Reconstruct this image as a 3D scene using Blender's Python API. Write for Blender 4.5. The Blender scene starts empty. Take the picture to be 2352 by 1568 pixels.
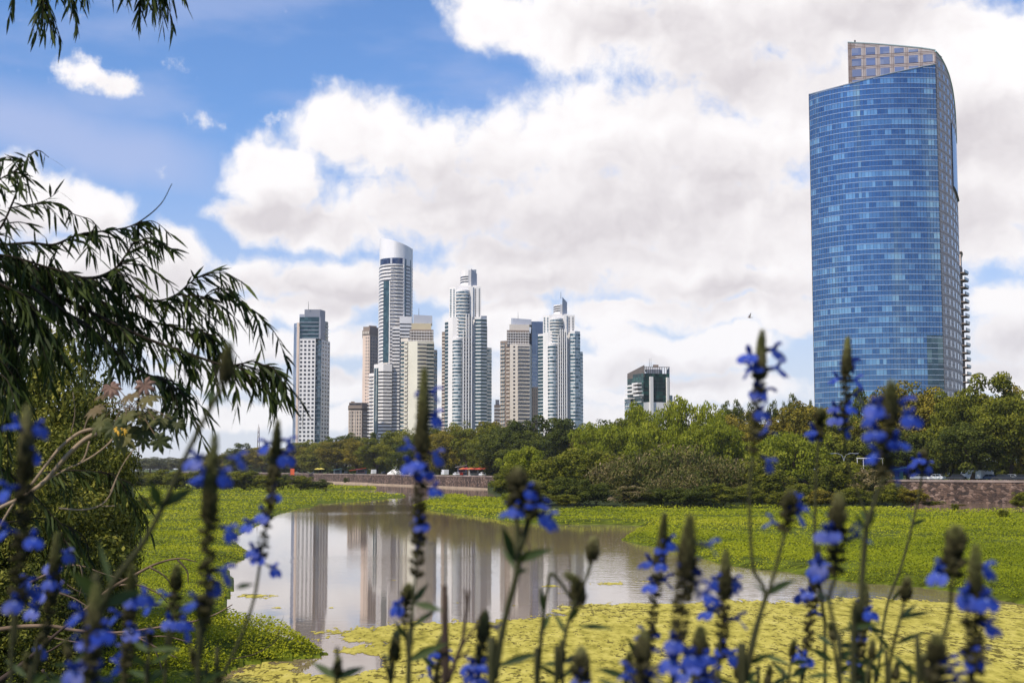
import bpy, math, random
import numpy as np
from mathutils import Vector, Matrix

# ------------------------------------------------------------------ frame
SC = bpy.context.scene
COL = SC.collection
F = 3267.0            # focal length in units of the 2352-wide picture (50 mm lens)
HZ = 1077.0           # height of the horizon in that picture
HC = 5.2              # eye height above the water
PITCH = math.atan((HZ - 784.0) / F)
SP, CP = math.sin(PITCH), math.cos(PITCH)
PROM = 3.2            # level of the promenade behind the stone wall

def slopes(px, py):
    r = (px - 1176.0) / F
    u = (784.0 - py) / F
    y = CP - u * SP
    return r / y, (SP + u * CP) / y

def at(px, py, d):
    a, b = slopes(px, py)
    return (a * d, d, HC + b * d)

def gnd(px, py, z=0.0):
    a, b = slopes(px, py)
    d = (HC - z) / max(-b, 1e-5)
    return (a * d, d, z)

def zof(py, d):
    return HC + slopes(1176, py)[1] * d

# ------------------------------------------------------------------ objects
def tag(o, label=None, cat=None, group=None, kind=None):
    if label: o['label'] = label
    if cat: o['category'] = cat
    if group: o['group'] = group
    if kind: o['kind'] = kind
    return o

def thing(name, label, cat, loc=(0, 0, 0), rz=0.0, group=None, scale=None):
    o = bpy.data.objects.new(name, None)
    COL.objects.link(o)
    o.empty_display_size = 0.2
    o.location = loc
    o.rotation_euler = (0, 0, rz)
    if scale: o.scale = scale
    return tag(o, label, cat, group)

def link(name, me, parent=None, mat=None, loc=None):
    o = bpy.data.objects.new(name, me)
    COL.objects.link(o)
    if parent is not None: o.parent = parent
    if loc is not None: o.location = loc
    if mat is not None:
        if not me.materials: me.materials.append(mat)
        elif me.materials[0] is not mat:
            o.material_slots[0].link = 'OBJECT'
            o.material_slots[0].material = mat
    return o

class MB:
    """collects vertices, faces and a per-vertex value (Col)"""
    def __init__(s):
        s.v = []; s.f = []; s.c = []; s.o = (0, 0, 0)
    def add(s, V, Fs, c=None):
        b = len(s.v)
        s.v.extend([tuple(p) for p in V])
        s.f.extend([tuple(i + b for i in f) for f in Fs])
        if c is None: c = (0.5, 0.5, 0.5)
        if isinstance(c, list): s.c.extend(c)
        else: s.c.extend([c] * len(V))
    def box(s, x0, x1, y0, y1, z0, z1, c=None):
        V = [(x0,y0,z0),(x1,y0,z0),(x1,y1,z0),(x0,y1,z0),(x0,y0,z1),(x1,y0,z1),(x1,y1,z1),(x0,y1,z1)]
        s.add(V, [(0,3,2,1),(4,5,6,7),(0,1,5,4),(1,2,6,5),(2,3,7,6),(3,0,4,7)], c)
    def prism(s, plan, z0, z1, c=None):
        """plan: xy list; z0/z1 a number or a list"""
        n = len(plan)
        lo = z0 if isinstance(z0, (list, tuple)) else [z0] * n
        hi = z1 if isinstance(z1, (list, tuple)) else [z1] * n
        V = [(p[0], p[1], lo[i]) for i, p in enumerate(plan)] + [(p[0], p[1], hi[i]) for i, p in enumerate(plan)]
        Fs = [(i, (i + 1) % n, n + (i + 1) % n, n + i) for i in range(n)]
        Fs += [tuple(range(n - 1, -1, -1)), tuple(range(n, 2 * n))]
        s.add(V, Fs, c)
    def strip(s, line, z0, z1, off, thick, c=None):
        """a wall strip along an open line seen left to right, standing `off` in front of it"""
        n = len(line)
        nor = []
        for i in range(n):
            a = line[max(i - 1, 0)]; b = line[min(i + 1, n - 1)]
            dx, dy = b[0] - a[0], b[1] - a[1]
            L = math.hypot(dx, dy) or 1
            nor.append((dy / L, -dx / L))
        fr = [(p[0] + q[0] * off, p[1] + q[1] * off) for p, q in zip(line, nor)]
        bk = [(p[0] + q[0] * (off - thick), p[1] + q[1] * (off - thick)) for p, q in zip(line, nor)]
        lo = z0 if isinstance(z0, (list, tuple)) else [z0] * n
        hi = z1 if isinstance(z1, (list, tuple)) else [z1] * n
        V = [(x, y, lo[i]) for i, (x, y) in enumerate(fr)] + [(x, y, hi[i]) for i, (x, y) in enumerate(fr)]
        V += [(x, y, lo[i]) for i, (x, y) in enumerate(bk)] + [(x, y, hi[i]) for i, (x, y) in enumerate(bk)]
        Fs = []
        for i in range(n - 1):
            Fs += [(i, i+1, n+i+1, n+i), (n+i, n+i+1, 3*n+i+1, 3*n+i), (i, 2*n+i, 2*n+i+1, i+1), (2*n+i+1, 2*n+i, 3*n+i, 3*n+i+1)]
        Fs += [(0, n, 3*n, 2*n), (n-1, 3*n-1, 4*n-1, 2*n-1)]
        s.add(V, Fs, c)
    def tube(s, pts, rad, n=6, c=None, cap=True):
        P = [Vector(p) for p in pts]
        R = rad if isinstance(rad, (list, tuple)) else [rad] * len(P)
        V = []; Fs = []
        up = Vector((0.31, 0.17, 0.93))
        for i, p in enumerate(P):
            t = (P[min(i+1, len(P)-1)] - P[max(i-1, 0)])
            if t.length < 1e-9: t = Vector((0, 0, 1))
            t.normalize()
            a = t.cross(up)
            if a.length < 1e-3: a = t.cross(Vector((1, 0, 0)))
            a.normalize(); b = t.cross(a)
            for k in range(n):
                w = 2 * math.pi * k / n
                V.append(p + (a * math.cos(w) + b * math.sin(w)) * R[i])
        for i in range(len(P) - 1):
            for k in range(n):
                Fs.append((i*n+k, i*n+(k+1)%n, (i+1)*n+(k+1)%n, (i+1)*n+k))
        if cap:
            Fs.append(tuple(range(n-1, -1, -1))); Fs.append(tuple(range((len(P)-1)*n, len(P)*n)))
        s.add(V, Fs, c)
    def mesh(s, name, smooth=False):
        o = s.o
        me = bpy.data.meshes.new(name)
        me.from_pydata([(p[0]-o[0], p[1]-o[1], p[2]-o[2]) for p in s.v], [], s.f)
        ca = me.color_attributes.new('Col', 'FLOAT_COLOR', 'POINT')
        if s.v: ca.data.foreach_set('color', np.array([(c[0], c[1], c[2], 1.0) for c in s.c], dtype=np.float32).ravel())
        if smooth: me.polygons.foreach_set('use_smooth', [True] * len(me.polygons))
        me.update()
        return me
    def build(s, name, mat, parent=None, smooth=False):
        if parent is not None and s.o == (0, 0, 0): s.o = tuple(root_of(parent).location)
        return link(name, s.mesh(name, smooth), parent, mat)

def root_of(o):
    while o.parent is not None: o = o.parent
    return o

def quads_mesh(name, V, C, smooth=False):
    """V (n,4,3) quads, C (n,3) one value per quad"""
    n = len(V)
    me = bpy.data.meshes.new(name)
    me.vertices.add(n * 4); me.loops.add(n * 4); me.polygons.add(n)
    me.vertices.foreach_set('co', V.astype(np.float32).ravel())
    me.loops.foreach_set('vertex_index', np.arange(n * 4, dtype=np.int32))
    me.polygons.foreach_set('loop_start', np.arange(0, n * 4, 4, dtype=np.int32))
    me.polygons.foreach_set('loop_total', np.full(n, 4, dtype=np.int32))
    ca = me.color_attributes.new('Col', 'FLOAT_COLOR', 'POINT')
    c = np.ones((n, 4, 4), dtype=np.float32); c[:, :, :3] = C[:, None, :]
    ca.data.foreach_set('color', c.ravel())
    me.update(calc_edges=True)
    return me

def unit(a):
    return a / np.maximum(np.linalg.norm(a, axis=-1, keepdims=True), 1e-9)

def leaf_quads(P, N, A, ln, wd, bend=0.0):
    """rhombic leaves: centre P, normal N, long axis A (made square to N), length, width"""
    N = unit(N)
    A = unit(A - N * np.sum(A * N, axis=1, keepdims=True))
    B = np.cross(N, A)
    ln = np.broadcast_to(np.asarray(ln, dtype=float), (len(P),))[:, None]
    wd = np.broadcast_to(np.asarray(wd, dtype=float), (len(P),))[:, None]
    q = np.stack([P - A * ln * .5, P + B * wd * .5 + N * bend * ln, P + A * ln * .5, P - B * wd * .5 + N * bend * ln], axis=1)
    return q

# ------------------------------------------------------------------ materials
MATS = {}
def ramp(nt, fac, stops):
    r = nt.nodes.new('ShaderNodeValToRGB')
    e = r.color_ramp.elements
    while len(e) < len(stops): e.new(0.5)
    for el, (p, c) in zip(e, stops):
        el.position = p; el.color = (*c, 1)
    nt.links.new(fac, r.inputs[0])
    return r.outputs[0]

def base_mat(name):
    m = bpy.data.materials.new(name); m.use_nodes = True
    nt = m.node_tree
    return m, nt, nt.nodes['Principled BSDF']

def plain(name, col, rough=0.7, var=0.12, scale=0.5, spec=0.3, metallic=0.0, coord='Object', bump=0.0, bscale=8.0, mapscale=(1,1,1)):
    m, nt, p = base_mat(name)
    tc = nt.nodes.new('ShaderNodeTexCoord')
    mp = nt.nodes.new('ShaderNodeMapping'); mp.inputs['Scale'].default_value = mapscale
    nt.links.new(tc.outputs[coord], mp.inputs['Vector'])
    n = nt.nodes.new('ShaderNodeTexNoise'); n.inputs['Scale'].default_value = scale; n.inputs['Detail'].default_value = 5
    nt.links.new(mp.outputs[0], n.inputs['Vector'])
    lo = tuple(c * (1 - var) for c in col); hi = tuple(min(c * (1 + var), 1) for c in col)
    nt.links.new(ramp(nt, n.outputs[0], [(0.3, lo), (0.7, hi)]), p.inputs['Base Color'])
    p.inputs['Roughness'].default_value = rough
    p.inputs['Specular IOR Level'].default_value = spec
    p.inputs['Metallic'].default_value = metallic
    if bump:
        n2 = nt.nodes.new('ShaderNodeTexNoise'); n2.inputs['Scale'].default_value = bscale; n2.inputs['Detail'].default_value = 4
        nt.links.new(mp.outputs[0], n2.inputs['Vector'])
        b = nt.nodes.new('ShaderNodeBump'); b.inputs['Strength'].default_value = bump
        nt.links.new(n2.outputs[0], b.inputs['Height']); nt.links.new(b.outputs[0], p.inputs['Normal'])
    MATS[name] = m
    return m

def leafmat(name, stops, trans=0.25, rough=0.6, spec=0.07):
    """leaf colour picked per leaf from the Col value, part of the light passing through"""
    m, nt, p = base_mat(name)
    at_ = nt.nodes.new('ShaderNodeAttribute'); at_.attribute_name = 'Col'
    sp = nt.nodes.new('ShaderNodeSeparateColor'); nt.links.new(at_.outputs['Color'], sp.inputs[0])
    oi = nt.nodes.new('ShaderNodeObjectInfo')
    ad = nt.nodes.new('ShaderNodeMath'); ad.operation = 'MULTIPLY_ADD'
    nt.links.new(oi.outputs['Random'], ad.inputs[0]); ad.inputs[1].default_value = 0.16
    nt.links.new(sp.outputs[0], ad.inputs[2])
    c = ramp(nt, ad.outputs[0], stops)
    nt.links.new(c, p.inputs['Base Color'])
    p.inputs['Roughness'].default_value = rough
    p.inputs['Specular IOR Level'].default_value = spec
    if trans > 0:
        t = nt.nodes.new('ShaderNodeBsdfTranslucent'); nt.links.new(c, t.inputs['Color'])
        mx = nt.nodes.new('ShaderNodeMixShader'); mx.inputs[0].default_value = trans
        nt.links.new(p.outputs[0], mx.inputs[1]); nt.links.new(t.outputs[0], mx.inputs[2])
        nt.links.new(mx.outputs[0], nt.nodes['Material Output'].inputs['Surface'])
    MATS[name] = m
    return m

def glassmat(name, dark, light, pane=1.6, rough=0.08, metallic=0.35, share=0.35):
    """window glass whose panes differ: some with blinds or lit curtains behind"""
    m, nt, p = base_mat(name)
    tc = nt.nodes.new('ShaderNodeTexCoord')
    vm = nt.nodes.new('ShaderNodeVectorMath'); vm.operation = 'SCALE'; vm.inputs['Scale'].default_value = 1.0 / pane
    nt.links.new(tc.outputs['Object'], vm.inputs[0])
    fl = nt.nodes.new('ShaderNodeVectorMath'); fl.operation = 'FLOOR'; nt.links.new(vm.outputs[0], fl.inputs[0])
    oi = nt.nodes.new('ShaderNodeObjectInfo')
    mu = nt.nodes.new('ShaderNodeMath'); mu.operation = 'MULTIPLY'; mu.inputs[1].default_value = 97.0
    nt.links.new(oi.outputs['Random'], mu.inputs[0])
    wn = nt.nodes.new('ShaderNodeTexWhiteNoise'); wn.noise_dimensions = '4D'
    nt.links.new(fl.outputs[0], wn.inputs['Vector']); nt.links.new(mu.outputs[0], wn.inputs['W'])
    mid = tuple(a * .6 + b * .4 for a, b in zip(dark, light))
    c = ramp(nt, wn.outputs[0], [(0.0, dark), (1 - share - .2, tuple(x * 1.5 for x in dark)), (1 - share, mid), (1.0, light)])
    nt.links.new(c, p.inputs['Base Color'])
    p.inputs['Roughness'].default_value = rough
    p.inputs['Metallic'].default_value = metallic
    p.inputs['Specular IOR Level'].default_value = 0.6
    MATS[name] = m
    return m

class S:
    """little arithmetic on shader sockets"""
    def __init__(s, nt, sock): s.nt = nt; s.k = sock
    def _op(s, op, *a):
        n = s.nt.nodes.new('ShaderNodeMath'); n.operation = op
        for i, x in enumerate((s,) + a):
            if isinstance(x, S): s.nt.links.new(x.k, n.inputs[i])
            else: n.inputs[i].default_value = float(x)
        return S(s.nt, n.outputs[0])
    def __add__(s, o): return s._op('ADD', o)
    __radd__ = __add__
    def __sub__(s, o): return s._op('SUBTRACT', o)
    def __rsub__(s, o): return (s * -1.0) + o
    def __mul__(s, o): return s._op('MULTIPLY', o)
    __rmul__ = __mul__
    def __truediv__(s, o): return s._op('DIVIDE', o)
    def max(s, o): return s._op('MAXIMUM', o)
    def min(s, o): return s._op('MINIMUM', o)
    def smax(s, o, d): return s._op('SMOOTH_MAX', o, d)
    def sqrt(s): return s._op('SQRT')
    def pow(s, e): return s._op('POWER', e)
    def clamp(s): return s.max(0.0).min(1.0)
    def step(s, a, b):
        n = s.nt.nodes.new('ShaderNodeMapRange'); n.interpolation_type = 'SMOOTHSTEP'; n.clamp = True
        s.nt.links.new(s.k, n.inputs['Value'])
        n.inputs['From Min'].default_value = a; n.inputs['From Max'].default_value = b
        return S(s.nt, n.outputs[0])
# ------------------------------------------------------------------ camera
cam = bpy.data.cameras.new('camera'); camo = bpy.data.objects.new('camera', cam); COL.objects.link(camo)
cam.sensor_width = 36.0; cam.lens = F / 2352.0 * 36.0
cam.clip_start = 0.05; cam.clip_end = 20000
camo.location = (0, 0, HC); camo.rotation_euler = (math.pi / 2 + PITCH, 0, 0)
cam.dof.use_dof = True; cam.dof.focus_distance = 180.0; cam.dof.aperture_fstop = 11.5
SC.camera = camo
SC.cycles.max_bounces = 6; SC.cycles.diffuse_bounces = 2; SC.cycles.glossy_bounces = 3; SC.cycles.transmission_bounces = 3; SC.cycles.transparent_max_bounces = 10
SC.cycles.caustics_reflective = False; SC.cycles.caustics_refractive = False

# ------------------------------------------------------------------ sun
SUN_DIR = Vector((-0.74, -0.68, 1.12)).normalized()      # towards the sun: from the left, a little behind us
SUN_EL = math.asin(SUN_DIR.z); SUN_AZ = math.atan2(SUN_DIR.x, SUN_DIR.y)
sl = bpy.data.lights.new('sun', 'SUN'); so = bpy.data.objects.new('sun', sl); COL.objects.link(so)
sl.energy = 4.8; sl.angle = math.radians(0.53); sl.color = (1.0, 0.91, 0.78)
so.rotation_euler = (-SUN_DIR).to_track_quat('-Z', 'Y').to_euler()
so.location = (-40, -20, 80)

SC.view_settings.view_transform = 'Standard'; SC.view_settings.look = 'None'
SC.view_settings.exposure = 0.0; SC.view_settings.gamma = 1.0

# ------------------------------------------------------------------ sky with clouds
def make_world():
    w = bpy.data.worlds.new('World'); SC.world = w; w.use_nodes = True
    nt = w.node_tree; nt.nodes.clear()
    N = nt.nodes.new; Lk = nt.links.new
    out = N('ShaderNodeOutputWorld')
    sky = N('ShaderNodeTexSky'); sky.sky_type = 'NISHITA'; sky.sun_disc = False
    sky.sun_elevation = SUN_EL; sky.sun_rotation = SUN_AZ
    sky.altitude = 0; sky.air_density = 1.0; sky.dust_density = 0.6; sky.ozone_density = 2.0
    tc = N('ShaderNodeTexCoord')
    sx = N('ShaderNodeSeparateXYZ'); Lk(tc.outputs['Generated'], sx.inputs[0])
    X, Y, Z = (S(nt, sx.outputs[i]) for i in range(3))
    az = X._op('ARCTAN2', Y) * F                   # angle round the horizon
    hor = (X * X + Y * Y).sqrt()
    el = Z._op('ARCTAN2', hor) * F                 # angle above it
    cb = N('ShaderNodeCombineXYZ'); Lk(az.k, cb.inputs[0]); Lk(el.k, cb.inputs[1])

    def ang(px, py):
        a, b = slopes(px, py)
        return math.atan(a) * F, math.atan2(b, math.hypot(a, 1)) * F

    # one group: the density of cloud in a direction
    g = bpy.data.node_groups.new('cloud_field', 'ShaderNodeTree')
    g.interface.new_socket('P', in_out='INPUT', socket_type='NodeSocketVector')
    g.interface.new_socket('D', in_out='OUTPUT', socket_type='NodeSocketFloat')
    g.interface.new_socket('Belly', in_out='OUTPUT', socket_type='NodeSocketFloat')
    g.interface.new_socket('Relief', in_out='OUTPUT', socket_type='NodeSocketFloat')
    gi = g.nodes.new('NodeGroupInput'); go = g.nodes.new('NodeGroupOutput')
    def noise(sc, det, rough=0.55, off=(0, 0, 0), vec=None, sy=1.0):
        mp = g.nodes.new('ShaderNodeMapping'); mp.inputs['Location'].default_value = off
        mp.inputs['Scale'].default_value = (1 / sc, sy / sc, 1)
        g.links.new(vec if vec is not None else gi.outputs[0], mp.inputs['Vector'])
        n = g.nodes.new('ShaderNodeTexNoise'); n.noise_dimensions = '2D'
        n.inputs['Scale'].default_value = 1.0; n.inputs['Detail'].default_value = det; n.inputs['Roughness'].default_value = rough
        g.links.new(mp.outputs[0], n.inputs['Vector'])
        return n
    wv = noise(150, 3, off=(3.1, 7.7, 0))
    sub = g.nodes.new('ShaderNodeVectorMath'); sub.operation = 'SUBTRACT'; sub.inputs[1].default_value = (.5, .5, .5)
    g.links.new(wv.outputs['Color'], sub.inputs[0])
    scl = g.nodes.new('ShaderNodeVectorMath'); scl.operation = 'SCALE'; scl.inputs['Scale'].default_value = 95.0
    g.links.new(sub.outputs[0], scl.inputs[0])
    add = g.nodes.new('ShaderNodeVectorMath'); add.operation = 'ADD'
    g.links.new(gi.outputs[0], add.inputs[0]); g.links.new(scl.outputs[0], add.inputs[1])
    BL = [  # cumulus heads: centre and radii in the picture's angles
        (640, 400, 130, 95), (770, 300, 120, 100), (860, 330, 170, 130), (1010, 350, 150, 115), (1160, 360, 170, 130), (1320, 320, 190, 150),
        (1480, 330, 230, 160), (1700, 360, 280, 170), (1000, 480, 330, 110), (1400, 500, 450, 140), (600, 500, 130, 60), (760, 520, 170, 55), (1750, 480, 330, 120),
        (1950, 280, 300, 190), (2250, 330, 300, 230), (1150, 40, 150, 90), (1350, 60, 260, 120), (1650, 40, 330, 150), (1950, 40, 330, 150),
        (2200, 100, 220, 160), (1230, 95, 110, 45), (2250, 480, 200, 100),
        (1000, -160, 170, 130), (1400, -200, 500, 260), (2100, -200, 500, 240),
        (1740, 190, 170, 110), (30, 420, 100, 75), (110, 460, 120, 75), (215, 500, 95, 65), (30, 500, 120, 70),
        (400, 600, 130, 75), (560, 625, 150, 60), (300, 640, 230, 110), (700, 660, 170, 60), (120, 620, 150, 60), (850, 670, 150, 55), (520, 720, 200, 50),
        (1230, 640, 330, 70), (1560, 640, 300, 70), (1700, 660, 220, 60), (2280, 690, 110, 65), (2330, 760, 120, 80),
        (1500, 800, 170, 50), (1680, 790, 150, 55), (1400, 770, 110, 35), (1420, 910, 80, 25), (1190, 720, 110, 55), (1800, 740, 120, 40),
        (640, 800, 150, 45), (800, 790, 130, 45), (500, 860, 190, 40), (760, 890, 220, 45), (1080, 760, 130, 60), (1640, 890, 260, 45),
        (1450, 720, 200, 45), (1720, 720, 160, 40), (960, 640, 260, 60), (1700, 560, 300, 90), (2050, 600, 260, 120), (2290, 560, 180, 70), (2300, 860, 200, 60),
        (420, 760, 220, 50), (200, 730, 220, 70), (560, 950, 260, 35), (900, 960, 300, 40), (1300, 850, 200, 45), (1500, 960, 260, 40), (60, 800, 150, 60),
        (1180, 590, 260, 70), (1500, 600, 300, 60), (700, 720, 160, 45), (2250, 960, 220, 50), (1050, 880, 180, 40)]
    acc = None
    for px, py, rx, ry in BL:
        u, v = ang(px, py)
        b = g.nodes.new('ShaderNodeVectorMath'); b.operation = 'MULTIPLY_ADD'
        b.inputs[1].default_value = (1 / rx, 1 / ry, 0); b.inputs[2].default_value = (-u / rx, -v / ry, 0)
        g.links.new(add.outputs[0], b.inputs[0])
        c = g.nodes.new('ShaderNodeVectorMath'); c.operation = 'LENGTH'; g.links.new(b.outputs[0], c.inputs[0])
        dd = S(g, c.outputs['Value'])
        acc = dd if acc is None else acc._op('SMOOTH_MIN', dd, 0.25)
    acc = 1.0 - acc
    # bellies: where the clouds are thick and their undersides look grey
    bel = None
    for px, py, rx, ry in [(1300, 530, 520, 110), (1080, 430, 260, 75), (1560, 440, 330, 110), (1720, 130, 330, 130), (1480, 60, 230, 70), (2240, 330, 220, 110), (2030, 480, 330, 130), (640, 500, 200, 55),
                           (470, 660, 330, 45), (820, 690, 240, 40), (1250, 670, 330, 45), (1640, 680, 280, 50), (90, 540, 220, 50), (2300, 800, 140, 60), (1560, 850, 230, 35), (700, 850, 260, 30), (2000, 40, 220, 80)]:
        u, v = ang(px, py)
        b = g.nodes.new('ShaderNodeVectorMath'); b.operation = 'MULTIPLY_ADD'
        b.inputs[1].default_value = (1 / rx, 1 / ry, 0); b.inputs[2].default_value = (-u / rx, -v / ry, 0)
        g.links.new(add.outputs[0], b.inputs[0])
        c = g.nodes.new('ShaderNodeVectorMath'); c.operation = 'LENGTH'; g.links.new(b.outputs[0], c.inputs[0])
        dd = S(g, c.outputs['Value'])
        bel = dd if bel is None else bel._op('SMOOTH_MIN', dd, 0.3)
    bel = (1.35 - bel).clamp()
    # elsewhere in the sky: scattered fair-weather clouds
    sep = g.nodes.new('ShaderNodeSeparateXYZ'); g.links.new(gi.outputs[0], sep.inputs[0])
    gu, gv = S(g, sep.outputs[0]), S(g, sep.outputs[1])
    away = gu._op('ABSOLUTE').step(1250, 2100).max(gv.step(1150, 1700))
    big = S(g, noise(900, 4, off=(11.3, 2.2, 0)).outputs[0])
    acc = acc.max((big - 0.60) * 4.0 * away - (1.0 - away) * 2.0)
    fb = S(g, noise(210, 7, 0.58, off=(1.7, 0.4, 0), vec=add.outputs[0]).outputs[0])
    fb2 = S(g, noise(60, 6, 0.6, off=(9.7, 5.4, 0)).outputs[0])
    D = acc + (fb - 0.5) * 1.35 + (fb2 - 0.5) * 0.46
    # little torn clouds, thin enough for the blue to show through
    wis = None
    for px, py, rx, ry in [(185, 165, 75, 50), (235, 185, 80, 42), (285, 195, 55, 42), (480, 285, 60, 34), (405, 155, 30, 22), (640, 275, 55, 35), (20, 40, 50, 40), (185, 40, 40, 30)]:
        u, v = ang(px, py)
        b = g.nodes.new('ShaderNodeVectorMath'); b.operation = 'MULTIPLY_ADD'
        b.inputs[1].default_value = (1 / rx, 1 / ry, 0); b.inputs[2].default_value = (-u / rx, -v / ry, 0)
        g.links.new(gi.outputs[0], b.inputs[0])
        c = g.nodes.new('ShaderNodeVectorMath'); c.operation = 'LENGTH'; g.links.new(b.outputs[0], c.inputs[0])
        k_ = 1.0 if py in (165, 185, 195) else 0.45
        dd = (1.0 - S(g, c.outputs['Value'])).max(-0.5) * k_
        wis = dd if wis is None else wis.max(dd)
    D = D.max(wis * 0.75 + (fb2 - 0.5) * 1.3 + (fb - 0.5) * 0.5 - 0.20)
    fb3 = S(g, noise(210, 4, 0.55, off=(1.7 - 22 / 210, 0.4 + 36 / 210, 0), vec=add.outputs[0]).outputs[0])
    relief = (fb3 - fb) * 1.5
    g.links.new(D.k, go.inputs[0]); g.links.new(bel.k, go.inputs[1]); g.links.new(relief.k, go.inputs[2])

    gn = N('ShaderNodeGroup'); gn.node_tree = g; Lk(cb.outputs[0], gn.inputs[0])
    D0, bel, relief = (S(nt, gn.outputs[i]) for i in range(3))
    alpha = D0.step(-0.12, 0.46)
    # heads white, thick bellies grey
    shade = bel * (D0 * 1.6).clamp() * 0.46 + relief * (D0 * 2.0 + 0.3).clamp() * 0.5 + 0.02
    def tex(sc, det, off, sy=1.0, rot=0.0):
        mp = N('ShaderNodeMapping'); mp.inputs['Location'].default_value = off; mp.inputs['Scale'].default_value = (1 / sc, sy / sc, 1)
        mp.inputs['Rotation'].default_value = (0, 0, rot)
        Lk(cb.outputs[0], mp.inputs['Vector'])
        n = N('ShaderNodeTexNoise'); n.noise_dimensions = '2D'; n.inputs['Scale'].default_value = 1; n.inputs['Detail'].default_value = det
        Lk(mp.outputs[0], n.inputs['Vector']); return S(nt, n.outputs[0])
    shade = (shade * (0.65 + tex(560, 2, (4, 4, 0)) * 0.7)).clamp()
    cc = ramp(nt, shade.k, [(0.0, (1.08, 1.05, 1.05)), (0.22, (0.97, 0.93, 0.935)), (0.55, (0.77, 0.725, 0.745)), (1.0, (0.59, 0.55, 0.58))])
    # high thin veil and the milky air low down
    vs = tex(420, 5, (0.3, 0.8, 0), sy=3.2, rot=0.42)
    # a long pale streak of cirrus crosses the blue
    u0, v0 = ang(-100, 215); u1, v1 = ang(560, 405)
    L_ = math.hypot(u1 - u0, v1 - v0); nx, ny = -(v1 - v0) / L_, (u1 - u0) / L_
    across = (az - u0) * nx + (el - v0) * ny + (tex(300, 4, (2, 5, 0)) - 0.5) * 90.0
    streak = (1.0 - (across + 30.0)._op('ABSOLUTE').step(10, 120)) * (1.0 - ((az - u1)).step(-250, 120)) * 0.72
    veil = ((vs.step(0.40, 0.75) * 0.42) * el.step(60, 500)).max(streak)
    low = 1.0 - el.step(-60, 800)
    skc = N('ShaderNodeMix'); skc.data_type = 'RGBA'; skc.blend_type = 'MULTIPLY'; skc.inputs[0].default_value = 1.0
    Lk(sky.outputs[0], skc.inputs[6]); skc.inputs[7].default_value = SKY_TINT
    bg0 = N('ShaderNodeBackground'); Lk(skc.outputs[2], bg0.inputs[0]); bg0.inputs[1].default_value = 0.10
    bgv = N('ShaderNodeBackground'); Lk(ramp(nt, el.step(0, 700).k, [(0.0, (0.80, 0.82, 0.90)), (0.5, (0.66, 0.73, 0.92)), (1.0, (0.50, 0.58, 0.86))]), bgv.inputs[0]); bgv.inputs[1].default_value = 1.0
    bgc = N('ShaderNodeBackground'); Lk(cc, bgc.inputs[0]); bgc.inputs[1].default_value = 1.0
    m1 = N('ShaderNodeMixShader'); Lk(bg0.outputs[0], m1.inputs[1]); Lk(bgv.outputs[0], m1.inputs[2])
    vl = (veil.max(low.pow(0.6) * 0.9)).clamp(); Lk(vl.k, m1.inputs[0])
    m2 = N('ShaderNodeMixShader'); Lk(m1.outputs[0], m2.inputs[1]); Lk(bgc.outputs[0], m2.inputs[2])
    fade = alpha * (0.80 + 0.20 * el.step(60, 420))
    Lk(fade.k, m2.inputs[0])
    Lk(m2.outputs[0], out.inputs['Surface'])
    try:
        w.cycles.sampling_method = 'MANUAL'; w.cycles.sample_map_resolution = 1024
    except Exception: pass
SKY_TINT = (0.86, 1.20, 1.66, 1)
make_world()
# ------------------------------------------------------------------ ground, water, banks
rng = np.random.default_rng(7)
soil = plain('soil', (0.075, 0.065, 0.035), 0.95, 0.35, 0.6, 0.1)
turf = plain('turf', (0.07, 0.09, 0.02), 0.95, 0.35, 0.35, 0.1)
asphalt = plain('asphalt', (0.05, 0.048, 0.045), 0.9, 0.2, 0.8, 0.2)
sand = plain('sand', (0.30, 0.23, 0.165), 0.95, 0.15, 0.3, 0.1)

WALL = [(-235, 1000), (-150, 790), (-82, 586), (-40, 466), (-3.3, 361), (30, 287), (58, 240), (80, 216), (115, 196), (190, 175), (300, 160)]
def wall_d(px):
    """distance of the stone wall in the direction of a picture column"""
    a = (px - 1176.0) / F
    for (x0, y0), (x1, y1) in zip(WALL, WALL[1:]):
        s0, s1 = x0 / y0, x1 / y1
        if s0 <= a <= s1 or (x1, y1) == WALL[-1]:
            # x = a*y on the segment
            dx, dy = x1 - x0, y1 - y0
            k = (a * y0 - x0) / (dx - a * dy)
            return y0 + dy * k
    return 1000.0

def structure(name, mb, mat):
    o = mb.build(name, mat); o['kind'] = 'structure'; return o

m = MB(); m.add([(-9000, -9000, -1.6), (9000, -9000, -1.6), (9000, 9000, -1.6), (-9000, 9000, -1.6)], [(0, 1, 2, 3)])
structure('ground', m, soil)

# the promenade and city land behind the wall, to the horizon
m = MB()
line = [(x, y + 0.45) for x, y in WALL]
V = [(x, y, PROM) for x, y in line] + [(-9000, 9000, PROM), (9000, 9000, PROM), (2500, 160, PROM)]
V2 = [(-9000, 1000, PROM)]
n = len(line)
m.add(V + V2, [tuple(range(n)) + (n + 2, n + 1, n, n + 3)])
structure('terrain', m, turf)
m = MB()
road = [(x + 1.5, y + 9) for x, y in WALL]; road2 = [(x + 4, y + 19) for x, y in WALL]
m.add([(x, y, PROM + .02) for x, y in road] + [(x, y, PROM + .02) for x, y in road2], [(i, i + 1, n + i + 1, n + i) for i in range(n - 1)])
structure('road', m, asphalt)

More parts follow.
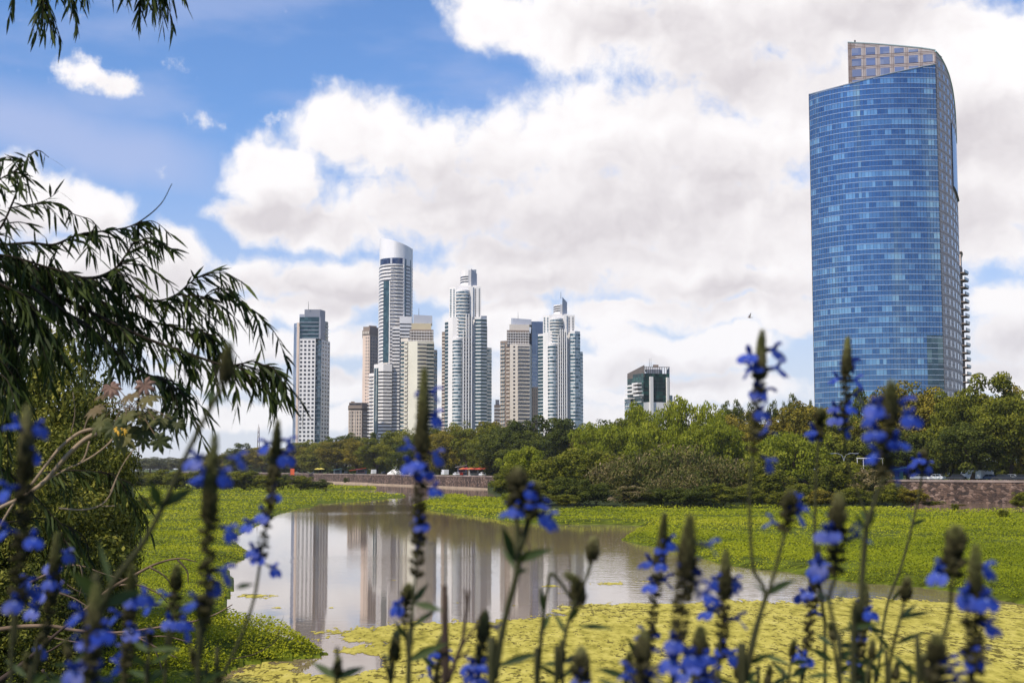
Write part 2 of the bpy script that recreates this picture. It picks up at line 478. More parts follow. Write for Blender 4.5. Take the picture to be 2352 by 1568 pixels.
# water: murky brown, hardly moving
def water_mat():
    mm, nt, p = base_mat('pond_water')
    tc = nt.nodes.new('ShaderNodeTexCoord')
    n0 = nt.nodes.new('ShaderNodeTexNoise'); n0.inputs['Scale'].default_value = 0.03; n0.inputs['Detail'].default_value = 4
    nt.links.new(tc.outputs['Object'], n0.inputs['Vector'])
    nt.links.new(ramp(nt, n0.outputs[0], [(0.35, (0.20, 0.138, 0.085)), (0.65, (0.25, 0.175, 0.115))]), p.inputs['Base Color'])
    p.inputs['Roughness'].default_value = 0.035
    p.inputs['IOR'].default_value = 1.33
    p.inputs['Specular IOR Level'].default_value = 0.46
    def wave(sc, sx, det):
        mp = nt.nodes.new('ShaderNodeMapping'); mp.inputs['Scale'].default_value = (sx, 1, 1)
        nt.links.new(tc.outputs['Object'], mp.inputs['Vector'])
        nn = nt.nodes.new('ShaderNodeTexNoise'); nn.inputs['Scale'].default_value = sc; nn.inputs['Detail'].default_value = det
        nt.links.new(mp.outputs[0], nn.inputs['Vector']); return nn.outputs[0]
    # wind touches only some patches
    pt = S(nt, wave(0.022, 0.35, 2)).step(0.50, 0.66)
    sx = nt.nodes.new('ShaderNodeSeparateXYZ'); nt.links.new(tc.outputs['Object'], sx.inputs[0])
    windy = S(nt, sx.outputs[0]).step(-1.0, 11.0)          # the open, wind ruffled side
    h = S(nt, wave(2.2, 0.55, 3)) * (pt * 0.8 + windy * 0.35 + 0.12)
    b = nt.nodes.new('ShaderNodeBump'); b.inputs['Strength'].default_value = 0.11; b.inputs['Distance'].default_value = 0.13
    nt.links.new(h.k, b.inputs['Height']); nt.links.new(b.outputs[0], p.inputs['Normal'])
    return mm
m = MB()
wl = [(x, y + 0.2) for x, y in WALL]
V = [(x, y, 0) for x, y in wl] + [(2500, 150, 0), (2500, 6, 0), (-2500, 6, 0), (-2500, 1000, 0)]
m.add(V, [tuple(reversed(range(len(V))))])
structure('water', m, water_mat())

# near bank: we stand on it, it falls to the water just under the picture; on one side it runs on ahead
def bank_h(x, y):
    z = np.interp(y, [-40, 3.5, 10, 15, 20, 30, 34, 40], [3.7, 3.6, 3.0, 2.25, 1.5, 0.15, -0.6, -1.4])
    left = np.interp(-x, [8, 12.5, 16, 30, 80], [-1.2, 0.1, 0.9, 1.9, 2.4]) - np.interp(y, [20, 26, 90, 140], [0.6, 0, 0, 4])
    return np.maximum(z, np.where(y > 14, left, -3))
def bank_left(x, y):
    return bank_h(x + np.maximum(0, y - 45) * 0.25, y)
gx = np.linspace(-90, 60, 100); gy = np.concatenate([np.linspace(-40, 3, 12), np.linspace(4, 45, 46), np.linspace(47, 150, 40)])
GX, GY = np.meshgrid(gx, gy)
GZ = bank_left(GX, GY) + 0.12 * np.sin(GX * 1.7 + GY * .6) * np.cos(GY * 1.3 - GX * .4) * np.clip((GY - 3) / 4, 0, 1)
m = MB(); W = len(gx)
m.add(list(zip(GX.ravel(), GY.ravel(), GZ.ravel())), [(j*W+i, j*W+i+1, (j+1)*W+i+1, (j+1)*W+i) for j in range(len(gy)-1) for i in range(W-1)])
structure('bank', m, turf)

# strip of sand and rubble at the foot of the wall
m = MB()
pts = [gnd(655, 1103.5), gnd(740, 1106), gnd(840, 1109), gnd(900, 1110.5), gnd(1000, 1114), gnd(1080, 1118), gnd(1150, 1121)]
V = []
for (x, y, z) in pts:
    a = x / y; d = wall_d(1176 + a * F)
    w_ = 2.0 if 1176 + a * F > 900 else 9
    y2 = min(y, d - w_ * .35)
    V += [(a * (d + .3), d + .3, 0.62), (a * y2, y2, -0.04)]
m.add(V, [(2*i, 2*i+1, 2*i+3, 2*i+2) for i in range(len(pts) - 1)])
structure('beach', m, sand)

# ------------------------------------------------------------------ stone wall
def wall_mat():
    mm, nt, p = base_mat('rubble_stone')
    tc = nt.nodes.new('ShaderNodeTexCoord')
    mp = nt.nodes.new('ShaderNodeMapping'); mp.inputs['Scale'].default_value = (1, 1, 1.7)
    nt.links.new(tc.outputs['Object'], mp.inputs['Vector'])
    v = nt.nodes.new('ShaderNodeTexVoronoi'); v.inputs['Scale'].default_value = 1.5
    nt.links.new(mp.outputs[0], v.inputs['Vector'])
    sc = nt.nodes.new('ShaderNodeSeparateColor'); nt.links.new(v.outputs['Color'], sc.inputs[0])
    c1 = ramp(nt, sc.outputs[0], [(0, (0.045, 0.032, 0.026)), (0.45, (0.105, 0.068, 0.050)), (0.8, (0.19, 0.125, 0.090)), (1, (0.33, 0.24, 0.19))])
    n = nt.nodes.new('ShaderNodeTexNoise'); n.inputs['Scale'].default_value = 0.35; n.inputs['Detail'].default_value = 6
    mp2 = nt.nodes.new('ShaderNodeMapping'); mp2.inputs['Scale'].default_value = (1.6, 1.6, 0.25)
    nt.links.new(tc.outputs['Object'], mp2.inputs['Vector']); nt.links.new(mp2.outputs[0], n.inputs['Vector'])
    c2 = ramp(nt, n.outputs[0], [(0.35, (0.45, 0.42, 0.42)), (0.62, (1.05, 1.0, 0.98))])
    mx = nt.nodes.new('ShaderNodeMix'); mx.data_type = 'RGBA'; mx.blend_type = 'MULTIPLY'; mx.inputs[0].default_value = 0.9
    nt.links.new(c1, mx.inputs[6]); nt.links.new(c2, mx.inputs[7])
    nt.links.new(mx.outputs[2], p.inputs['Base Color'])
    p.inputs['Roughness'].default_value = 0.95
    d2 = nt.nodes.new('ShaderNodeTexVoronoi'); d2.feature = 'DISTANCE_TO_EDGE'; d2.inputs['Scale'].default_value = 1.5
    nt.links.new(mp.outputs[0], d2.inputs['Vector'])
    r = nt.nodes.new('ShaderNodeMapRange'); r.inputs['From Max'].default_value = 0.12
    nt.links.new(d2.outputs['Distance'], r.inputs['Value'])
    b = nt.nodes.new('ShaderNodeBump'); b.inputs['Strength'].default_value = 0.9; b.inputs['Distance'].default_value = 0.12
    nt.links.new(r.outputs[0], b.inputs['Height']); nt.links.new(b.outputs[0], p.inputs['Normal'])
    return mm
wt = thing('retaining_wall', 'long rubble stone embankment wall with a pale coping above the water', 'wall', (WALL[4][0], WALL[4][1], 0))
m = MB(); m.strip(WALL, -1.5, PROM - 0.03, 0.0, 0.8); m.build('stone_face', wall_mat(), wt)
m = MB(); m.strip(WALL, PROM - 0.028, PROM + 0.32, 0.12, 0.62); m.build('coping', plain('coping_stone', (0.27, 0.21, 0.18), 0.9, 0.3, 0.4), wt)

# ------------------------------------------------------------------ floating plants
def inside(poly, x, y):
    r = np.zeros(len(x), bool); n = len(poly)
    for i in range(n):
        x0, y0 = poly[i]; x1, y1 = poly[(i + 1) % n]
        c = ((y0 > y) != (y1 > y)) & (x < (x1 - x0) * (y - y0) / (y1 - y0 + 1e-12) + x0)
        r ^= c
    return r
def edge_dist(poly, x, y):
    d = np.full(len(x), 1e9); n = len(poly)
    for i in range(n):
        ax, ay = poly[i]; bx, by = poly[(i + 1) % n]
        ex, ey = bx - ax, by - ay; L = ex * ex + ey * ey + 1e-9
        k = np.clip(((x - ax) * ex + (y - ay) * ey) / L, 0, 1)
        d = np.minimum(d, np.hypot(x - ax - k * ex, y - ay - k * ey))
    return d
def vnoise(x, y, s, seed=0):
    """smooth value noise"""
    x = np.asarray(x) / s; y = np.asarray(y) / s
    xi = np.floor(x).astype(int); yi = np.floor(y).astype(int); fx = x - xi; fy = y - yi
    def h(a, b):
        v = np.sin(a * 127.1 + b * 311.7 + seed * 74.7) * 43758.5453
        return v - np.floor(v)
    fx = fx * fx * (3 - 2 * fx); fy = fy * fy * (3 - 2 * fy)
    return (h(xi, yi) * (1 - fx) + h(xi + 1, yi) * fx) * (1 - fy) + (h(xi, yi + 1) * (1 - fx) + h(xi + 1, yi + 1) * fx) * fy

# outlines are points on the water (picture columns and rows turned into ground points)
MATS_OUT = {
 'a': [(150, 1112), (300, 1112), (640, 1113.5), (760, 1116), (868, 1120.5), (862, 1123), (760, 1124.5), (700, 1126), (640, 1126), (300, 1124), (150, 1122)],
 'b': [(100, 1127), (640, 1127), (720, 1129), (840, 1131), (935, 1137), (930, 1141), (880, 1146), (800, 1152), (735, 1155), (720, 1163), (690, 1166), (640, 1180), (600, 1203), (560, 1222), (532, 1240),
       (560, 1256), (582, 1272), (556, 1286), (520, 1296), (540, 1340), (525, 1380), (520, 1420), (560, 1450), (640, 1466), (700, 1478), (757, 1500), (720, 1513), (640, 1516), (560, 1528), (500, 1560), (470, 1620), (460, 1700), (-260, 1700), (-260, 1300), (-100, 1140)],
 'c': [(985, 1137), (1075, 1137), (1068, 1141), (1060, 1144), (1200, 1146), (1200, 1160), (1200, 1180), (1420, 1172), (1700, 1168), (2040, 1168), (2080, 1176), (2352, 1181), (2700, 1186), (2700, 1440), (2500, 1412), (2352, 1388),
       (2250, 1370), (2150, 1352), (2060, 1343), (1980, 1340), (1900, 1328), (1800, 1312), (1720, 1305), (1640, 1291), (1560, 1266), (1480, 1252), (1425, 1240), (1440, 1229), (1490, 1218), (1480, 1207), (1400, 1203), (1300, 1204), (1250, 1202), (1180, 1200), (1130, 1190), (1060, 1180), (985, 1172), (950, 1160), (990, 1150)],
}
hy_mat = leafmat('water_plant_leaf', [(0.0, (0.080, 0.108, 0.008)), (0.3, (0.182, 0.217, 0.010)), (0.6, (0.291, 0.314, 0.014)), (0.85, (0.376, 0.376, 0.021)), (1.0, (0.433, 0.410, 0.046))], 0.35)
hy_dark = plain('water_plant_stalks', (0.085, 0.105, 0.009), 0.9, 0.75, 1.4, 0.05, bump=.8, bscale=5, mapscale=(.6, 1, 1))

def mat_height(x, y, ed):
    h = 0.16 + 0.50 * vnoise(x * .5, y * .9, 5.0, 1) ** 1.3 + 0.16 * vnoise(x, y, 1.6, 2)
    h = h * np.clip(ed / 1.0, 0.15, 1) 
    ridge = vnoise(x * .45, y, 9.0, 4)
    return h + 0.25 * np.clip(ridge - .55, 0, 1) * np.clip(ed, 0, 1)

def floating_mat(key, n_leaf, fat=1.0):
    px_poly = MATS_OUT[key]
    poly = [gnd(a, b)[:2] for a, b in px_poly]
    pp = np.array(px_poly, float)
    x0, x1, y0, y1 = pp[:, 0].min(), pp[:, 0].max(), pp[:, 1].min(), pp[:, 1].max()
    # stalks: a low uneven cushion
    m = MB()
    N = len(poly); cen = None
    gxs = np.linspace(x0, x1, 150); gys = y0 + (y1 - y0) * np.linspace(0, 1, 110) ** 1.5
    AX, AY = np.meshgrid(gxs, gys)
    ins = inside(px_poly, AX.ravel(), AY.ravel()).reshape(AX.shape)
    P = np.array([gnd(a, b) for a, b in zip(AX.ravel(), AY.ravel())])
    ed = edge_dist(poly, P[:, 0], P[:, 1])
    hz = mat_height(P[:, 0], P[:, 1], ed) * 0.55
    hz = np.where(ins.ravel(), hz, -0.06)
    V = np.column_stack([P[:, 0], P[:, 1], hz]); w = len(gxs)
    fs = [(j*w+i, j*w+i+1, (j+1)*w+i+1, (j+1)*w+i) for j in range(len(gys)-1) for i in range(w-1) if ins[j,i] or ins[j,i+1] or ins[j+1,i] or ins[j+1,i+1]]
    m.add(V.tolist(), fs)
    # leaves
    r = np.random.default_rng(11 + ord(key))
    a = r.uniform(x0, x1, n_leaf * 3); b = y0 + (y1 - y0) * r.uniform(0, 1, n_leaf * 3)
    k = inside(px_poly, a, b); a, b = a[k][:n_leaf], b[k][:n_leaf]
    sl = np.array([slopes(0, q)[1] for q in np.linspace(y0, y1, 200)])
    dd = HC / -np.interp(b, np.linspace(y0, y1, 200), sl)
    ax = (a - 1176) / F
    x = ax * dd * 1.003; y = dd
    ed = edge_dist(poly, x, y)
    gapn = .65 * vnoise(x * .28, y * .85, 3.2, 8) + .35 * vnoise(x * .5, y, 1.3, 9)
    keep = r.uniform(0, 1, len(x)) < np.clip(ed / .5 + .35, 0, 1) * np.clip((gapn - .30) * 6, .10, 1)
    x, y, ed, dd = x[keep], y[keep], ed[keep], dd[keep]
    nl = len(x)
    h = mat_height(x, y, ed)
    tuft = vnoise(x, y, .55, 12)
    z = h * r.uniform(0.62, 1.1, nl) + .16 * tuft * np.clip(ed, 0, 1)
    siz = np.maximum(0.062, dd * 0.00112) * r.uniform(.6, 1.25, nl) * fat
    Nn = np.column_stack([r.normal(-.2, .45, nl), r.normal(-.12, .45, nl), np.abs(r.normal(.9, .3, nl))])
    A = r.normal(0, 1, (nl, 3))
    Q = leaf_quads(np.column_stack([x, y, z]), Nn, A, siz * 1.15, siz)
    patch = vnoise(x, y * .5, 9, 5) * .55 + vnoise(x, y, 2.2, 6) * .45
    c = np.clip(patch * .80 + r.uniform(-.16, .18, nl) + .22 * (vnoise(x * .3, y, 14, 13) - .5) + .10, 0, 0.92)
    C = np.column_stack([c, c, c])
    me = quads_mesh('leaves', Q, C)
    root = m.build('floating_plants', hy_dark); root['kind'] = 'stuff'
    root.name = 'floating_plants'
    o = link('floating_leaves', me, None, hy_mat); o['kind'] = 'stuff'
    tag(root, 'dark stalks of the floating water plants'); tag(o, 'bright green leaves of the floating water plants')

floating_mat('a', 9000)
floating_mat('b', 230000)
floating_mat('c', 210000)

# duckweed: a thin skin of tiny yellow green plants with openings
def duckweed_mat():
    mm, nt, p = base_mat('duckweed_skin')
    tc = nt.nodes.new('ShaderNodeTexCoord')
    def nz(sc, det, sxy=(1, 1, 1), rough=.5):
        mp = nt.nodes.new('ShaderNodeMapping'); mp.inputs['Scale'].default_value = sxy
        nt.links.new(tc.outputs['Object'], mp.inputs['Vector'])
        n_ = nt.nodes.new('ShaderNodeTexNoise'); n_.inputs['Scale'].default_value = sc; n_.inputs['Detail'].default_value = det; n_.inputs['Roughness'].default_value = rough
        nt.links.new(mp.outputs[0], n_.inputs['Vector']); return S(nt, n_.outputs[0])
    at_ = nt.nodes.new('ShaderNodeAttribute'); at_.attribute_name = 'Col'
    sp = nt.nodes.new('ShaderNodeSeparateColor'); nt.links.new(at_.outputs['Color'], sp.inputs[0])
    edge = S(nt, sp.outputs[0])
    fine = nz(2.3, 5, (1.0, .34, 1), .6); big = nz(0.30, 4, (.8, .35, 1)); tiny = nz(6, 4, (1, .36, 1), .65)
    col = ramp(nt, (fine * .62 + big * .28 + tiny * .25).k, [(0.40, (0.085, 0.070, 0.014)), (0.475, (0.22, 0.19, 0.025)), (0.54, (0.36, 0.305, 0.050)), (0.62, (0.48, 0.405, 0.080)), (0.78, (0.56, 0.48, 0.14))])
    fk = (nz(3.6, 4, (1.0, .34, 1), .62) * .55 + nz(9.5, 3, (1.0, .34, 1), .6) * .45 + (big - .5) * .35).step(.585, .545)
    fm = nt.nodes.new('ShaderNodeMix'); fm.data_type = 'RGBA'; nt.links.new(fk.k, fm.inputs[0])
    nt.links.new(col, fm.inputs[7]); fm.inputs[6].default_value = (.13, .105, .018, 1)
    nt.links.new(fm.outputs[2], p.inputs['Base Color'])
    p.inputs['Roughness'].default_value = 0.9; p.inputs['Specular IOR Level'].default_value = 0.08
    cover = ((fine - 0.5) * 1.5 + (big - 0.5) * 1.2 + (tiny - .5) * .9 + (edge * 1.25 - 0.56)).step(-0.07, -0.01)
    tr = nt.nodes.new('ShaderNodeBsdfTransparent')
    mx = nt.nodes.new('ShaderNodeMixShader'); nt.links.new(cover.k, mx.inputs[0])
    nt.links.new(tr.outputs[0], mx.inputs[1]); nt.links.new(p.outputs[0], mx.inputs[2])
    nt.links.new(mx.outputs[0], nt.nodes['Material Output'].inputs['Surface'])
    b = nt.nodes.new('ShaderNodeBump'); b.inputs['Strength'].default_value = 0.5; b.inputs['Distance'].default_value = 0.03
    nt.links.new((fine + tiny * .4).k, b.inputs['Height']); nt.links.new(b.outputs[0], p.inputs['Normal'])
    return mm
DW = [(640, 1452), (700, 1447), (760, 1440), (850, 1433), (1000, 1424), (1100, 1418), (1200, 1412), (1262, 1394), (1330, 1386), (1420, 1382), (1520, 1381), (1640, 1368), (1780, 1380), (1900, 1372), (2000, 1368), (2150, 1376), (2352, 1390), (2600, 1400), (2700, 1720), (380, 1720), (430, 1590), (560, 1520), (690, 1500), (740, 1478)]
HOLE = [(688, 1512), (760, 1500), (840, 1508), (880, 1528), (800, 1548), (700, 1545)]
def duckweed():
    gp = [gnd(a, b)[:2] for a, b in DW]; hp = [gnd(a, b)[:2] for a, b in HOLE]
    gxs = np.linspace(360, 2720, 170); gys = np.linspace(1345, 1722, 90)
    AX, AY = np.meshgrid(gxs, gys)
    P = np.array([gnd(a, b) for a, b in zip(AX.ravel(), AY.ravel())])
    ins = inside(gp, P[:, 0], P[:, 1])
    ed = edge_dist(gp, P[:, 0], P[:, 1]) * np.where(ins, 1, -1)
    hi = inside(hp, P[:, 0], P[:, 1])
    he = edge_dist(hp, P[:, 0], P[:, 1]) * np.where(hi, -1, 1)
    e = np.minimum(ed / 2.2, he / .8)
    e = np.clip(e * .5 + .25, 0, 1)
    m = MB(); w = len(gxs)
    ok = (e > 0.0).reshape(AX.shape)
    fs = [(j*w+i, j*w+i+1, (j+1)*w+i+1, (j+1)*w+i) for j in range(len(gys)-1) for i in range(w-1) if ok[j,i] or ok[j+1,i+1] or ok[j,i+1] or ok[j+1,i]]
    m.add([(p[0], p[1], .008) for p in P], fs, [(v, v, v) for v in e])
    o = m.build('duckweed', duckweed_mat()); o['kind'] = 'stuff'; tag(o, 'yellow green duckweed skin on the near water')
    # drifting shreds further out
    m = MB()
    for px, py, w_, h_ in [(588, 1369, 58, 7), (1052, 1384, 14, 3), (640, 1395, 20, 2.5), (900, 1332, 16, 2), (1270, 1345, 40, 5), (1400, 1340, 60, 6), (1500, 1335, 50, 5), (1330, 1362, 50, 4), (760, 1395, 8, 2), (1180, 1390, 12, 2)]:
        c = [gnd(px + w_ * math.cos(q) * (1 + .25 * math.sin(3 * q + px)), py + h_ * math.sin(q)) for q in [k * math.pi / 8 for k in range(16)]]
        cc = gnd(px, py)
        m.add([(cc[0], cc[1], .006)] + [(q[0], q[1], .006) for q in c], [(0, 1 + k, 1 + (k + 1) % 16) for k in range(16)], [(.62, .62, .62)] + [(.15, .15, .15)] * 16)
    o = m.build('drifting_duckweed', MATS.get('dw') or o.data.materials[0]); o['kind'] = 'stuff'; tag(o, 'loose shreds of duckweed drifting on open water')
duckweed()
# ------------------------------------------------------------------ towers
white = plain('white_render', (0.76, 0.735, 0.715), 0.8, 0.05, 0.05, 0.2)
offwhite = plain('offwhite_render', (0.74, 0.71, 0.68), 0.85, 0.06, 0.05, 0.2)
pinkish = plain('beige_render', (0.72, 0.57, 0.47), 0.9, 0.10, 0.06, 0.2)
beige = plain('sand_render', (0.66, 0.59, 0.51), 0.9, 0.08, 0.06, 0.2)
cream = plain('cream_render', (0.74, 0.70, 0.58), 0.9, 0.07, 0.06, 0.2)
brown = plain('brown_stone', (0.24, 0.19, 0.155), 0.9, 0.15, 0.10, 0.2)
greyclad = plain('grey_cladding', (0.24, 0.255, 0.30), 0.55, 0.08, 0.05, 0.4)
palemetal = plain('pale_roof_metal', (0.40, 0.42, 0.48), 0.5, 0.06, 0.05, 0.5)
darkmetal = plain('dark_metal', (0.035, 0.035, 0.04), 0.5, 0.1, 1.0, 0.4)
peach = plain('peach_stone', (0.66, 0.45, 0.31), 0.9, 0.06, 0.05, 0.2)
winglass = glassmat('window_glass', (0.014, 0.016, 0.022), (0.11, 0.11, 0.12), 1.7, 0.2, 0.0, 0.22)
tealglass = glassmat('teal_glass', (0.03, 0.075, 0.095), (0.34, 0.42, 0.44), 1.8, 0.10, 0.35, 0.45)
darkteal = glassmat('dark_teal_glass', (0.016, 0.045, 0.055), (0.06, 0.12, 0.13), 2.2, 0.10, 0.35, 0.3)
navyglass = glassmat('navy_glass', (0.012, 0.022, 0.06), (0.05, 0.08, 0.16), 3.0, 0.10, 0.35, 0.3)
greenglass = glassmat('green_glass', (0.012, 0.030, 0.028), (0.04, 0.13, 0.105), 1.7, 0.10, 0.3, 0.3)
blueglass = glassmat('blue_grey_glass', (0.10, 0.135, 0.20), (0.22, 0.27, 0.36), 4.0, 0.12, 0.45, 0.4)

class Tower:
    def __init__(s, name, label, d, px, ref=900, cat='tower', group='towers of the skyline'):
        s.d = d; s.ref = ref; s.count = {}
        s.loc = (at(px, ref, d)[0], d, PROM)
        s.r = thing(name, label, cat, s.loc, group=group)
    def p(s, px, dd=0.0):
        """plan point: picture column (at the reference height) and metres behind the tower's front"""
        return (slopes(px, s.ref)[0] * (s.d + dd), s.d + dd)
    def pl(s, pts): return [s.p(*q) for q in pts]
    def z(s, py, dd=0.0): return zof(py, s.d + dd)
    def mb(s):
        m = MB(); m.o = tuple(s.r.location); return m
    def block(s, name, pts, top, mat, bot=None, parent=None, label=None):
        """solid with the given plan (px, depth); top a picture row or a list of rows"""
        plan = s.pl(pts)
        hi = [s.z(t, q[1] if len(q) > 1 else 0) for t, q in zip(top, pts)] if isinstance(top, list) else s.z(top)
        lo = PROM - 0.5 if bot is None else s.z(bot)
        m = s.mb(); m.prism(plan, lo, hi)
        o = m.build(name, mat, parent or s.r)
        if label: o['label'] = label
        return o
    def _many(s, name, me, mat, locs, cap=100, merged=None):
        for i, l in enumerate(locs):
            k = s.count.get(name, 0)
            if k >= cap:
                rest = locs[i:]
                base = np.array([v.co[:] for v in me.vertices])
                fs = [tuple(p.vertices) for p in me.polygons]
                m = MB(); m.o = (0, 0, 0.0001)
                for q in rest: m.add(base + np.array(q), fs)
                o = link(name, m.mesh(name), s.r, mat); o['kind'] = 'stuff'
                return
            o = link(name, me, s.r, mat, l); s.count[name] = k + 1
    def ribbons(s, line, top, bot, n, frac, mat, name='ribbon_window', off=0.06, thick=0.5, base=0.0, cap=100):
        """one window band (or ledge) per storey along a line of plan points"""
        P = s.pl(line); zt, zb = s.z(top), s.z(bot)
        st = (zt - zb) / n
        m = s.mb(); m.strip(P, zb + st * base, zb + st * (base + frac), off, thick)
        me = m.mesh(name)
        s._many(name, me, mat, [(0, 0, st * k) for k in range(n - 1, -1, -1)], cap)
    def windows(s, a, b, top, bot, nx, ny, wf, hf, mat, name='window', off=0.06, cap=100, u0=0.0, u1=1.0):
        A = np.array(s.p(*a)); B = np.array(s.p(*b)); A, B = A + (B - A) * u0, A + (B - A) * u1
        zt, zb = s.z(top), s.z(bot); st = (zt - zb) / ny
        c = (B - A) / nx
        m = s.mb(); m.strip([tuple(A + c * (.5 - wf / 2)), tuple(A + c * (.5 + wf / 2))], zb + st * (.5 - hf / 2), zb + st * (.5 + hf / 2), off, 0.3)
        me = m.mesh(name)
        s._many(name, me, mat, [(c[0] * i, c[1] * i, st * j) for j in range(ny - 1, -1, -1) for i in range(nx)], cap)
    def strip(s, name, line, top, bot, mat, off=0.1, thick=0.6):
        m = s.mb(); m.strip(s.pl(line), s.z(bot), s.z(top), off, thick); return m.build(name, mat, s.r)
    def mast(s, px, top, bot, r=0.18, name='antenna', dd=4):
        m = s.mb(); x, y = s.p(px, dd); m.tube([(x, y, s.z(bot)), (x, y, s.z(top))], [r, r * .4], 5); return m.build(name, darkmetal, s.r)

GB = 1072   # row to which the facades are built; trees hide it
# --- white tower with square windows and a glazed head
t = Tower('residential_tower', 'white slab tower with a grid of square windows and dark glass head', 900, 712)
t.block('wall', [(680, 0), (723.5, 0), (723.5, 7), (737, 7), (737, 5), (757, 22), (740, 40), (680, 34)], 778, white)
t.strip('pier', [(680.5, 0), (685.5, 0)], 741, GB, pinkish, 0.35)
t.block('glass_side', [(673, 6), (679.8, 1), (679.8, 28), (673, 28)], 741, blueglass)
t.windows((686, 0), (723, 0), 780, GB, 4, 31, 0.56, 0.50, winglass)
t.ribbons([(724, 6.8), (736.8, 6.8)], 776, GB, 31, 0.74, tealglass, 'balcony_glass', off=0.4)
t.ribbons([(724, 6.2), (736.8, 6.2)], 776, GB, 31, 0.13, white, 'balcony_slab', off=0.9, base=0.86)
t.windows((738, 5.8), (757, 22), 780, GB, 3, 31, 0.5, 0.5, winglass, 'side_window')
t.block('head', [(686, 2), (731, 2), (731, 26), (686, 26)], 727, darkteal, bot=778)
t.ribbons([(687, 1.9), (730, 1.9)], 731, 776, 5, 0.12, palemetal, 'head_slab', off=0.5)
t.block('plant_room', [(697, 5), (733, 5), (745, 14), (733, 26), (697, 26)], 708.5, greyclad, bot=727)
t.block('shaft', [(731.2, 2), (735, 2), (745, 12), (733, 26), (731.2, 26)], 727.2, greyclad, bot=778)
t.block('side_terrace', [(745.2, 12.3), (752, 18), (744, 30), (735, 26)], 733, darkteal, bot=778)
t.block('roof_house', [(685.5, 6), (696.8, 6), (696.8, 24), (685.5, 24)], 719, palemetal, bot=741)
t.ribbons([(745.2, 12.2), (752, 17.9)], 736, 777, 5, 0.2, offwhite, 'terrace_slab', off=0.5)
t.mast(706, 690, 709)

# --- slim pinkish beige tower
t = Tower('slim_tower', 'slim pinkish beige tower with an ornate dark crown beside the tall white cylinder', 1090, 850)
t.block('wall', [(832, 2), (848, 0), (872, 12), (870, 34), (832, 30)], 768, pinkish)
t.strip('painted_shade_side', [(848.2, 0), (871.5, 11.7)], 768, GB, plain('painted_shade_render', (0.34, 0.27, 0.22), 0.9, .1, .1), 0.15)  # shade of the face turned from the sun, painted as a darker strip
t.windows((833, 2), (847.6, 0), 772, GB, 3, 40, 0.42, 0.5, winglass)
t.windows((849, .4), (871, 11.5), 772, GB, 4, 40, 0.5, 0.55, winglass, 'side_window', off=.25)
t.block('crown', [(831, 1.5), (848, -0.6), (873, 12), (871, 35), (831, 31)], 758, brown, bot=768)
t.windows((832.5, 1.4), (847, -.4), 760, 767.5, 4, 1, 0.55, 0.8, beige, 'crown_arch', off=.3)
t.block('parapet', [(833, 3), (848, 1), (870, 12.5), (869, 30), (833, 28)], 749.5, brown, bot=758)
t.block('roof_house', [(846, 8), (864, 12), (860, 24), (846, 24)], 745, brown, bot=749.5)

# --- low brown building
t = Tower('brown_building', 'low brown building with a dark cornice at the foot of the slim beige tower', 1050, 823, cat='building')
t.block('wall', [(801, 0), (831, 0), (848, 10), (846, 30), (801, 28)], 941, plain('tan_stone', (0.56, 0.46, 0.38), 0.9, .12, .1))
t.strip('painted_shade_side', [(831.2, 0.1), (848, 10)], 941, GB, brown, 0.15)  # this side's shade put into a brown strip over the wall
t.block('cornice', [(800, -.8), (831.5, -.8), (849, 9.5), (847, 31), (800, 29)], 931, brown, bot=938)
t.block('attic', [(802, 1.4), (831, 1.4), (847, 10.4), (845, 28), (802, 27)], 924, brown, bot=931)
t.block('roof_house', [(806, 4), (815, 4), (815, 16), (806, 16)], 921, brown, bot=924)
t.windows((802, 0), (830.6, 0), 943, GB, 5, 16, 0.45, 0.6, winglass)
t.ribbons([(834, 1.6), (846, 8.8)], 943, GB, 16, 0.2, beige, 'balcony', off=.8)
t.strip('attic_glazing', [(803, 1.4), (830, 1.4)], 929.5, 925.8, winglass, .1)
t.windows((801.2, 0), (831, 0), 941, GB, 3, 1, 0.12, 1, beige, 'pilaster', off=.4)

# --- tall white cylinder
t = Tower('cylinder_tower', 'tallest white round tower with a slanted blank crown', 1000, 908, ref=700)
front0 = [(869.5, 16), (873, 8), (880, 3), (892, 0), (908, -1.5), (925, 0.5), (937, 4), (944, 9), (947.5, 17)]
def fine_line(pts, n=4):
    P = np.array(pts, float); k = np.arange(len(P)); q = np.linspace(0, len(P) - 1, (len(P) - 1) * n + 1)
    out = []
    for v in q:
        i = int(min(v, len(P) - 2)); f = v - i; p0 = P[max(i - 1, 0)] if i else 2 * P[0] - P[1]; p3 = P[i + 2] if i + 2 < len(P) else 2 * P[-1] - P[-2]
        out.append(tuple(.5 * (2 * P[i] + (P[i + 1] - p0) * f + (2 * p0 - 5 * P[i] + 4 * P[i + 1] - p3) * f * f + (3 * P[i] - p0 - 3 * P[i + 1] + p3) * f ** 3)))
    return out
front = fine_line(front0)
back = [(943, 30), (908, 36), (874, 30)]
t.block('wall', front + back, 606, white)
top = list(np.interp([q[0] for q in front], [869, 880, 892, 908, 925, 937, 948], [547.5, 548.3, 549.8, 553.5, 560, 566, 572.5])) + [568, 556, 549]
t.block('crown', [(x + 1.2 if x < 900 else x, y) for x, y in front] + back, top, plain('white_cladding', (0.78, 0.77, 0.77), 0.55, .03, .04, 0.4), bot=606)
t.strip('crown_window', front[4:-12], 606, 592.5, navyglass, .12)
o = [(885.5, 1.6), (891, .1)]
t.strip('crown_post', [(896, -0.5), (900.5, -0.9)], 606, 592, palemetal, .4)
t.strip('crown_post', [(924, 0.3), (928, 1)], 606, 592, palemetal, .4)
t.ribbons(front, 607, 1060, 56, 0.40, winglass, 'ribbon_window', off=.12, base=.3)
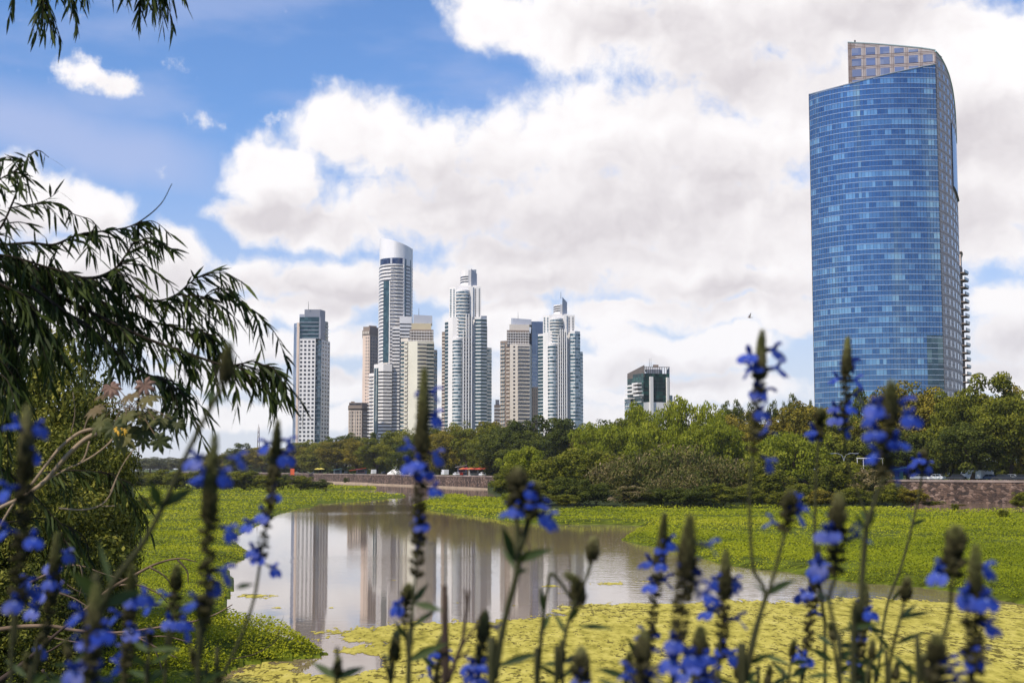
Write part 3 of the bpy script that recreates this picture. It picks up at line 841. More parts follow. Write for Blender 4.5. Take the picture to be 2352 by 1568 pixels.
t.windows((869.6, 16), (879, 3.4), 607, 1060, 3, 56, 0.25, 0.5, white, 'pier', off=.5, cap=100)
t.strip('glass_strip', [(881.5, 2.3), (895, -.4)], 645, 832, darkteal, .5)
t.strip('glass_strip', [(928, 1), (942, 7.8)], 594, 727, darkteal, .5)
t.strip('rim', [(894.7, -.4), (896.4, -.6)], 645, 1060, white, .7)
t.strip('rim', [(925.6, .6), (927.8, 1.2)], 594, 1060, white, .7)
t.ribbons([(896.4, -.6), (908, -1.5), (925.4, .5)], 607, 1060, 56, 0.10, white, 'ledge', off=1.0, base=.18)
t.block('shoulder', [(918, -7), (946, -5), (948, 12), (918, 12)], 729, white)
t.ribbons([(918.2, -7), (945.8, -5)], 742, 1060, 39, 0.36, winglass, 'shoulder_window', off=.1, base=.3)

# --- lower white tower with the same bands
t = Tower('banded_tower', 'lower white banded tower with a stepped shoulder in front of the round tower', 970, 872)
t.block('wall', [(858.5, 3), (864, 0), (880, -2), (900, 0), (901, 26), (858.5, 26)], 836, white)
t.block('step', [(848, 8), (858.3, 4), (858.3, 26), (848, 26)], 856, white)
t.strip('glass_strip', [(860.5, 2), (868.5, -.6)], 845, GB, darkteal, .5)
t.ribbons([(869, -.7), (880, -2), (899.8, 0)], 850, GB, 28, 0.38, winglass, off=.1, base=.25)
t.ribbons([(848.2, 7.9), (858, 4.2)], 860, GB, 26, 0.30, winglass, 'step_window', off=.1, base=.3)
t.ribbons([(848.2, 7.9), (856.5, 4.7)], 860, GB, 26, 0.22, white, 'balcony', off=1.4, base=.75)
t.block('chimney', [(881, 10), (889, 10), (889, 16), (881, 16)], 830.5, beige, bot=836)
t.ribbons([(900.4, 3), (917, 3)], 752, GB, 40, 0.45, winglass, 'gallery_window', off=.1, base=.2)
t.block('gallery', [(900.5, 3), (917.3, 3), (917.3, 20), (901.5, 20)], 750, white)

# --- cream tower with grey roof slab
t = Tower('cream_tower', 'cream tower with a pale grey roof slab and dark balcony storeys on top', 930, 965)
t.block('wall', [(937, 2), (958, 0), (996, 4), (997, 30), (937, 30)], 783, cream)
t.block('side_wing', [(920, 8), (936.8, 5), (936.8, 28), (920, 28)], 775, beige)
t.ribbons([(920.3, 7.9), (936.5, 5.1)], 778, GB, 32, 0.5, tealglass, 'balcony_glass', off=.3)
t.ribbons([(929.5, 6.3), (936.5, 5.1)], 778, GB, 32, 0.4, cream, 'balcony', off=.9)
t.windows((941, 1.7), (949, 1), 786, GB, 1, 32, 0.62, 0.42, winglass)
t.ribbons([(958.5, 0), (979, 2.1)], 786, GB, 32, 0.34, winglass, off=.15, base=.3)
t.ribbons([(980, 2.2), (995.5, 3.8)], 786, GB, 32, 0.5, darkteal, 'loggia', off=.1, base=.2)
t.ribbons([(959, 0), (978, 2.0)], 786, GB, 32, 0.2, cream, 'balcony_parapet', off=.8, base=.05)
t.block('upper_storeys', [(940, 4), (995, 6), (995, 28), (940, 28)], 755, brown, bot=783)
t.ribbons([(940, 3.9), (995, 5.9)], 757, 783, 4, 0.22, offwhite, 'terrace_rail', off=.6, base=.3)
t.windows((940, 3.9), (995, 5.9), 757, 783, 9, 1, 0.14, 1.0, offwhite, 'post', off=.5)
t.block('cream_head', [(944, 6), (990, 8), (990, 26), (944, 26)], 740, plain('ochre_render', (0.58, 0.50, 0.34), .9, .06, .05), bot=755)
t.block('roof_slab', [(948.5, 9), (992, 9), (992, 24), (948.5, 24)], [722.5, 725, 725, 722.5], palemetal, bot=740)
t.mast(961, 706, 722)
t.block('rear_wing', [(996.2, 10), (1004, 12), (1003, 30), (996.2, 30)], 800, beige)
t.ribbons([(996.4, 10), (1003.8, 12)], 802, GB, 30, 0.5, tealglass, 'rear_window', off=.15)

# --- the two matching towers with round lantern heads
def lantern_tower(label, d, px, S_):
    """S_: picture rows and columns of the parts"""
    t = Tower('lantern_tower', label, d, px, group='towers with round lantern heads')
    L, R = S_['body']
    w = R - L
    q = lambda k: L + w * k
    A, B = S_['upper']
    t.block('upper_wall', [(A, 6), (A + (B - A) * .2, 3), (B, 3), (B, 30), (A, 30)], S_['utop'], white)
    # body: white corner piers, a bowed window bay and a ribbed white spine
    t.block('wall', [(q(0), 6), (q(.12), 2), (q(.16), 1), (q(.72), 0), (q(.72), 30), (q(0), 30)], S_['top'], white)
    bay = fine_line([(q(.16), 1.2), (q(.22), -1.6), (q(.34), -2.6), (q(.46), -1.6), (q(.52), .6)], 3)
    ub = [(A + (B - A) * k, dd) for k, dd in ((.22, 3.0), (.30, 0.6), (.42, -.2), (.54, 0.6), (.62, 2.8))]; ub = fine_line(ub, 3)
    t.block('bay', bay + [(q(.52), 8), (q(.16), 8)], S_['bay'], white)
    t.ribbons(bay, S_['bay'] + 3, GB, S_['nb'], 0.55, tealglass, 'bay_window', off=.12, base=.2)
    t.block('upper_bay', ub + [(ub[-1][0], 8), (ub[0][0], 8)], S_['utop'] + 8, white)
    t.ribbons(ub, S_['utop'] + 10, S_['bay'] - 2, S_['nu'], 0.55, tealglass, 'upper_bay_window', off=.12, base=.2)
    t.ribbons(ub, S_['utop'] + 10, S_['bay'] - 2, S_['nu'], 0.16, white, 'ledge', off=1.0, base=.0)
    # ribbed spine
    for k in S_['ribs']:
        t.strip('rib', [(q(k), 0), (q(k + .032), 0)], S_['top'] - 6 if k > .6 else S_['bay'] - 20, GB, white, 1.3, 1.3)
    for a_, b_ in zip(S_['ribs'], S_['ribs'][1:]):
        t.windows((q(a_ + .034), 0), (q(b_ - .002), 0), S_['bay'], GB, 1, S_['nb'], 0.55, 0.5, winglass, 'spine_window', off=.1)
    t.strip('spine', [(A + (B - A) * .66, 2.9), (A + (B - A) * .74, 2.9)], S_['utop'] - 1, S_['top'], white, .9)
    t.windows((A + (B - A) * .76, 3), (B, 3), S_['utop'] + 4, S_['top'], 2, S_['nu'] + 2, 0.3, 0.6, winglass, 'upper_window', off=.1)
    t.windows((A, 6), (A + (B - A) * .2, 3), S_['utop'] + 4, S_['top'], 2, S_['nu'] + 2, 0.5, 0.6, tealglass, 'upper_window', off=.1)
    # glazed wing on the far side
    G0, G1, gt = S_['gw']
    t.block('glazed_wing', [(G0, 1), (G0 + (G1 - G0) * .5, 0), (G1, 3), (G1, 26), (G0, 26)], gt, white)
    t.ribbons([(G0 + .5, 1), (G0 + (G1 - G0) * .5, 0), (G1, 3)], gt + 4, GB, S_['ng'], 0.62, S_['gm'], 'wing_window', off=.12, base=.15)
    if 'gw2' in S_:
        H0, H1, ht = S_['gw2']
        t.block('outer_wing', [(H0, 3.2), (H1, 6), (H1, 26), (H0, 26)], ht, S_['owm'])
        t.ribbons([(H0 + .2, 3.3), (H1, 6)], ht + 3, GB, S_['nh'], 0.55, tealglass, 'outer_window', off=.12, base=.2)
    # dark balconies on the near side
    D0, D1, dt = S_['dark']
    t.block('balcony_wing', [(D0, 10), (D1, 6.2), (D1, 28), (D0, 28)], dt, white)
    t.ribbons([(D0, 10), (D1, 6.3)], dt + 3, GB, S_['nd'], 0.68, darkteal, 'balcony_glass', off=.3, base=.1)
    # lantern
    cx, r, lt, lb = S_['lant']
    ring = [(cx + r * math.cos(math.pi * (1 - k / 8)), 14 - 9 * math.sin(math.pi * k / 8)) for k in range(9)]
    ringb = [(cx + r * math.cos(math.pi * k / 5), 14 + 9 * math.sin(math.pi * k / 5)) for k in range(1, 5)]
    tops = S_['ltops']
    hi = [tops[0] + (tops[1] - tops[0]) * (x - (cx - r)) / (2 * r) for x, _ in ring + ringb]
    t.block('lantern', ring + ringb, hi, white, bot=lb)
    t.ribbons(ring[:5], lt, lt + (lb - lt) * .62, 3, 0.45, winglass, 'lantern_slot', off=.15)
    t.block('lantern_fin', [(cx + r * .35, 4), (cx + r * 1.08, 8), (cx + r * 1.08, 20), (cx + r * .35, 20)], [S_['fin'], S_['fin'] + 12, S_['fin'] + 12, S_['fin']], S_['finm'], bot=lb)
    t.block('drum', [(cx - r * 1.2, 5), (cx + r * 1.2, 5), (cx + r * 1.2, 24), (cx - r * 1.2, 24)], lb - 3, offwhite, bot=S_['utop'])
    return t
t = lantern_tower('taller of the two white lantern topped towers, with a bowed glass bay', 900, 1072,
    dict(body=(1029, 1092), upper=(1031, 1105), utop=657, top=727, bay=777, nb=37, nu=14, ribs=(.54, .64, .74, .84), ng=42, nh=34, nd=40,
         gw=(1090, 1118, 727), gw2=(1118.2, 1129, 797), owm=beige, gm=darkteal, dark=(1022, 1031, 732), lant=(1075, 18.5, 628, 656), ltops=(621, 619), fin=617, finm=palemetal))
t.block('rear_slab', [(1014.5, 14), (1023, 13), (1023, 34), (1014.5, 34)], 757, brown)
t.ribbons([(1014.7, 13.9), (1022, 13.1)], 760, GB, 38, 0.3, beige, 'rear_balcony', off=.6)
t.block('roof_box', [(1104, 14), (1118, 14), (1118, 26), (1104, 26)], 720, palemetal, bot=740)
t.block('rear_shoulder', [(1110, 10), (1119, 10), (1119, 26), (1110, 26)], 745, beige, bot=790)
t = lantern_tower('shorter white lantern topped tower with narrow ribs beside the blue glass wedge', 880, 1290,
    dict(body=(1249, 1309), upper=(1247.5, 1321), utop=722, top=762, bay=790, nb=34, nu=8, ribs=(.54, .62, .70, .78, .86), ng=38, nh=33, nd=38,
         gw=(1309, 1333, 760), gw2=(1333.2, 1339, 806), owm=white, gm=tealglass, dark=(1236, 1249, 764), lant=(1287, 15, 697, 722), ltops=(700, 698), fin=682, finm=palemetal))
t.mast(1289, 668, 684)

# --- beige tower with brown balcony wing
t = Tower('beige_tower', 'beige tower with a sloping grey roof slab and brown balcony wing', 1050, 1188)
t.block('wall', [(1171, 1), (1190, 0), (1217, 2), (1221, 8), (1221, 32), (1171, 32)], 790, beige)
t.block('balcony_wing', [(1149, 8), (1160, 5), (1171, 4), (1171, 30), (1149, 30)], 781, brown)
t.ribbons([(1149.3, 8), (1160, 5)], 784, GB, 32, 0.25, beige, 'wing_slab', off=.7)
t.windows((1150, 7.8), (1160, 5), 784, GB, 2, 32, 0.5, 0.5, tealglass, 'wing_window')
t.ribbons([(1163, 4.6), (1170.5, 4)], 784, GB, 32, 0.3, beige, 'wing_slab', off=.5)
t.windows((1178, .6), (1184, .3), 792, GB, 1, 32, 0.75, 0.45, winglass)
t.ribbons([(1189, 0), (1216, 1.9)], 792, GB, 32, 0.34, winglass, off=.08, base=.3)
t.ribbons([(1188, 0), (1216, 1.9)], 792, GB, 32, 0.22, beige, 'balcony_parapet', off=.9, base=.05)
t.block('upper_storeys', [(1164, 3), (1216, 5), (1217, 30), (1164, 30)], 757, brown, bot=790)
t.ribbons([(1164, 2.9), (1216, 4.9)], 760, 790, 5, 0.22, offwhite, 'terrace_rail', off=.6, base=.3)
t.windows((1164, 2.9), (1216, 4.9), 760, 790, 9, 1, 0.13, 1.0, offwhite, 'post', off=.5)
t.block('cream_head', [(1170, 5), (1216, 7), (1216, 28), (1170, 28)], 743, beige, bot=757)
t.block('roof_slab', [(1178, 8), (1221, 9), (1221, 26), (1174, 26)], [730.5, 733.5, 733.5, 730.5], palemetal, bot=743)
t.mast(1190, 715, 731)

# --- blue glass wedge on a peach base
t = Tower('glass_wedge_tower', 'blue grey glass wedge on a peach stone base between the beige and lantern towers', 1070, 1234)
t.block('glass_body', [(1216, 2), (1222, 0), (1240, 8), (1250, 10), (1250, 34), (1216, 34)], [790, 738, 775, 775, 738, 738], blueglass, bot=890)
t.block('glass_sail', [(1223, 4), (1249, 12), (1249, 30), (1223, 30)], 737, plain('sail_glass', (0.16, 0.20, 0.29), .15, .1, .05, .6, .4))
t.block('stone_base', [(1216, 1.6), (1250, 1.6), (1250, 34), (1216, 34)], 888, peach)
t.windows((1217, 1.6), (1234, 1.6), 892, GB, 4, 22, 0.25, 0.65, brown)
t.ribbons([(1217, 1.8), (1222, 0), (1237, 7)], 806, 888, 9, 0.18, offwhite, 'sill_line', off=.15)

# --- small distant block
t = Tower('distant_block', 'small dark distant block in the gap before the beige tower', 1150, 1142, cat='building', group='small distant buildings')
t.block('wall', [(1135, 0), (1149, 2), (1149, 20), (1135, 20)], 929, brown)
t.block('roof_tier', [(1138, 3), (1147, 4), (1147, 16), (1138, 16)], 917, greyclad, bot=929)
t.ribbons([(1135.2, 0), (1148.8, 2)], 931, GB, 18, 0.35, offwhite, 'ledge', off=.3)
t.windows((1138.2, 3), (1146.8, 4), 918, 929, 3, 3, 0.5, 0.5, winglass)
t = Tower('distant_block', 'pale distant block peeping over the trees behind the tall flower spike', 1150, 1010, cat='building', group='small distant buildings')
t.block('wall', [(1003.5, 0), (1015, 0), (1015, 20), (1003.5, 20)], 958, offwhite)
t.windows((1004, 0), (1014.6, 0), 960, 1040, 4, 12, 0.5, 0.5, winglass)
t.block('roof_house', [(1006, 4), (1011, 4), (1011, 12), (1006, 12)], 954, offwhite, bot=958)
t = Tower('distant_block', 'tiny grey flat roofed block above the hazy treeline', 1200, 311, ref=1060, cat='building', group='small distant buildings')
t.block('wall', [(304, 0), (318, 0), (318, 20), (304, 20)], 1047, palemetal)
t.ribbons([(304.2, 0), (317.8, 0)], 1048, 1072, 6, 0.4, winglass, off=.1)

# --- dark green glass block with white columns
t = Tower('green_glass_building', 'dark green glass block with white columns and wavy white balconies', 650, 1490, cat='building')
t.block('wall', [(1441, 14), (1478, 0), (1538, 4), (1539, 30), (1452, 32)], 857, greenglass, bot=926)
t.block('base', [(1478, -.1), (1538, 3.9), (1539, 29), (1482, 29)], 923, white)
t.block('inner_base', [(1441, 14), (1477.8, 0), (1477.8, 30), (1452, 32)], 926, greenglass)
t.strip('column', [(1491.4, 1), (1498.8, 1.5)], 864.5, GB, white, 1.0, 1.2)
t.strip('column', [(1530, 3.4), (1534.6, 3.8)], 865.5, GB, white, 1.0, 1.2)
t.ribbons([(1478.2, 0), (1491, 1)], 862, 923, 7, 0.14, darkmetal, 'spandrel', off=.2)
t.ribbons([(1499, 1.6), (1530, 3.5)], 862, 923, 7, 0.14, darkmetal, 'spandrel', off=.2)
t.windows((1499, 1.5), (1511, 2.4), 923, 1000, 1, 8, 0.95, 0.5, winglass)
t.windows((1520, 2.9), (1530, 3.5), 923, 1000, 1, 8, 0.85, 0.5, winglass)
for k, (a, b, py) in enumerate([(1446, 1464, 882), (1461, 1474, 878), (1446, 1464, 891), (1461, 1474, 886.5), (1444, 1463, 900), (1461, 1476, 896), (1464, 1478, 905), (1441.5, 1452, 910)]):
    f = lambda x: 14 * (1478 - x) / 37.0
    m_ = [(a, f(a)), ((a + b) / 2, f((a + b) / 2)), (b, f(b))]
    t.strip('balcony', m_, py, py + 3.6, white, 2.2, 2.4)
t.ribbons([(1452, 9.8), (1478, 0)], 904, 960, 6, 0.13, white, 'floor_slab', off=1.2)
t.block('low_wing', [(1434.5, 16), (1448, 10), (1450, 26), (1436, 28)], 911, tealglass)
t.ribbons([(1434.7, 16), (1448, 10.1)], 911, 990, 8, 0.14, white, 'wing_slab', off=.4)
t.block('side_bay', [(1538.2, 7), (1544.6, 9), (1544, 22), (1538.2, 22)], 905.5, tealglass)
t.ribbons([(1538.3, 6.9), (1544.5, 9)], 905, 980, 7, 0.14, white, 'bay_slab', off=.4)
t.block('penthouse', [(1486, 5), (1516, 6), (1521, 10), (1518, 26), (1484, 24)], 846, greyclad, bot=857)
t.block('penthouse_wall', [(1482, 8), (1520, 9), (1520, 24), (1482, 22)], 840.5, offwhite, bot=846)
t.block('roof_tank', [(1500, 10), (1513, 10.6), (1513, 18), (1500, 18)], 833.5, brown, bot=841)
t.block('side_screen', [(1441.2, 13.7), (1480, -.3), (1480.6, .6), (1441.8, 14.6)], [858, 838, 838, 858], plain('screen_slats', (0.14, 0.12, 0.11), .8, .2, 1, .2), bot=866)
for px in (1482, 1486, 1490.5, 1495, 1500, 1505, 1510, 1515, 1521, 1526.5, 1532, 1537.5):
    k = (px - 1478) / 60
    m = t.mb(); x, y = t.p(px, .3 + 4 * k); m.tube([(x, y, t.z(857)), (x, y, t.z(841.5))], .16, 4); m.build('roof_post', darkmetal, t.r)
t.strip('roof_rail', [(1479, .2), (1538, 4.2)], 842.2, 841.2, darkmetal, .25, .3)
t.block('end_screen', [(1531, 4.2), (1538.4, 4.7), (1538.4, 20), (1536, 20)], [852, 842, 842, 842], plain('frosted_screen', (.3, .33, .36), .4, .1, .1), bot=857)
t.mast(1492, 821, 841, .1); t.mast(1496, 820, 841, .1)

# --- tower with stacked balconies behind the big glass tower
t = Tower('balcony_tower', 'narrow dark tower edge of stacked balconies behind the big blue tower', 640, 2208, ref=700)
t.block('wall', [(2180, 6), (2206, 4), (2213, 12), (2211, 30), (2180, 30)], 606, brown)
t.block('head', [(2188, 8), (2209, 6), (2212, 12), (2209, 24), (2188, 24)], 575, pinkish, bot=606)
t.block('roof_plate', [(2186, 7), (2213, 5), (2215, 12), (2212, 26), (2186, 26)], 573, brown, bot=575)
t.ribbons([(2204, 3.6), (2213.5, 11.6)], 608, 1064, 27, 0.12, brown, 'balcony_slab', off=2.4, thick=3)
t.ribbons([(2205.5, 4.2), (2214.2, 11.6)], 608, 1064, 27, 0.36, darkteal, 'balcony_rail', off=2.5, thick=.3, base=.12)

# --- far masts and crane above the trees
def lattice(name, label, cat, px, top, bot, d, w, mat=darkmetal):
    x, y, z0 = at(px, bot, d); z1 = zof(top, d)
    t = thing(name, label, cat, (x, y, PROM))
    m = MB()
    for k in range(4):
        a, b = (1 if k & 1 else -1) * w / 2, (1 if k & 2 else -1) * w / 2
        m.tube([(x + a, y + b, PROM), (x + a * .3, y + b * .3, z1 - (z1 - z0) * .12)], .1, 4)
    n_ = 9
    for i in range(n_):
        k0, k1 = i / n_, (i + 1) / n_
        za, zb = PROM + (z1 - PROM) * .88 * k0, PROM + (z1 - PROM) * .88 * k1
        wa, wb = w / 2 * (1 - .7 * k0), w / 2 * (1 - .7 * k1)
        m.tube([(x - wa, y - wa, za), (x + wb, y - wb, zb)], .07, 4); m.tube([(x + wa, y - wa, za), (x - wb, y - wb, zb)], .07, 4)
    m.build('lattice', mat, t)
    m = MB(); m.tube([(x, y, z1 - (z1 - z0) * .13), (x, y, z1)], .12, 4); m.build('antenna', mat, t)
    return t
rust = plain('mast_paint', (0.16, 0.10, 0.09), .7, .2, .5)
lattice('radio_mast', 'thin lattice radio mast over the treeline before the white tower', 'mast', 593.5, 974, 1030, 900, 2.2, rust)
lattice('radio_mast', 'faint needle thin mast by the hanging castor leaves', 'mast', 318, 1012, 1062, 1100, 1.2, rust)
lattice('radio_mast', 'thin pale mast in the sky gap beside the low brown building', 'mast', 792, 1000, 1040, 900, 1.0, rust)
x, y, z = at(418, 1068, 1300)
t = thing('tower_crane', 'tiny tower crane far off over the hazy trees', 'crane', (x, y, PROM))
m = MB(); m.tube([(x, y, PROM), (x, y, zof(1051, 1300))], .5, 4); m.build('tower', rust, t)
m = MB(); m.tube([(x - 6, y, zof(1054, 1300)), (x + 9, y, zof(1053.5, 1300))], .4, 4); m.build('jib', rust, t)
m = MB(); m.tube([(x, y, zof(1051, 1300)), (x + 8, y, zof(1053.6, 1300))], .12, 4); m.build('tie_bar', rust, t)

# ------------------------------------------------------------------ the big blue glass tower
t = Tower('glass_tower', 'huge curved blue glass tower with a slanted top and pinkish stone side', 520, 2030, ref=560, group='blue glass tower')
D0 = t.d
FA = [(1864.5, 20), (1880, 15.5), (1905, 11), (1940, 6.5), (1980, 3.2), (2020, 1.2), (2060, 0.2), (2100, 0), (2160, 1.2)]
NX, NF = 42, 38
fx = np.array([t.p(*q) for q in FA]); L = np.r_[0, np.cumsum(np.hypot(*np.diff(fx, axis=0).T))]
uu = np.linspace(0, L[-1], NX + 1)
# smooth arc through the points
co = np.polyfit(L, fx[:, 1], 4); AX_ = np.interp(uu, L, fx[:, 0]); AY_ = np.polyval(co, uu)
arc = list(zip(AX_, AY_))
zg0, zgt = PROM - .5, None
FH = (zof(186, 526) - PROM) / NF
# slanted top edge: picture rows along the arc
ttop = [(1858, 217.5), (1890, 209), (1930, 198.5), (1980, 185.5), (2030, 173), (2080, 162), (2120, 154), (2151, 148)]
def ztop_at(i):
    px = 1176 + F * (AX_[i] / AY_[i]) * (CP - (784 - 190) / F * SP)
    py = np.interp(px, [q[0] for q in ttop], [q[1] for q in ttop])
    return zof(py, AY_[i])
ZT = [ztop_at(i) for i in range(NX + 1)]
r = np.random.default_rng(5)
m = t.mb()
tint = np.zeros((NF * 2 + 14, NX))
for f in range(NF + 7):
    run = 0; state = 0
    for i in range(NX):
        if run <= 0:
            state = r.choice([0, 1, 2], p=[.54, .26, .20]); run = r.integers(1, 5)
        run -= 1
        sh = {0: r.uniform(.12, .28), 1: r.uniform(.52, .70), 2: r.uniform(.36, .48)}[state]
        tint[2 * f + 1, i] = sh
        tint[2 * f, i] = r.uniform(.20, .27) if state < 2 or r.uniform() < .4 else r.uniform(.14, .2)
    if f % 6 == 5: tint[2 * f:2 * f + 2] *= .8
for f in range(NF + 7):
    for h_, (a, b) in enumerate(((0, .46), (.46, 1.0))):
        for i in range(NX):
            z0 = zg0 + FH * (f + a); z1 = zg0 + FH * (f + b)
            if z0 >= max(ZT[i], ZT[i + 1]): continue
            q = [(arc[i][0], arc[i][1], min(z0, ZT[i])), (arc[i+1][0], arc[i+1][1], min(z0, ZT[i+1])), (arc[i+1][0], arc[i+1][1], min(z1, ZT[i+1])), (arc[i][0], arc[i][1], min(z1, ZT[i]))]
            v = tint[2 * f + h_, i]
            m.add(q, [(0, 1, 2, 3)], (v, r.uniform(), 0))
def curtain_mat():
    mm, nt, p = base_mat('blue_curtain_glass')
    a = nt.nodes.new('ShaderNodeAttribute'); a.attribute_name = 'Col'
    sp = nt.nodes.new('ShaderNodeSeparateColor'); nt.links.new(a.outputs['Color'], sp.inputs[0])
    c = ramp(nt, sp.outputs[0], [(0, (0.026, 0.085, 0.21)), (0.12, (0.040, 0.120, 0.275)), (0.3, (0.078, 0.185, 0.355)), (0.6, (0.175, 0.345, 0.52)), (0.8, (0.29, 0.49, 0.63)), (1, (.5, .65, .78))])
    nt.links.new(c, p.inputs['Base Color'])
    p.inputs['Metallic'].default_value = 0.55; p.inputs['Roughness'].default_value = 0.07; p.inputs['Specular IOR Level'].default_value = 0.7
    n_ = nt.nodes.new('ShaderNodeTexNoise'); n_.inputs['Scale'].default_value = 0.18
    tc = nt.nodes.new('ShaderNodeTexCoord'); nt.links.new(tc.outputs['Object'], n_.inputs['Vector'])
    b = nt.nodes.new('ShaderNodeBump'); b.inputs['Strength'].default_value = 0.12; b.inputs['Distance'].default_value = 0.5
    nt.links.new(n_.outputs[0], b.inputs['Height']); nt.links.new(b.outputs[0], p.inputs['Normal'])
    return mm
cw = m.build('curtain_wall', curtain_mat(), t.r)
alu = plain('bright_aluminium', (0.50, 0.57, 0.67), 0.22, .04, .2, .7, .6)
for f in range(NF + 6):
    for k, (o_, hh) in enumerate(((0.0, .20), (.46, .13))):
        z0 = zg0 + FH * (f + o_)
        pts = [(arc[i][0], arc[i][1]) for i in range(NX + 1) if ZT[i] > z0 + hh]
        if len(pts) < 2: continue
        m = t.mb(); m.strip(pts, z0, z0 + hh, .16, .3); m.build('fin', alu, t.r)
m = t.mb()
for i in range(0, NX + 1):
    wd = .05
    m.tube([(arc[i][0], arc[i][1] - .05, zg0), (arc[i][0], arc[i][1] - .05, ZT[i])], .05 if i not in (0, NX) else .16, 4)
m.build('mullion', darkmetal, t.r)
m = t.mb(); m.tube([(x, y - .1, z + .05) for (x, y), z in zip(arc, ZT)], .22, 5); m.build('top_rail', alu, t.r)
# stone body behind: flat front with a window grid, curved side with a sweeping top
stone = plain('pink_granite', (0.56, 0.475, 0.45), 0.75, .10, .3, .3)
sidepts = [(2160, 1.4), (2176, 8), (2189, 17), (2198, 28), (2202.5, 40), (2203, 50)]
side = [t.p(*q) for q in sidepts]
fine = []
for k in np.linspace(0, len(side) - 1, 16):
    i = min(int(k), len(side) - 2); f_ = k - i
    fine.append((side[i][0] * (1 - f_) + side[i+1][0] * f_, side[i][1] * (1 - f_) + side[i+1][1] * f_))
# smooth
sm = [fine[0]] + [tuple((np.array(fine[i-1]) + 2 * np.array(fine[i]) + np.array(fine[i+1])) / 4) for i in range(1, len(fine) - 1)] + [fine[-1]]
ang_rows = [118, 123, 130, 138, 147, 157, 168, 180, 193, 207, 222, 238, 256, 276, 300, 330]
m = t.mb()
plan = sm + [t.p(1930, 52), t.p(1900, 30)]
zt = [zof(a, p[1]) for a, p in zip(ang_rows, sm)]
plan2 = sm; 
V = [(x, y, PROM - .5) for x, y in sm] + [(x, y, z) for (x, y), z in zip(sm, zt)]
n_ = len(sm)
m.add(V, [(i, i + 1, n_ + i + 1, n_ + i) for i in range(n_ - 1)])
m.build('stone_side', stone, t.r)
# joints and windows on the curved side
m = t.mb()
for j in range(44):
    z0 = PROM + FH * j
    pts = [p for p, z in zip(sm, zt) if z > z0 + .7]
    if len(pts) > 1: m.strip(pts, z0 + .1, z0 + .22, .05, .2); m.strip(pts, z0 + FH * .5, z0 + FH * .5 + .09, .05, .2)
m.build('stone_groove', plain('rust_joint', (0.20, 0.12, 0.09), .8, .2, .5), t.r)
sideglass = glassmat('side_glass', (0.27, 0.25, 0.265), (0.44, 0.42, 0.43), 2.0, .15, .3, .5)
cnt = 0; rest = t.mb()
for j in range(43, -1, -1):
    z0 = PROM + FH * j
    for i in range(1, n_ - 2, 2):
        if zt[i + 1] < z0 + FH: continue
        A_, B_ = np.array(sm[i]), np.array(sm[i + 1])
        seg = [tuple(A_ * .85 + B_ * .15), tuple(A_ * .1 + B_ * .9)]
        if cnt < 100:
            m = t.mb(); m.strip(seg, z0 + FH * .25, z0 + FH * .82, .06, .2); m.build('side_window', sideglass, t.r); cnt += 1
        else: rest.strip(seg, z0 + FH * .25, z0 + FH * .82, .06, .2)
o = rest.build('side_window', sideglass, t.r); o['kind'] = 'stuff'
# edge of the sweeping top in greenish glass
m = t.mb(); m.tube([(x, y, z) for (x, y), z in zip(sm, zt)], .35, 5); m.build('edge_rail', plain('sea_green_edge', (.30, .48, .48), .3, .05, .2, .5, .3), t.r)
# recessed dark slot on the side
m = t.mb()
k0, k1 = 7, 13
m.strip(sm[k0:k1], [zof(a, p[1]) for a, p in zip(np.linspace(430, 462, k1 - k0), sm[k0:k1])], [zof(a, p[1]) for a, p in zip(np.linspace(283, 330, k1 - k0), sm[k0:k1])], .25, .3)
m.build('sky_garden_glass', plain('slot_glass', (0.19, 0.21, 0.27), .2, .1, .1, .5, .3), t.r)
m = t.mb()
m.tube([(*sm[k0], zof(283, sm[k0][1])), (*sm[k0], zof(430, sm[k0][1]))], .55, 4)
m.tube([(p[0] + .2, p[1] - .3, zof(a, p[1])) for a, p in zip(np.linspace(430, 462, k1 - k0), sm[k0:k1])], .5, 4)
m.build('slot_frame', darkmetal, t.r)
# raised stone head with big windows
h0 = t.p(1957, 8.5); h1 = t.p(2161, 1.5)
hz = lambda k: zof(np.interp(k, [0, .3, .6, .85, 1], [98, 101, 106, 111, 116]), h0[1] * (1 - k) + h1[1] * k)
ks = np.linspace(0, 1, 13)
m = t.mb()
fp = [(h0[0] * (1 - k) + h1[0] * k, h0[1] * (1 - k) + h1[1] * k) for k in ks]
m.strip(fp, zof(240, 525), [hz(k) for k in ks], 0, 1.2); m.build('stone_head', plain('grey_granite', (0.44, 0.395, 0.39), 0.7, .08, .3, .3), t.r)
m = t.mb(); m.prism([fp[0], fp[0 + 1], t.p(1985, 44), t.p(1975, 44)], zof(240, 525), [hz(0), hz(.08), zof(118, 564), zof(118, 564)]); m.build('head_return', stone, t.r)
headglass = glassmat('head_glass', (0.13, 0.16, 0.26), (0.28, 0.30, 0.39), 3.0, .12, .3, .5)
for j in range(4):
    zc = zof(114 + 24.5 * j, 525)
    for i in range(6):
        k0_, k1_ = (i + .27) / 6.15, (i + .92) / 6.15
        A_ = (h0[0] * (1 - k0_) + h1[0] * k0_, h0[1] * (1 - k0_) + h1[1] * k0_); B_ = (h0[0] * (1 - k1_) + h1[0] * k1_, h0[1] * (1 - k1_) + h1[1] * k1_)
        zt_ = min(zc + 1.3, hz(k1_) - .6); zb_ = zc - 1.5
        if zt_ - zb_ < .5: continue
        if zb_ < ZT[min(NX, int(8 + i * 6))] - 4: continue
        m = t.mb(); m.strip([A_, B_], zb_, zt_, .12, .3); m.build('head_window', headglass, t.r)
m = t.mb()
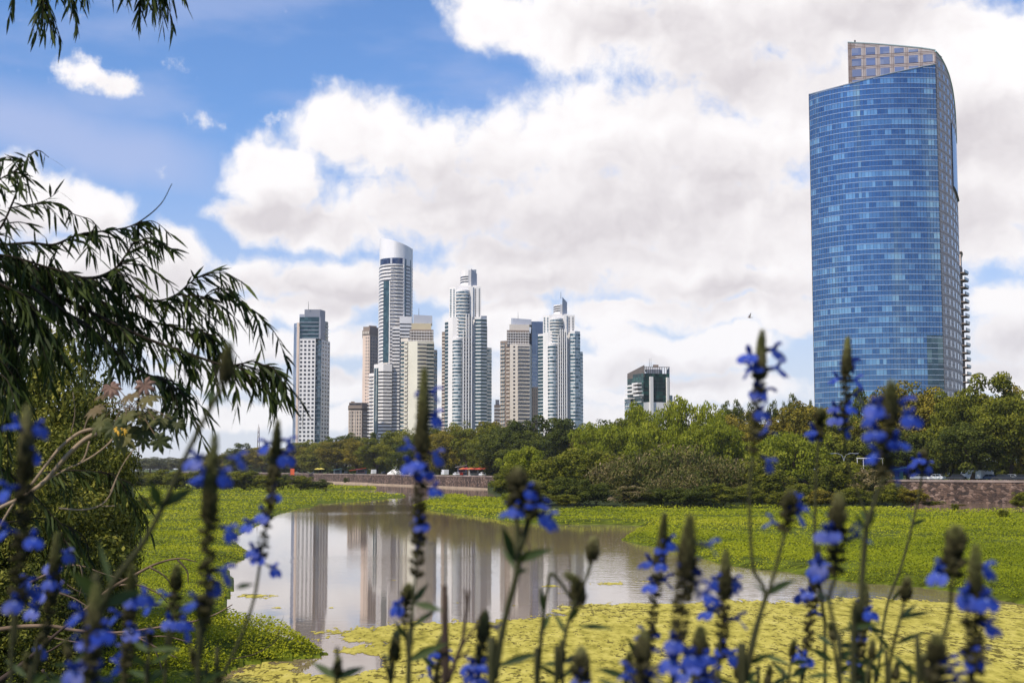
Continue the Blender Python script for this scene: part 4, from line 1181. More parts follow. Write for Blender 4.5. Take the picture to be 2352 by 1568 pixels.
for j in range(5):
    zz = zof(103 + 24.5 * j, 525)
    pts = [p for p, k in zip(fp, ks) if hz(k) > zz + .5]
    if len(pts) > 1:
        for dz in (-.55, .0, .55): m.strip(pts, zz + dz, zz + dz + .12, .06, .15)
for i in range(7):
    for dk in (.012, .03):
        k = min((i + .0) / 6.15 + dk, 1); p_ = (h0[0] * (1 - k) + h1[0] * k, h0[1] * (1 - k) + h1[1] * k)
        m.tube([(p_[0], p_[1] - .06, zof(240, 525)), (p_[0], p_[1] - .06, hz(k) - .2)], .07, 4)
m.build('head_groove', MATS['rust_joint'], t.r)
m = t.mb(); m.tube([(p[0], p[1], hz(k) + .1) for p, k in zip(fp, ks)], .28, 5); m.build('head_rail', plain('pale_rail', (.42, .50, .50), .4, .05, .2), t.r)
# dark green corner glazing low down, roof behind the screens
i0 = NX - 5
m = t.mb(); m.strip(arc[i0:], PROM, zof(770, arc[-1][1]), .1, .25); m.build('corner_glazing', glassmat('corner_glass', (0.02, 0.05, 0.07), (0.10, 0.17, 0.19), 2.4, .1, .35, .4), t.r)
m = t.mb(); m.prism([(x, y + 1.2) for x, y in arc[2:-2]] + [(x - 1.5, y + .5) for x, y in sm[2:]] + [t.p(1930, 48)], zof(300, 530), zof(262, 530)); m.build('roof', greyclad, t.r)
m = t.mb(); m.tube([(*fp[1], hz(.08)), (fp[1][0], fp[1][1], hz(.08) + 1.0)], .3, 5); m.build('beacon', darkmetal, t.r)
# ------------------------------------------------------------------ tree shapes (unit size: width 1, height 1)
barkmat = plain('bark', (0.075, 0.055, 0.04), 0.95, 0.35, 3.0, 0.1)
palebark = plain('pale_bark', (0.30, 0.25, 0.20), 0.9, 0.3, 4.0, 0.15)

def crown_round(seed, zc=.60, rz=.40, nl=85, per=125, leaf=.030, flat=.72, low=-.45, lobe=(.075, .135), hang=0.0):
    r = np.random.default_rng(seed)
    P, N, C = [], [], []
    # three or four big boughs make the outline uneven
    boughs = [(r.normal(0, .12), r.normal(0, .12), r.normal(-.02, .07), r.uniform(.72, .95)) for _ in range(5)]
    for i in range(nl):
        bx, by, bz, bs = boughs[i % len(boughs)]
        d = unit(r.normal(0, 1, 3))
        while d[2] < low: d = unit(r.normal(0, 1, 3))
        k = r.uniform(.62, 1.0) if i % 4 else r.uniform(.2, .6)
        c = np.array([bx + d[0] * .40 * bs * k, by + d[1] * .40 * bs * k, zc + bz + d[2] * rz * bs * k * .92])
        lr = r.uniform(*lobe)
        n = int(per * r.uniform(.7, 1.3) * (lr / .1) ** 1.6)
        dl = unit(r.normal(0, 1, (n, 3)) + np.array([0, 0, .45]))
        rad = lr * r.uniform(.55, 1.08, (n, 1)) ** .6
        p = c + dl * rad * np.array([1, 1, flat])
        if hang:
            p[:, 2] -= np.abs(r.normal(0, hang, n))
        P.append(p); N.append(dl * .8 + r.normal(0, .55, (n, 3)) + np.array([0, 0, .35]))
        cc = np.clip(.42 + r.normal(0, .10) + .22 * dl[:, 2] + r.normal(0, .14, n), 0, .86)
        C.append(cc)
    return np.vstack(P), np.vstack(N), np.concatenate(C), leaf

def crown_mesh(name, P, N, C, leaf, seed, aspect=1.5, vertical=False):
    r = np.random.default_rng(seed + 99)
    n = len(P)
    # keep inside the unit box
    A = r.normal(0, 1, (n, 3))
    if vertical: A = np.column_stack([r.normal(0, .22, n), r.normal(0, .22, n), -np.ones(n)]); N = np.column_stack([N[:, 0], N[:, 1], N[:, 2] * .2])
    s = leaf * r.uniform(.55, 1.35, n)
    Q = leaf_quads(P, N, A, s * aspect, s)
    return quads_mesh(name, Q, np.column_stack([C, C, C]))

def norm_crown(P, top=1.0):
    w = np.percentile(np.abs(P[:, :2]), 99.3)
    P[:, :2] *= .5 / w
    z1 = np.percentile(P[:, 2], 99.8)
    P[:, 2] *= top / z1
    return P

def trunk_mesh(name, seed, spread=.28, top=.62, r0=.028, lean=0.02, nb=6, split=.2):
    r = np.random.default_rng(seed); m = MB()
    s = np.array([r.normal(0, lean), r.normal(0, lean), split])
    m.tube([(0, 0, -.03), tuple(s * .5), tuple(s)], [r0 * 1.35, r0, r0 * .9], 7)
    for i in range(nb):
        a = 2 * math.pi * (i + r.uniform(-.3, .3)) / nb
        e = np.array([math.cos(a) * spread * r.uniform(.6, 1.1), math.sin(a) * spread * r.uniform(.6, 1.1), top * r.uniform(.85, 1.1)])
        mid = s * .45 + e * .55 + np.array([0, 0, -.05]) + r.normal(0, .015, 3)
        m.tube([tuple(s), tuple(mid), tuple(e)], [r0 * .6, r0 * .38, r0 * .12], 5)
    return m.mesh(name)

PROTO = {}
def proto(kind, k, crown, trunk): PROTO.setdefault(kind, []).append((crown, trunk))
for k in range(4):
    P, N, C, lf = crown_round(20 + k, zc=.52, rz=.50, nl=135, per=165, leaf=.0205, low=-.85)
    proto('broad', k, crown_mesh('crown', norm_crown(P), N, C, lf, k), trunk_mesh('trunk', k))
for k in range(2):     # light, feathery, drooping
    P, N, C, lf = crown_round(40 + k, zc=.52, rz=.50, nl=120, per=120, leaf=.020, flat=.9, low=-.9, lobe=(.06, .115), hang=.022)
    proto('willow', k, crown_mesh('crown', norm_crown(P), N, C, lf, k, 1.9, True), trunk_mesh('trunk', 10 + k, .22, .7, .022, .03, 5, .3))
for k in range(2):     # tall narrow
    r = np.random.default_rng(60 + k); P, N, C = [], [], []
    for i in range(70):
        z = r.uniform(.08, .97); w = .44 * math.sin(math.pi * min(z * .85 + .12, 1)) ** .7
        a = r.uniform(0, 6.28); c = np.array([math.cos(a) * w * r.uniform(.3, .9), math.sin(a) * w * r.uniform(.3, .9), z])
        n = 90; dl = unit(r.normal(0, 1, (n, 3)) + np.array([0, 0, .5]))
        P.append(c + dl * r.uniform(.4, 1, (n, 1)) * np.array([.17, .17, .06])); N.append(dl + r.normal(0, .5, (n, 3)))
        C.append(np.clip(.40 + r.normal(0, .1) + .2 * dl[:, 2] + r.normal(0, .12, n), 0, .86))
    proto('poplar', k, crown_mesh('crown', norm_crown(np.vstack(P)), np.vstack(N), np.concatenate(C), .030, k, 1.4), trunk_mesh('trunk', 20 + k, .1, .8, .03, .01, 4, .3))
for k in range(4):     # shrubs, leafy to the ground
    P, N, C, lf = crown_round(80 + k, zc=.42, rz=.52, nl=90, per=150, leaf=.026, flat=.9, low=-.75, lobe=(.07, .14))
    P[:, 2] = np.maximum(P[:, 2], .01 + np.abs(P[:, 2]) * .1)
    proto('shrub', k, crown_mesh('foliage', norm_crown(P), N, C, lf, k), trunk_mesh('stem', 30 + k, .3, .6, .014, .03, 7, .06))
for k in range(3):     # thicket of dry canes and leaves, in tussocks
    r = np.random.default_rng(100 + k); P, N, A_, C, LN = [], [], [], [], []
    for i in range(46):
        cx, cy = r.uniform(-.42, .42, 2); top = (.45 + .55 * max(0, 1 - (cx * cx + cy * cy) * 3.5)) * r.uniform(.72, 1.05)
        n = 120; z = top * r.uniform(.12, 1, n) ** .7; sp = .035 + .05 * z / top
        P.append(np.column_stack([cx + r.normal(0, 1, n) * sp, cy + r.normal(0, 1, n) * sp, z]))
        A_.append(np.column_stack([r.normal(0, .45, n), r.normal(0, .45, n), np.ones(n)])); N.append(r.normal(0, 1, (n, 3)))
        C.append(np.clip(r.uniform(.05, .62) + r.normal(0, .14, n) + .18 * (z / top - .5), 0, .9))
    P, N, A_, C = np.vstack(P), np.vstack(N), np.vstack(A_), np.concatenate(C); n = len(P); s_ = r.uniform(.6, 1.4, n)
    Q = leaf_quads(P, N, A_, .062 * s_, .016 * s_)
    proto('thicket', k, quads_mesh('foliage', Q, np.column_stack([C, C, C])), trunk_mesh('stem', 50 + k, .35, .8, .008, .05, 9, .03))
for k in range(2):     # finer leaves for what stands close
    P, N, C, lf = crown_round(140 + k, zc=.5, rz=.5, nl=230, per=150, leaf=.0135, flat=.85, low=-.8, lobe=(.05, .11))
    P[:, 2] = np.maximum(P[:, 2], .01 + np.abs(P[:, 2]) * .1)
    proto('near', k, crown_mesh('foliage', norm_crown(P), N, C, lf, k, 1.9), trunk_mesh('stem', 140 + k, .3, .7, .016, .03, 8, .12))
CATN = dict(near='tree')
G = dict(
    olive=leafmat('olive_leaf', [(0.0, (0.049, 0.046, 0.008)), (0.4, (0.135, 0.121, 0.014)), (0.75, (0.243, 0.196, 0.021)), (1.0, (0.334, 0.245, 0.033))], .22),
    deep=leafmat('deep_green_leaf', [(0.0, (0.021, 0.029, 0.007)), (0.4, (0.054, 0.070, 0.012)), (0.75, (0.102, 0.118, 0.016)), (1.0, (0.148, 0.154, 0.025))], .18),
    mid=leafmat('mid_green_leaf', [(0.0, (0.041, 0.049, 0.008)), (0.4, (0.106, 0.121, 0.014)), (0.75, (0.195, 0.196, 0.018)), (1.0, (0.270, 0.244, 0.030))], .22),
    lime=leafmat('lime_leaf', [(0.0, (0.065, 0.082, 0.008)), (0.4, (0.165, 0.194, 0.014)), (0.75, (0.270, 0.291, 0.022)), (1.0, (0.360, 0.356, 0.045))], .30),
    dry=leafmat('dry_cane', [(0.0, (0.030, 0.040, 0.010)), (0.35, (0.085, 0.100, 0.018)), (0.6, (0.145, 0.130, 0.035)), (0.8, (0.24, 0.18, 0.08)), (1.0, (0.34, 0.26, 0.16))], .2),
    brown=leafmat('rusty_leaf', [(0.0, (0.045, 0.036, 0.012)), (0.4, (0.105, 0.085, 0.02)), (0.8, (0.20, 0.14, 0.035)), (1.0, (0.26, 0.18, 0.05))], .2),
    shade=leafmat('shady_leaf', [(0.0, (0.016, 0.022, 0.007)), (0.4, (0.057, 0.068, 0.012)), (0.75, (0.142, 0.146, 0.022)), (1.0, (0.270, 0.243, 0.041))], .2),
    haze=leafmat('painted_haze_leaf', [(0.0, (0.050, 0.060, 0.030)), (0.4, (0.105, 0.115, 0.050)), (0.8, (0.165, 0.165, 0.075)), (1.0, (0.21, 0.20, 0.10))], .15),  # distance haze put into a paler, greyer leaf colour
)
CATS = dict(broad='tree', willow='tree', poplar='tree', shrub='shrub', thicket='thicket', near='shrub')
NAMES = dict(broad='broad_tree', willow='willow_tree', poplar='poplar_tree', shrub='shrub', thicket='dry_thicket', near='leafy_shrub')
tr = random.Random(3)
def plant(kind, px, top, wpx, d, colour, label, group, base=PROM, var=None, name=None):
    pr = PROTO[kind]
    c, tk = pr[var if var is not None else tr.randrange(len(pr))]
    x, y, _ = at(px, 1077, d)
    h = zof(top, d) - base; w = wpx / F * d * (1.5 if kind == 'broad' and d > 100 else 1.75 if kind == 'near' else 1.75 if kind == 'willow' else 1.2)
    o = thing(name or NAMES[kind], label, CATS[kind], (x, y, base), tr.uniform(0, 6.28), group, (w, w * tr.uniform(.85, 1.1), h))
    first = 'crown' if kind in ('broad', 'willow', 'poplar') else 'foliage'
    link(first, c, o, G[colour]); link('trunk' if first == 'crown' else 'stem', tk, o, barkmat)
    return o

ROW = 'trees along the promenade behind the stone wall'
FAR = 'hazy trees far along the shore'
def wd(px, extra): return wall_d(px) + extra
# far shore, at the left end, seen through air; haze also put into the leaf colour
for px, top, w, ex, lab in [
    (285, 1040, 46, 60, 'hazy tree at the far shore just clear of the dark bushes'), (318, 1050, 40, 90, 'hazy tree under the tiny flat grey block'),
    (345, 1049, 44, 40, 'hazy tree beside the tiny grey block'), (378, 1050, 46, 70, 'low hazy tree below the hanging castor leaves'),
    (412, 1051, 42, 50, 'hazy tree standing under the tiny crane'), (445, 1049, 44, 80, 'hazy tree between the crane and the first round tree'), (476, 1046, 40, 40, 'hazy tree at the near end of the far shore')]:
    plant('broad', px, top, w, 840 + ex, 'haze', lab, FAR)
# along the promenade, front row
FRONT = [
    (508, 1040, 50, 'olive', 'first round olive tree after the hazy far shore'), (540, 1030, 46, 'mid', 'round tree below the lattice radio mast'), (570, 1018, 50, 'deep', 'dark domed tree rising beside the radio mast'),
    (606, 1024, 52, 'olive', 'olive tree just behind the slim flower spike before the white tower'), (645, 1030, 54, 'mid', 'broad tree at the foot of the white tower, on its outer side'), (688, 1024, 58, 'olive', 'olive tree directly under the white slab tower'),
    (735, 1012, 62, 'mid', 'bushy tree under the shaded side of the white slab tower'), (778, 1010, 62, 'olive', 'rusty olive tree in the gap after the white slab tower'), (822, 1008, 60, 'olive', 'olive tree under the low brown building'),
    (866, 1006, 60, 'mid', 'round tree under the lower banded tower, near the white tent'), (908, 996, 58, 'mid', 'clumpy tree below the tall round tower'), (945, 1000, 56, 'deep', 'shady tree below the cream tower'),
    (985, 992, 64, 'olive', 'olive tree behind the tall central flower spike'), (1030, 984, 68, 'olive', 'broad olive tree under the taller lantern tower'), (1075, 986, 70, 'mid', 'green tree above the row of red parasols'),
    (1112, 1000, 62, 'mid', 'lower green tree beyond the red parasols'), (1150, 1045, 80, 'olive', 'low spreading yellowish tree over the wall end by the thicket')]
for i, (px, top, w, c, lab) in enumerate(FRONT):
    plant('broad', px, top, w, wd(px, 16), c, lab, ROW)
# second row, taller heads behind
SECOND = [
    (700, 1012, 50, 'mid', 'tree head behind the row, touching the white slab tower'), (752, 1003, 40, 'deep', 'small dark pointed tree beside the white slab tower'), (800, 996, 56, 'deep', 'dark rounded tree head before the low brown building'),
    (858, 993, 26, 'deep', 'small dark conical tree before the banded tower'), (885, 990, 56, 'mid', 'tree head in front of the banded tower'), (935, 985, 58, 'mid', 'tree head at the foot of the cream tower'),
    (1010, 984, 50, 'mid', 'tree head in the gap between cream and lantern towers'), (1052, 970, 64, 'mid', 'large tree head at the foot of the taller lantern tower'), (1100, 970, 74, 'olive', 'wide tree head beyond the taller lantern tower'),
    (1140, 971, 66, 'mid', 'tree head in the gap before the beige tower'), (1185, 972, 66, 'deep', 'dark tree head at the foot of the beige tower')]
for px, top, w, c, lab in SECOND:
    plant('broad' if w > 45 else 'poplar', px, top, w, wd(px, 34), c, lab, 'tree heads of the second row')
# dark grove in the middle, before the shorter lantern tower
GROVE = [(1160, 985, 90, 'deep', 'dark grove tree under the beige tower'), (1218, 966, 84, 'deep', 'dark grove tree with a peaked top before the glass wedge'), (1268, 957, 96, 'deep', 'large dark dome under the shorter lantern tower'),
    (1318, 962, 88, 'deep', 'dark dome past the shorter lantern tower'), (1368, 966, 80, 'deep', 'dark dome under the open sky after the lantern tower'), (1412, 962, 74, 'mid', 'dark round tree before the green glass building'),
    (1200, 1010, 80, 'deep', 'lower dark tree in front of the beige tower grove'), (1262, 1004, 90, 'deep', 'lower dark tree in the heart of the grove'), (1440, 985, 80, 'mid', 'mid green tree below the green glass building')]
for i, (px, top, w, c, lab) in enumerate(GROVE):
    plant('broad', px, top, w, wd(px, 10 + 9 * (i % 3)), c, lab, 'dark trees of the middle grove')
plant('poplar', 1328, 1000, 44, wd(1328, 4), 'brown', 'rusty brown tree beside the tall street lamp', 'single trees of the middle', name='rusty_tree')
# light willows before the green glass building
for px, top, w, ex, lab in [
    (1466, 926, 62, 2, 'tall lime willow hiding the near edge of the green glass building'), (1430, 975, 90, -2, 'broad drooping lime willow below the green glass building'), (1566, 912, 74, 0, 'tallest lime willow, just past the green glass building'),
    (1520, 968, 90, -3, 'lime willow under the white columns of the green glass building'), (1618, 928, 60, 4, 'lime willow with a ragged top in open sky'), (1650, 962, 80, 0, 'yellow green willow sloping away from the ragged one'),
    (1590, 985, 80, -6, 'lower lime willow in front of the tallest one'), (1376, 972, 70, -4, 'yellow green willow at the edge of the dark grove')]:
    plant('willow', px, top, w, wd(px, ex), 'lime', lab, 'lime green willows of the middle')
# poplars breaking the skyline
for px, top, w, ex, c, lab in [(1655, 940, 34, 55, 'deep', 'squat dark poplar at the start of the skyline group'), (1672, 923, 36, 50, 'deep', 'dark poplar beside the tall flower spike'), (1698, 920, 36, 55, 'deep', 'dark poplar half behind the tall flower spike'),
    (1728, 928, 34, 60, 'deep', 'dark poplar behind the stem of the tall spike'), (1776, 922, 32, 55, 'deep', 'lone dark poplar in open sky before the blue tower'), (1828, 907, 42, 50, 'deep', 'wind blown poplar closest to the blue tower'),
    (1806, 925, 24, 55, 'deep', 'little poplar leaning on the wind blown one'), (1862, 921, 22, 60, 'deep', 'tiny bent poplar at the edge of the blue tower'), (1980, 890, 48, 40, 'deep', 'tall dark poplar against the blue glass'), (2012, 903, 30, 45, 'deep', 'slim poplar against the blue glass beside the tall one')]:
    plant('poplar', px, top, w, wd(px, ex), c, lab, 'dark poplars on the skyline')
# big trees on the right
RIGHT = [(1690, 952, 96, 26, 'olive', 'olive tree below the squat poplars'), (1745, 965, 90, 18, 'olive', 'olive tree directly behind the tall flower stem'), (1800, 938, 104, 30, 'olive', 'olive dome under the lone poplar'),
    (1868, 926, 112, 30, 'olive', 'wide olive dome at the near corner of the blue tower'), (1925, 940, 92, 22, 'mid', 'shady tree under the blue tower front'), (1968, 955, 96, 16, 'mid', 'tree under the tall dark poplar'),
    (2020, 935, 92, 20, 'olive', 'golden olive tree before the middle of the blue tower'), (2062, 892, 104, 30, 'olive', 'tall olive tree behind the large blurred flower spike'), (2120, 879, 130, 26, 'olive', 'great golden olive tree under the stone side of the blue tower'),
    (2185, 900, 110, 14, 'mid', 'dense green tree below the balcony tower edge'), (2252, 862, 140, 22, 'mid', 'tallest dense green tree past the blue tower'), (2320, 905, 110, 10, 'mid', 'green tree leaning out over the parked cars'),
    (2345, 880, 100, 30, 'olive', 'olive tree cut by the picture edge'), (2085, 985, 100, 8, 'deep', 'shady lower tree over the white van'), (2390, 930, 110, 14, 'olive', 'olive tree mostly beyond the picture edge'), (2230, 970, 120, 6, 'deep', 'low hanging dark tree above the parked cars')]
for i, (px, top, w, ex, c, lab) in enumerate(RIGHT):
    plant('broad', px, top, w, wd(px, ex), c, lab, 'big trees before the blue tower', var=i % 4)
plant('willow', 1815, 995, 128, wd(1815, -8), 'lime', 'rounded lime willow over a black hollow', 'single trees of the middle', base=1.2)
plant('willow', 1760, 1010, 90, wd(1760, -4), 'lime', 'darker drooping willow beside the rounded lime one', 'single trees of the middle', base=1.6)

# dark bushes added beneath the rows to stand for the shade there
HED = 'dark bushes added beneath the promenade trees'
for i, px in enumerate(list(range(520, 1180, 44)) + list(range(1900, 2400, 42))):
    land = 'between tree trunks behind the far wall' if px < 1180 else 'beneath the big trees by the blue tower'
    plant('shrub', px, 1066 if px < 1180 else 1050, 62, wd(px, 42), 'deep', 'added dark bush ' + land, HED + (' there' if px > 1180 else ''))

# ------------------------------------------------------------------ bank between wall and lagoon: shrubs and a dry thicket
BANK = 0.5
m = MB()
top_px = [(1120, 1128), (1180, 1168), (1300, 1176), (1500, 1178), (1700, 1172), (1900, 1170), (2040, 1168), (2090, 1160)]
V = []
for a, b in top_px:
    q = gnd(a, b); d2 = wall_d(a) - .5; k = q[0] / q[1]
    V += [(q[0], q[1], -.3), (k * (q[1] * .8 + d2 * .2), q[1] * .8 + d2 * .2, .7), (k * d2, d2, 1.9)]
m.add(V, [(3*i+j, 3*i+j+3, 3*i+j+4, 3*i+j+1) for i in range(len(top_px)-1) for j in (0, 1)])
o = m.build('shore', plain('dark_turf', (0.035, 0.045, 0.012), .95, .4, .5, .1)); o['kind'] = 'structure'  # bank turf in a darker colour than the turf elsewhere
LAG = 'shrubs on the lagoon bank'
SHR = [ (1150, 1100, 60, 225, 'shrub', 'mid', 'scrubby bush spilling over the wall tip'), (1195, 1105, 80, 200, 'shrub', 'mid', 'bush at the water line below the wall tip'), (1175, 1130, 60, 190, 'shrub', 'lime', 'small lime bush at the water below the wall tip'),
    # px, top, width, distance, kind, colour, label
    (1180, 1050, 70, 250, 'shrub', 'lime', 'lime green bush at the tip of the bank by the stone wall'), (1215, 1040, 90, 240, 'shrub', 'lime', 'bright yellow green bush behind the forked flower head'),
    (1165, 1085, 60, 240, 'shrub', 'mid', 'low pinkish green bush touching the wall end'), (1270, 1060, 110, 215, 'shrub', 'mid', 'leafy green bush beside the bright lime bush'),
    (1330, 1045, 120, 225, 'shrub', 'mid', 'green bush under the street lamps'), (1250, 1100, 110, 195, 'shrub', 'mid', 'low bush over the flowers of the forked head'), (1310, 1095, 120, 192, 'shrub', 'deep', 'dark bush low on the bank, before the lamp'),
    (1390, 1050, 110, 222, 'shrub', 'mid', 'green bush between lamp and dry thicket'), (1370, 1100, 110, 188, 'shrub', 'deep', 'dark tangled bush at the water plants, centre of the bank'),
    (1235, 1130, 80, 186, 'shrub', 'mid', 'small low bush at the water line near the forked head'), (1300, 1135, 90, 184, 'shrub', 'mid', 'small bush with a bare twig at the water plants'),
    (1440, 1060, 130, 212, 'thicket', 'dry', 'dry thicket start, brown and leafy'), (1510, 1040, 150, 208, 'thicket', 'dry', 'tall dry thicket below the white columned building'), (1585, 1045, 150, 206, 'thicket', 'dry', 'tall brown thicket below the tallest lime willow'),
    (1640, 1070, 130, 200, 'thicket', 'dry', 'pale brown cane thicket sloping down'), (1550, 1095, 140, 190, 'thicket', 'dry', 'lower dry thicket in front of the tall one'),
    (1450, 1115, 110, 184, 'shrub', 'dry', 'withered brownish shrub by the water plants'), (1520, 1120, 120, 184, 'shrub', 'deep', 'silvery dark shrub under the dry thicket'), (1590, 1115, 130, 183, 'shrub', 'deep', 'dark shrub with pale leaf glints under the brown thicket'),
    (1660, 1110, 120, 184, 'shrub', 'mid', 'green shrub at the foot of the pale canes'), (1690, 1075, 100, 200, 'thicket', 'dry', 'last brown canes before the green shrubs'), (1730, 1060, 110, 205, 'shrub', 'mid', 'bush behind the tall flower stem, above the reeds'),
    (1770, 1080, 110, 196, 'shrub', 'mid', 'fresh green bush under the rounded lime willow'), (1720, 1115, 110, 186, 'shrub', 'mid', 'low green bush behind the tall flower stem'), (1840, 1110, 110, 188, 'shrub', 'mid', 'green bush below the black hollow'),
    (1900, 1085, 100, 196, 'shrub', 'mid', 'bush under the low railing'), (1885, 1125, 90, 185, 'shrub', 'olive', 'olive bush behind the blurred upright spike'), (1950, 1075, 110, 196, 'shrub', 'mid', 'bright bush beside the low railing'),
    (1960, 1120, 110, 186, 'shrub', 'mid', 'low bush on the bank before the teal kiosk'), (2010, 1090, 90, 192, 'shrub', 'dry', 'brownish bush where the wall comes into view'), (2050, 1110, 100, 186, 'shrub', 'mid', 'rounded green bush against the wall foot'),
    (2095, 1122, 90, 184, 'shrub', 'olive', 'low olive bush at the wall foot'), (2140, 1150, 60, 184, 'shrub', 'mid', 'little bush in the wet by the wall'), (1785, 1130, 90, 184, 'shrub', 'mid', 'low bush beneath the darker drooping willow'),
    (2345, 1130, 70, 176, 'shrub', 'mid', 'green bush before the wall at the picture edge'), (2200, 1158, 50, 184, 'shrub', 'olive', 'tiny scrubby bush in the water plants before the wall')]
for px, top, w, d, kind, c, lab in SHR:
    if kind == 'thicket': top -= 26
    elif top > 1092: w *= .72
    else: top -= 14
    plant(kind, px, top, w, d, c, lab, LAG, base=BANK if d < 200 else 1.2)
# scrub along the far left shore, in front of the wall end
for px, top, w, d, c, lab in [
    (295, 1084, 70, 330, 'shade', 'far scrub bush nearest the dark bushes'), (350, 1078, 70, 345, 'mid', 'far scrub bush with a pointed top'), (405, 1082, 70, 340, 'mid', 'far scrub bush behind the slanting bud stem'), (455, 1080, 70, 340, 'mid', 'far scrub bush behind the blurred spike'),
    (515, 1082, 70, 335, 'deep', 'far scrub bush beyond the blurred spike'), (560, 1080, 80, 330, 'mid', 'wide scrub bush left of the wall end'), (605, 1085, 60, 330, 'mid', 'scrub bush behind the slim spike by the wall end'), (650, 1083, 60, 335, 'deep', 'dark scrub bush by the orange flag'), (690, 1092, 60, 330, 'mid', 'scrub bush before the wall end'),
    (725, 1100, 50, 330, 'deep', 'lowest scrub bush tapering into the beach'), (595, 1097, 24, 430, 'deep', 'small round bush clinging to the far wall')]:
    plant('shrub', px, top, w, d, c, lab, 'scrub on the far shore', base=.4)
plant('shrub', 795, 1096, 12, 505, 'deep', 'little round bush growing at the wall foot on the sand', None, base=.4)
# small plants standing in the floating mats
for px, py, hpx, c, lab in [(333, 1172, 34, 'shade', 'dusky shrublet on the green mat by the dark bushes'), (298, 1212, 30, 'shade', 'thin dark seedling on the green mat'), (747, 1128, 8, 'mid', 'low tuft on the far green mat'), (420, 1146, 10, 'deep', 'tiny tuft on the far mat, behind the bud stem'), (2190, 1172, 16, 'mid', 'small sedge tuft before the stone wall'), (2300, 1190, 20, 'mid', 'sedge tuft on the mat near the picture edge')]:
    q = gnd(px, py, .3); plant('shrub', px, py - hpx, hpx * 1.1, q[1], c, lab, 'tufts on the floating mats', base=.2)

# ------------------------------------------------------------------ dark bushes on our own side
NEAR = 'dark trees and bushes of the near bank'
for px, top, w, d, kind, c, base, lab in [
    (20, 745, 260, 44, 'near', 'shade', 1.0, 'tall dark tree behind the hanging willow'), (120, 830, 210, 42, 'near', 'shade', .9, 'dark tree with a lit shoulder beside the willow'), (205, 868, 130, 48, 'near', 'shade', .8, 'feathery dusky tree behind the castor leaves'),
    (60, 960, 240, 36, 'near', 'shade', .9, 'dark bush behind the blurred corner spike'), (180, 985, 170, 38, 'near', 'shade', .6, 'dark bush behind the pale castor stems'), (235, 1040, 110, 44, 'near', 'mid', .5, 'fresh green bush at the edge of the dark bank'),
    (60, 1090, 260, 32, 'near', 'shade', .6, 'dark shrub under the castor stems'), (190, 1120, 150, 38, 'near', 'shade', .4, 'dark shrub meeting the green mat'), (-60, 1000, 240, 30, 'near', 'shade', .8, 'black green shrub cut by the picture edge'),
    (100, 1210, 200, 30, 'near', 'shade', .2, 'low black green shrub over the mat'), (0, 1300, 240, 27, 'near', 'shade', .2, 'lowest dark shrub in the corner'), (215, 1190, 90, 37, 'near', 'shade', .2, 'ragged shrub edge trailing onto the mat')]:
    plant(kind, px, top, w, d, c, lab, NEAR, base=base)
# ------------------------------------------------------------------ the willow hanging in from the side
R_ = np.random.default_rng(21)
def c1(x, y): return (x * 0.4749, y * 0.4749 + 324.5)
def curve(pts, n=10):
    """smooth line through points"""
    P = [np.array(p, float) for p in pts]
    P = [P[0] * 2 - P[1]] + P + [P[-1] * 2 - P[-2]]
    out = []
    for i in range(1, len(P) - 2):
        for k in range(n):
            t_ = k / n
            out.append(.5 * ((2 * P[i]) + (-P[i-1] + P[i+1]) * t_ + (2*P[i-1] - 5*P[i] + 4*P[i+1] - P[i+2]) * t_**2 + (-P[i-1] + 3*P[i] - 3*P[i+1] + P[i+2]) * t_**3))
    out.append(P[-2])
    return np.array(out)

wleaf = leafmat('willow_leaf', [(0.0, (0.011, 0.019, 0.005)), (0.45, (0.032, 0.048, 0.011)), (0.8, (0.075, 0.098, 0.018)), (0.93, (0.10, 0.12, 0.025)), (1.0, (0.24, 0.12, 0.04))], .22, .55, .12)
willow_root = (-6.6, 7.0, float(bank_left(np.array([-6.6]), np.array([7.0]))[0]))
wil = thing('weeping_willow', 'dark narrow leaved willow hanging its boughs into the picture from the side', 'tree', willow_root)
def narrow_leaves(P, A, ln, wd, droop=.12):
    """curved lance leaves of three quads: base points P, directions A"""
    n = len(P); A = unit(A)
    B = unit(np.cross(A, R_.normal(0, 1, (n, 3))))
    ln = ln[:, None]; wd = wd[:, None]
    quads = []
    dn = np.array([0, 0, -1.0])
    st = [0, .28, .66, 1.0]; ww = [.25, 1.0, .8, .04]
    pts = [P + A * ln * s + dn * ln * droop * s * s for s in st]
    for k in range(3):
        quads.append(np.stack([pts[k] - B * wd * ww[k] * .5, pts[k] + B * wd * ww[k] * .5, pts[k+1] + B * wd * ww[k+1] * .5, pts[k+1] - B * wd * ww[k+1] * .5], axis=1))
    return np.concatenate(quads)
WQ, WC = [], []
def leafy(line, gap=.017, ln=(.055, .095), wd=.0108, hang=.60, fwd=.64, start=0.0):
    """leaves along a twig, hanging forward and down on both sides"""
    seg = np.diff(line, axis=0); L = np.r_[0, np.cumsum(np.linalg.norm(seg, axis=1))]
    n = max(3, int(L[-1] * (1 - start) / gap))
    s = np.linspace(L[-1] * start, L[-1], n) + R_.normal(0, gap * .2, n)
    P = np.column_stack([np.interp(s, L, line[:, i]) for i in range(3)])
    T = np.column_stack([np.interp(s, L[:-1] + np.diff(L) / 2, seg[:, i]) for i in range(3)]); T = unit(T)
    side = R_.normal(0, 1, (n, 3)); side = unit(side - T * np.sum(side * T, axis=1, keepdims=True))
    A = T * fwd + side * .55 + np.array([0, 0, -hang]) + R_.normal(0, .13, (n, 3))
    WQ.append(narrow_leaves(P, A, R_.uniform(*ln, n), wd * R_.uniform(.75, 1.25, n)))
    c = np.clip(R_.normal(.42, .16, n), 0, .9); WC.append(np.tile(c, 3))
bough = MB()
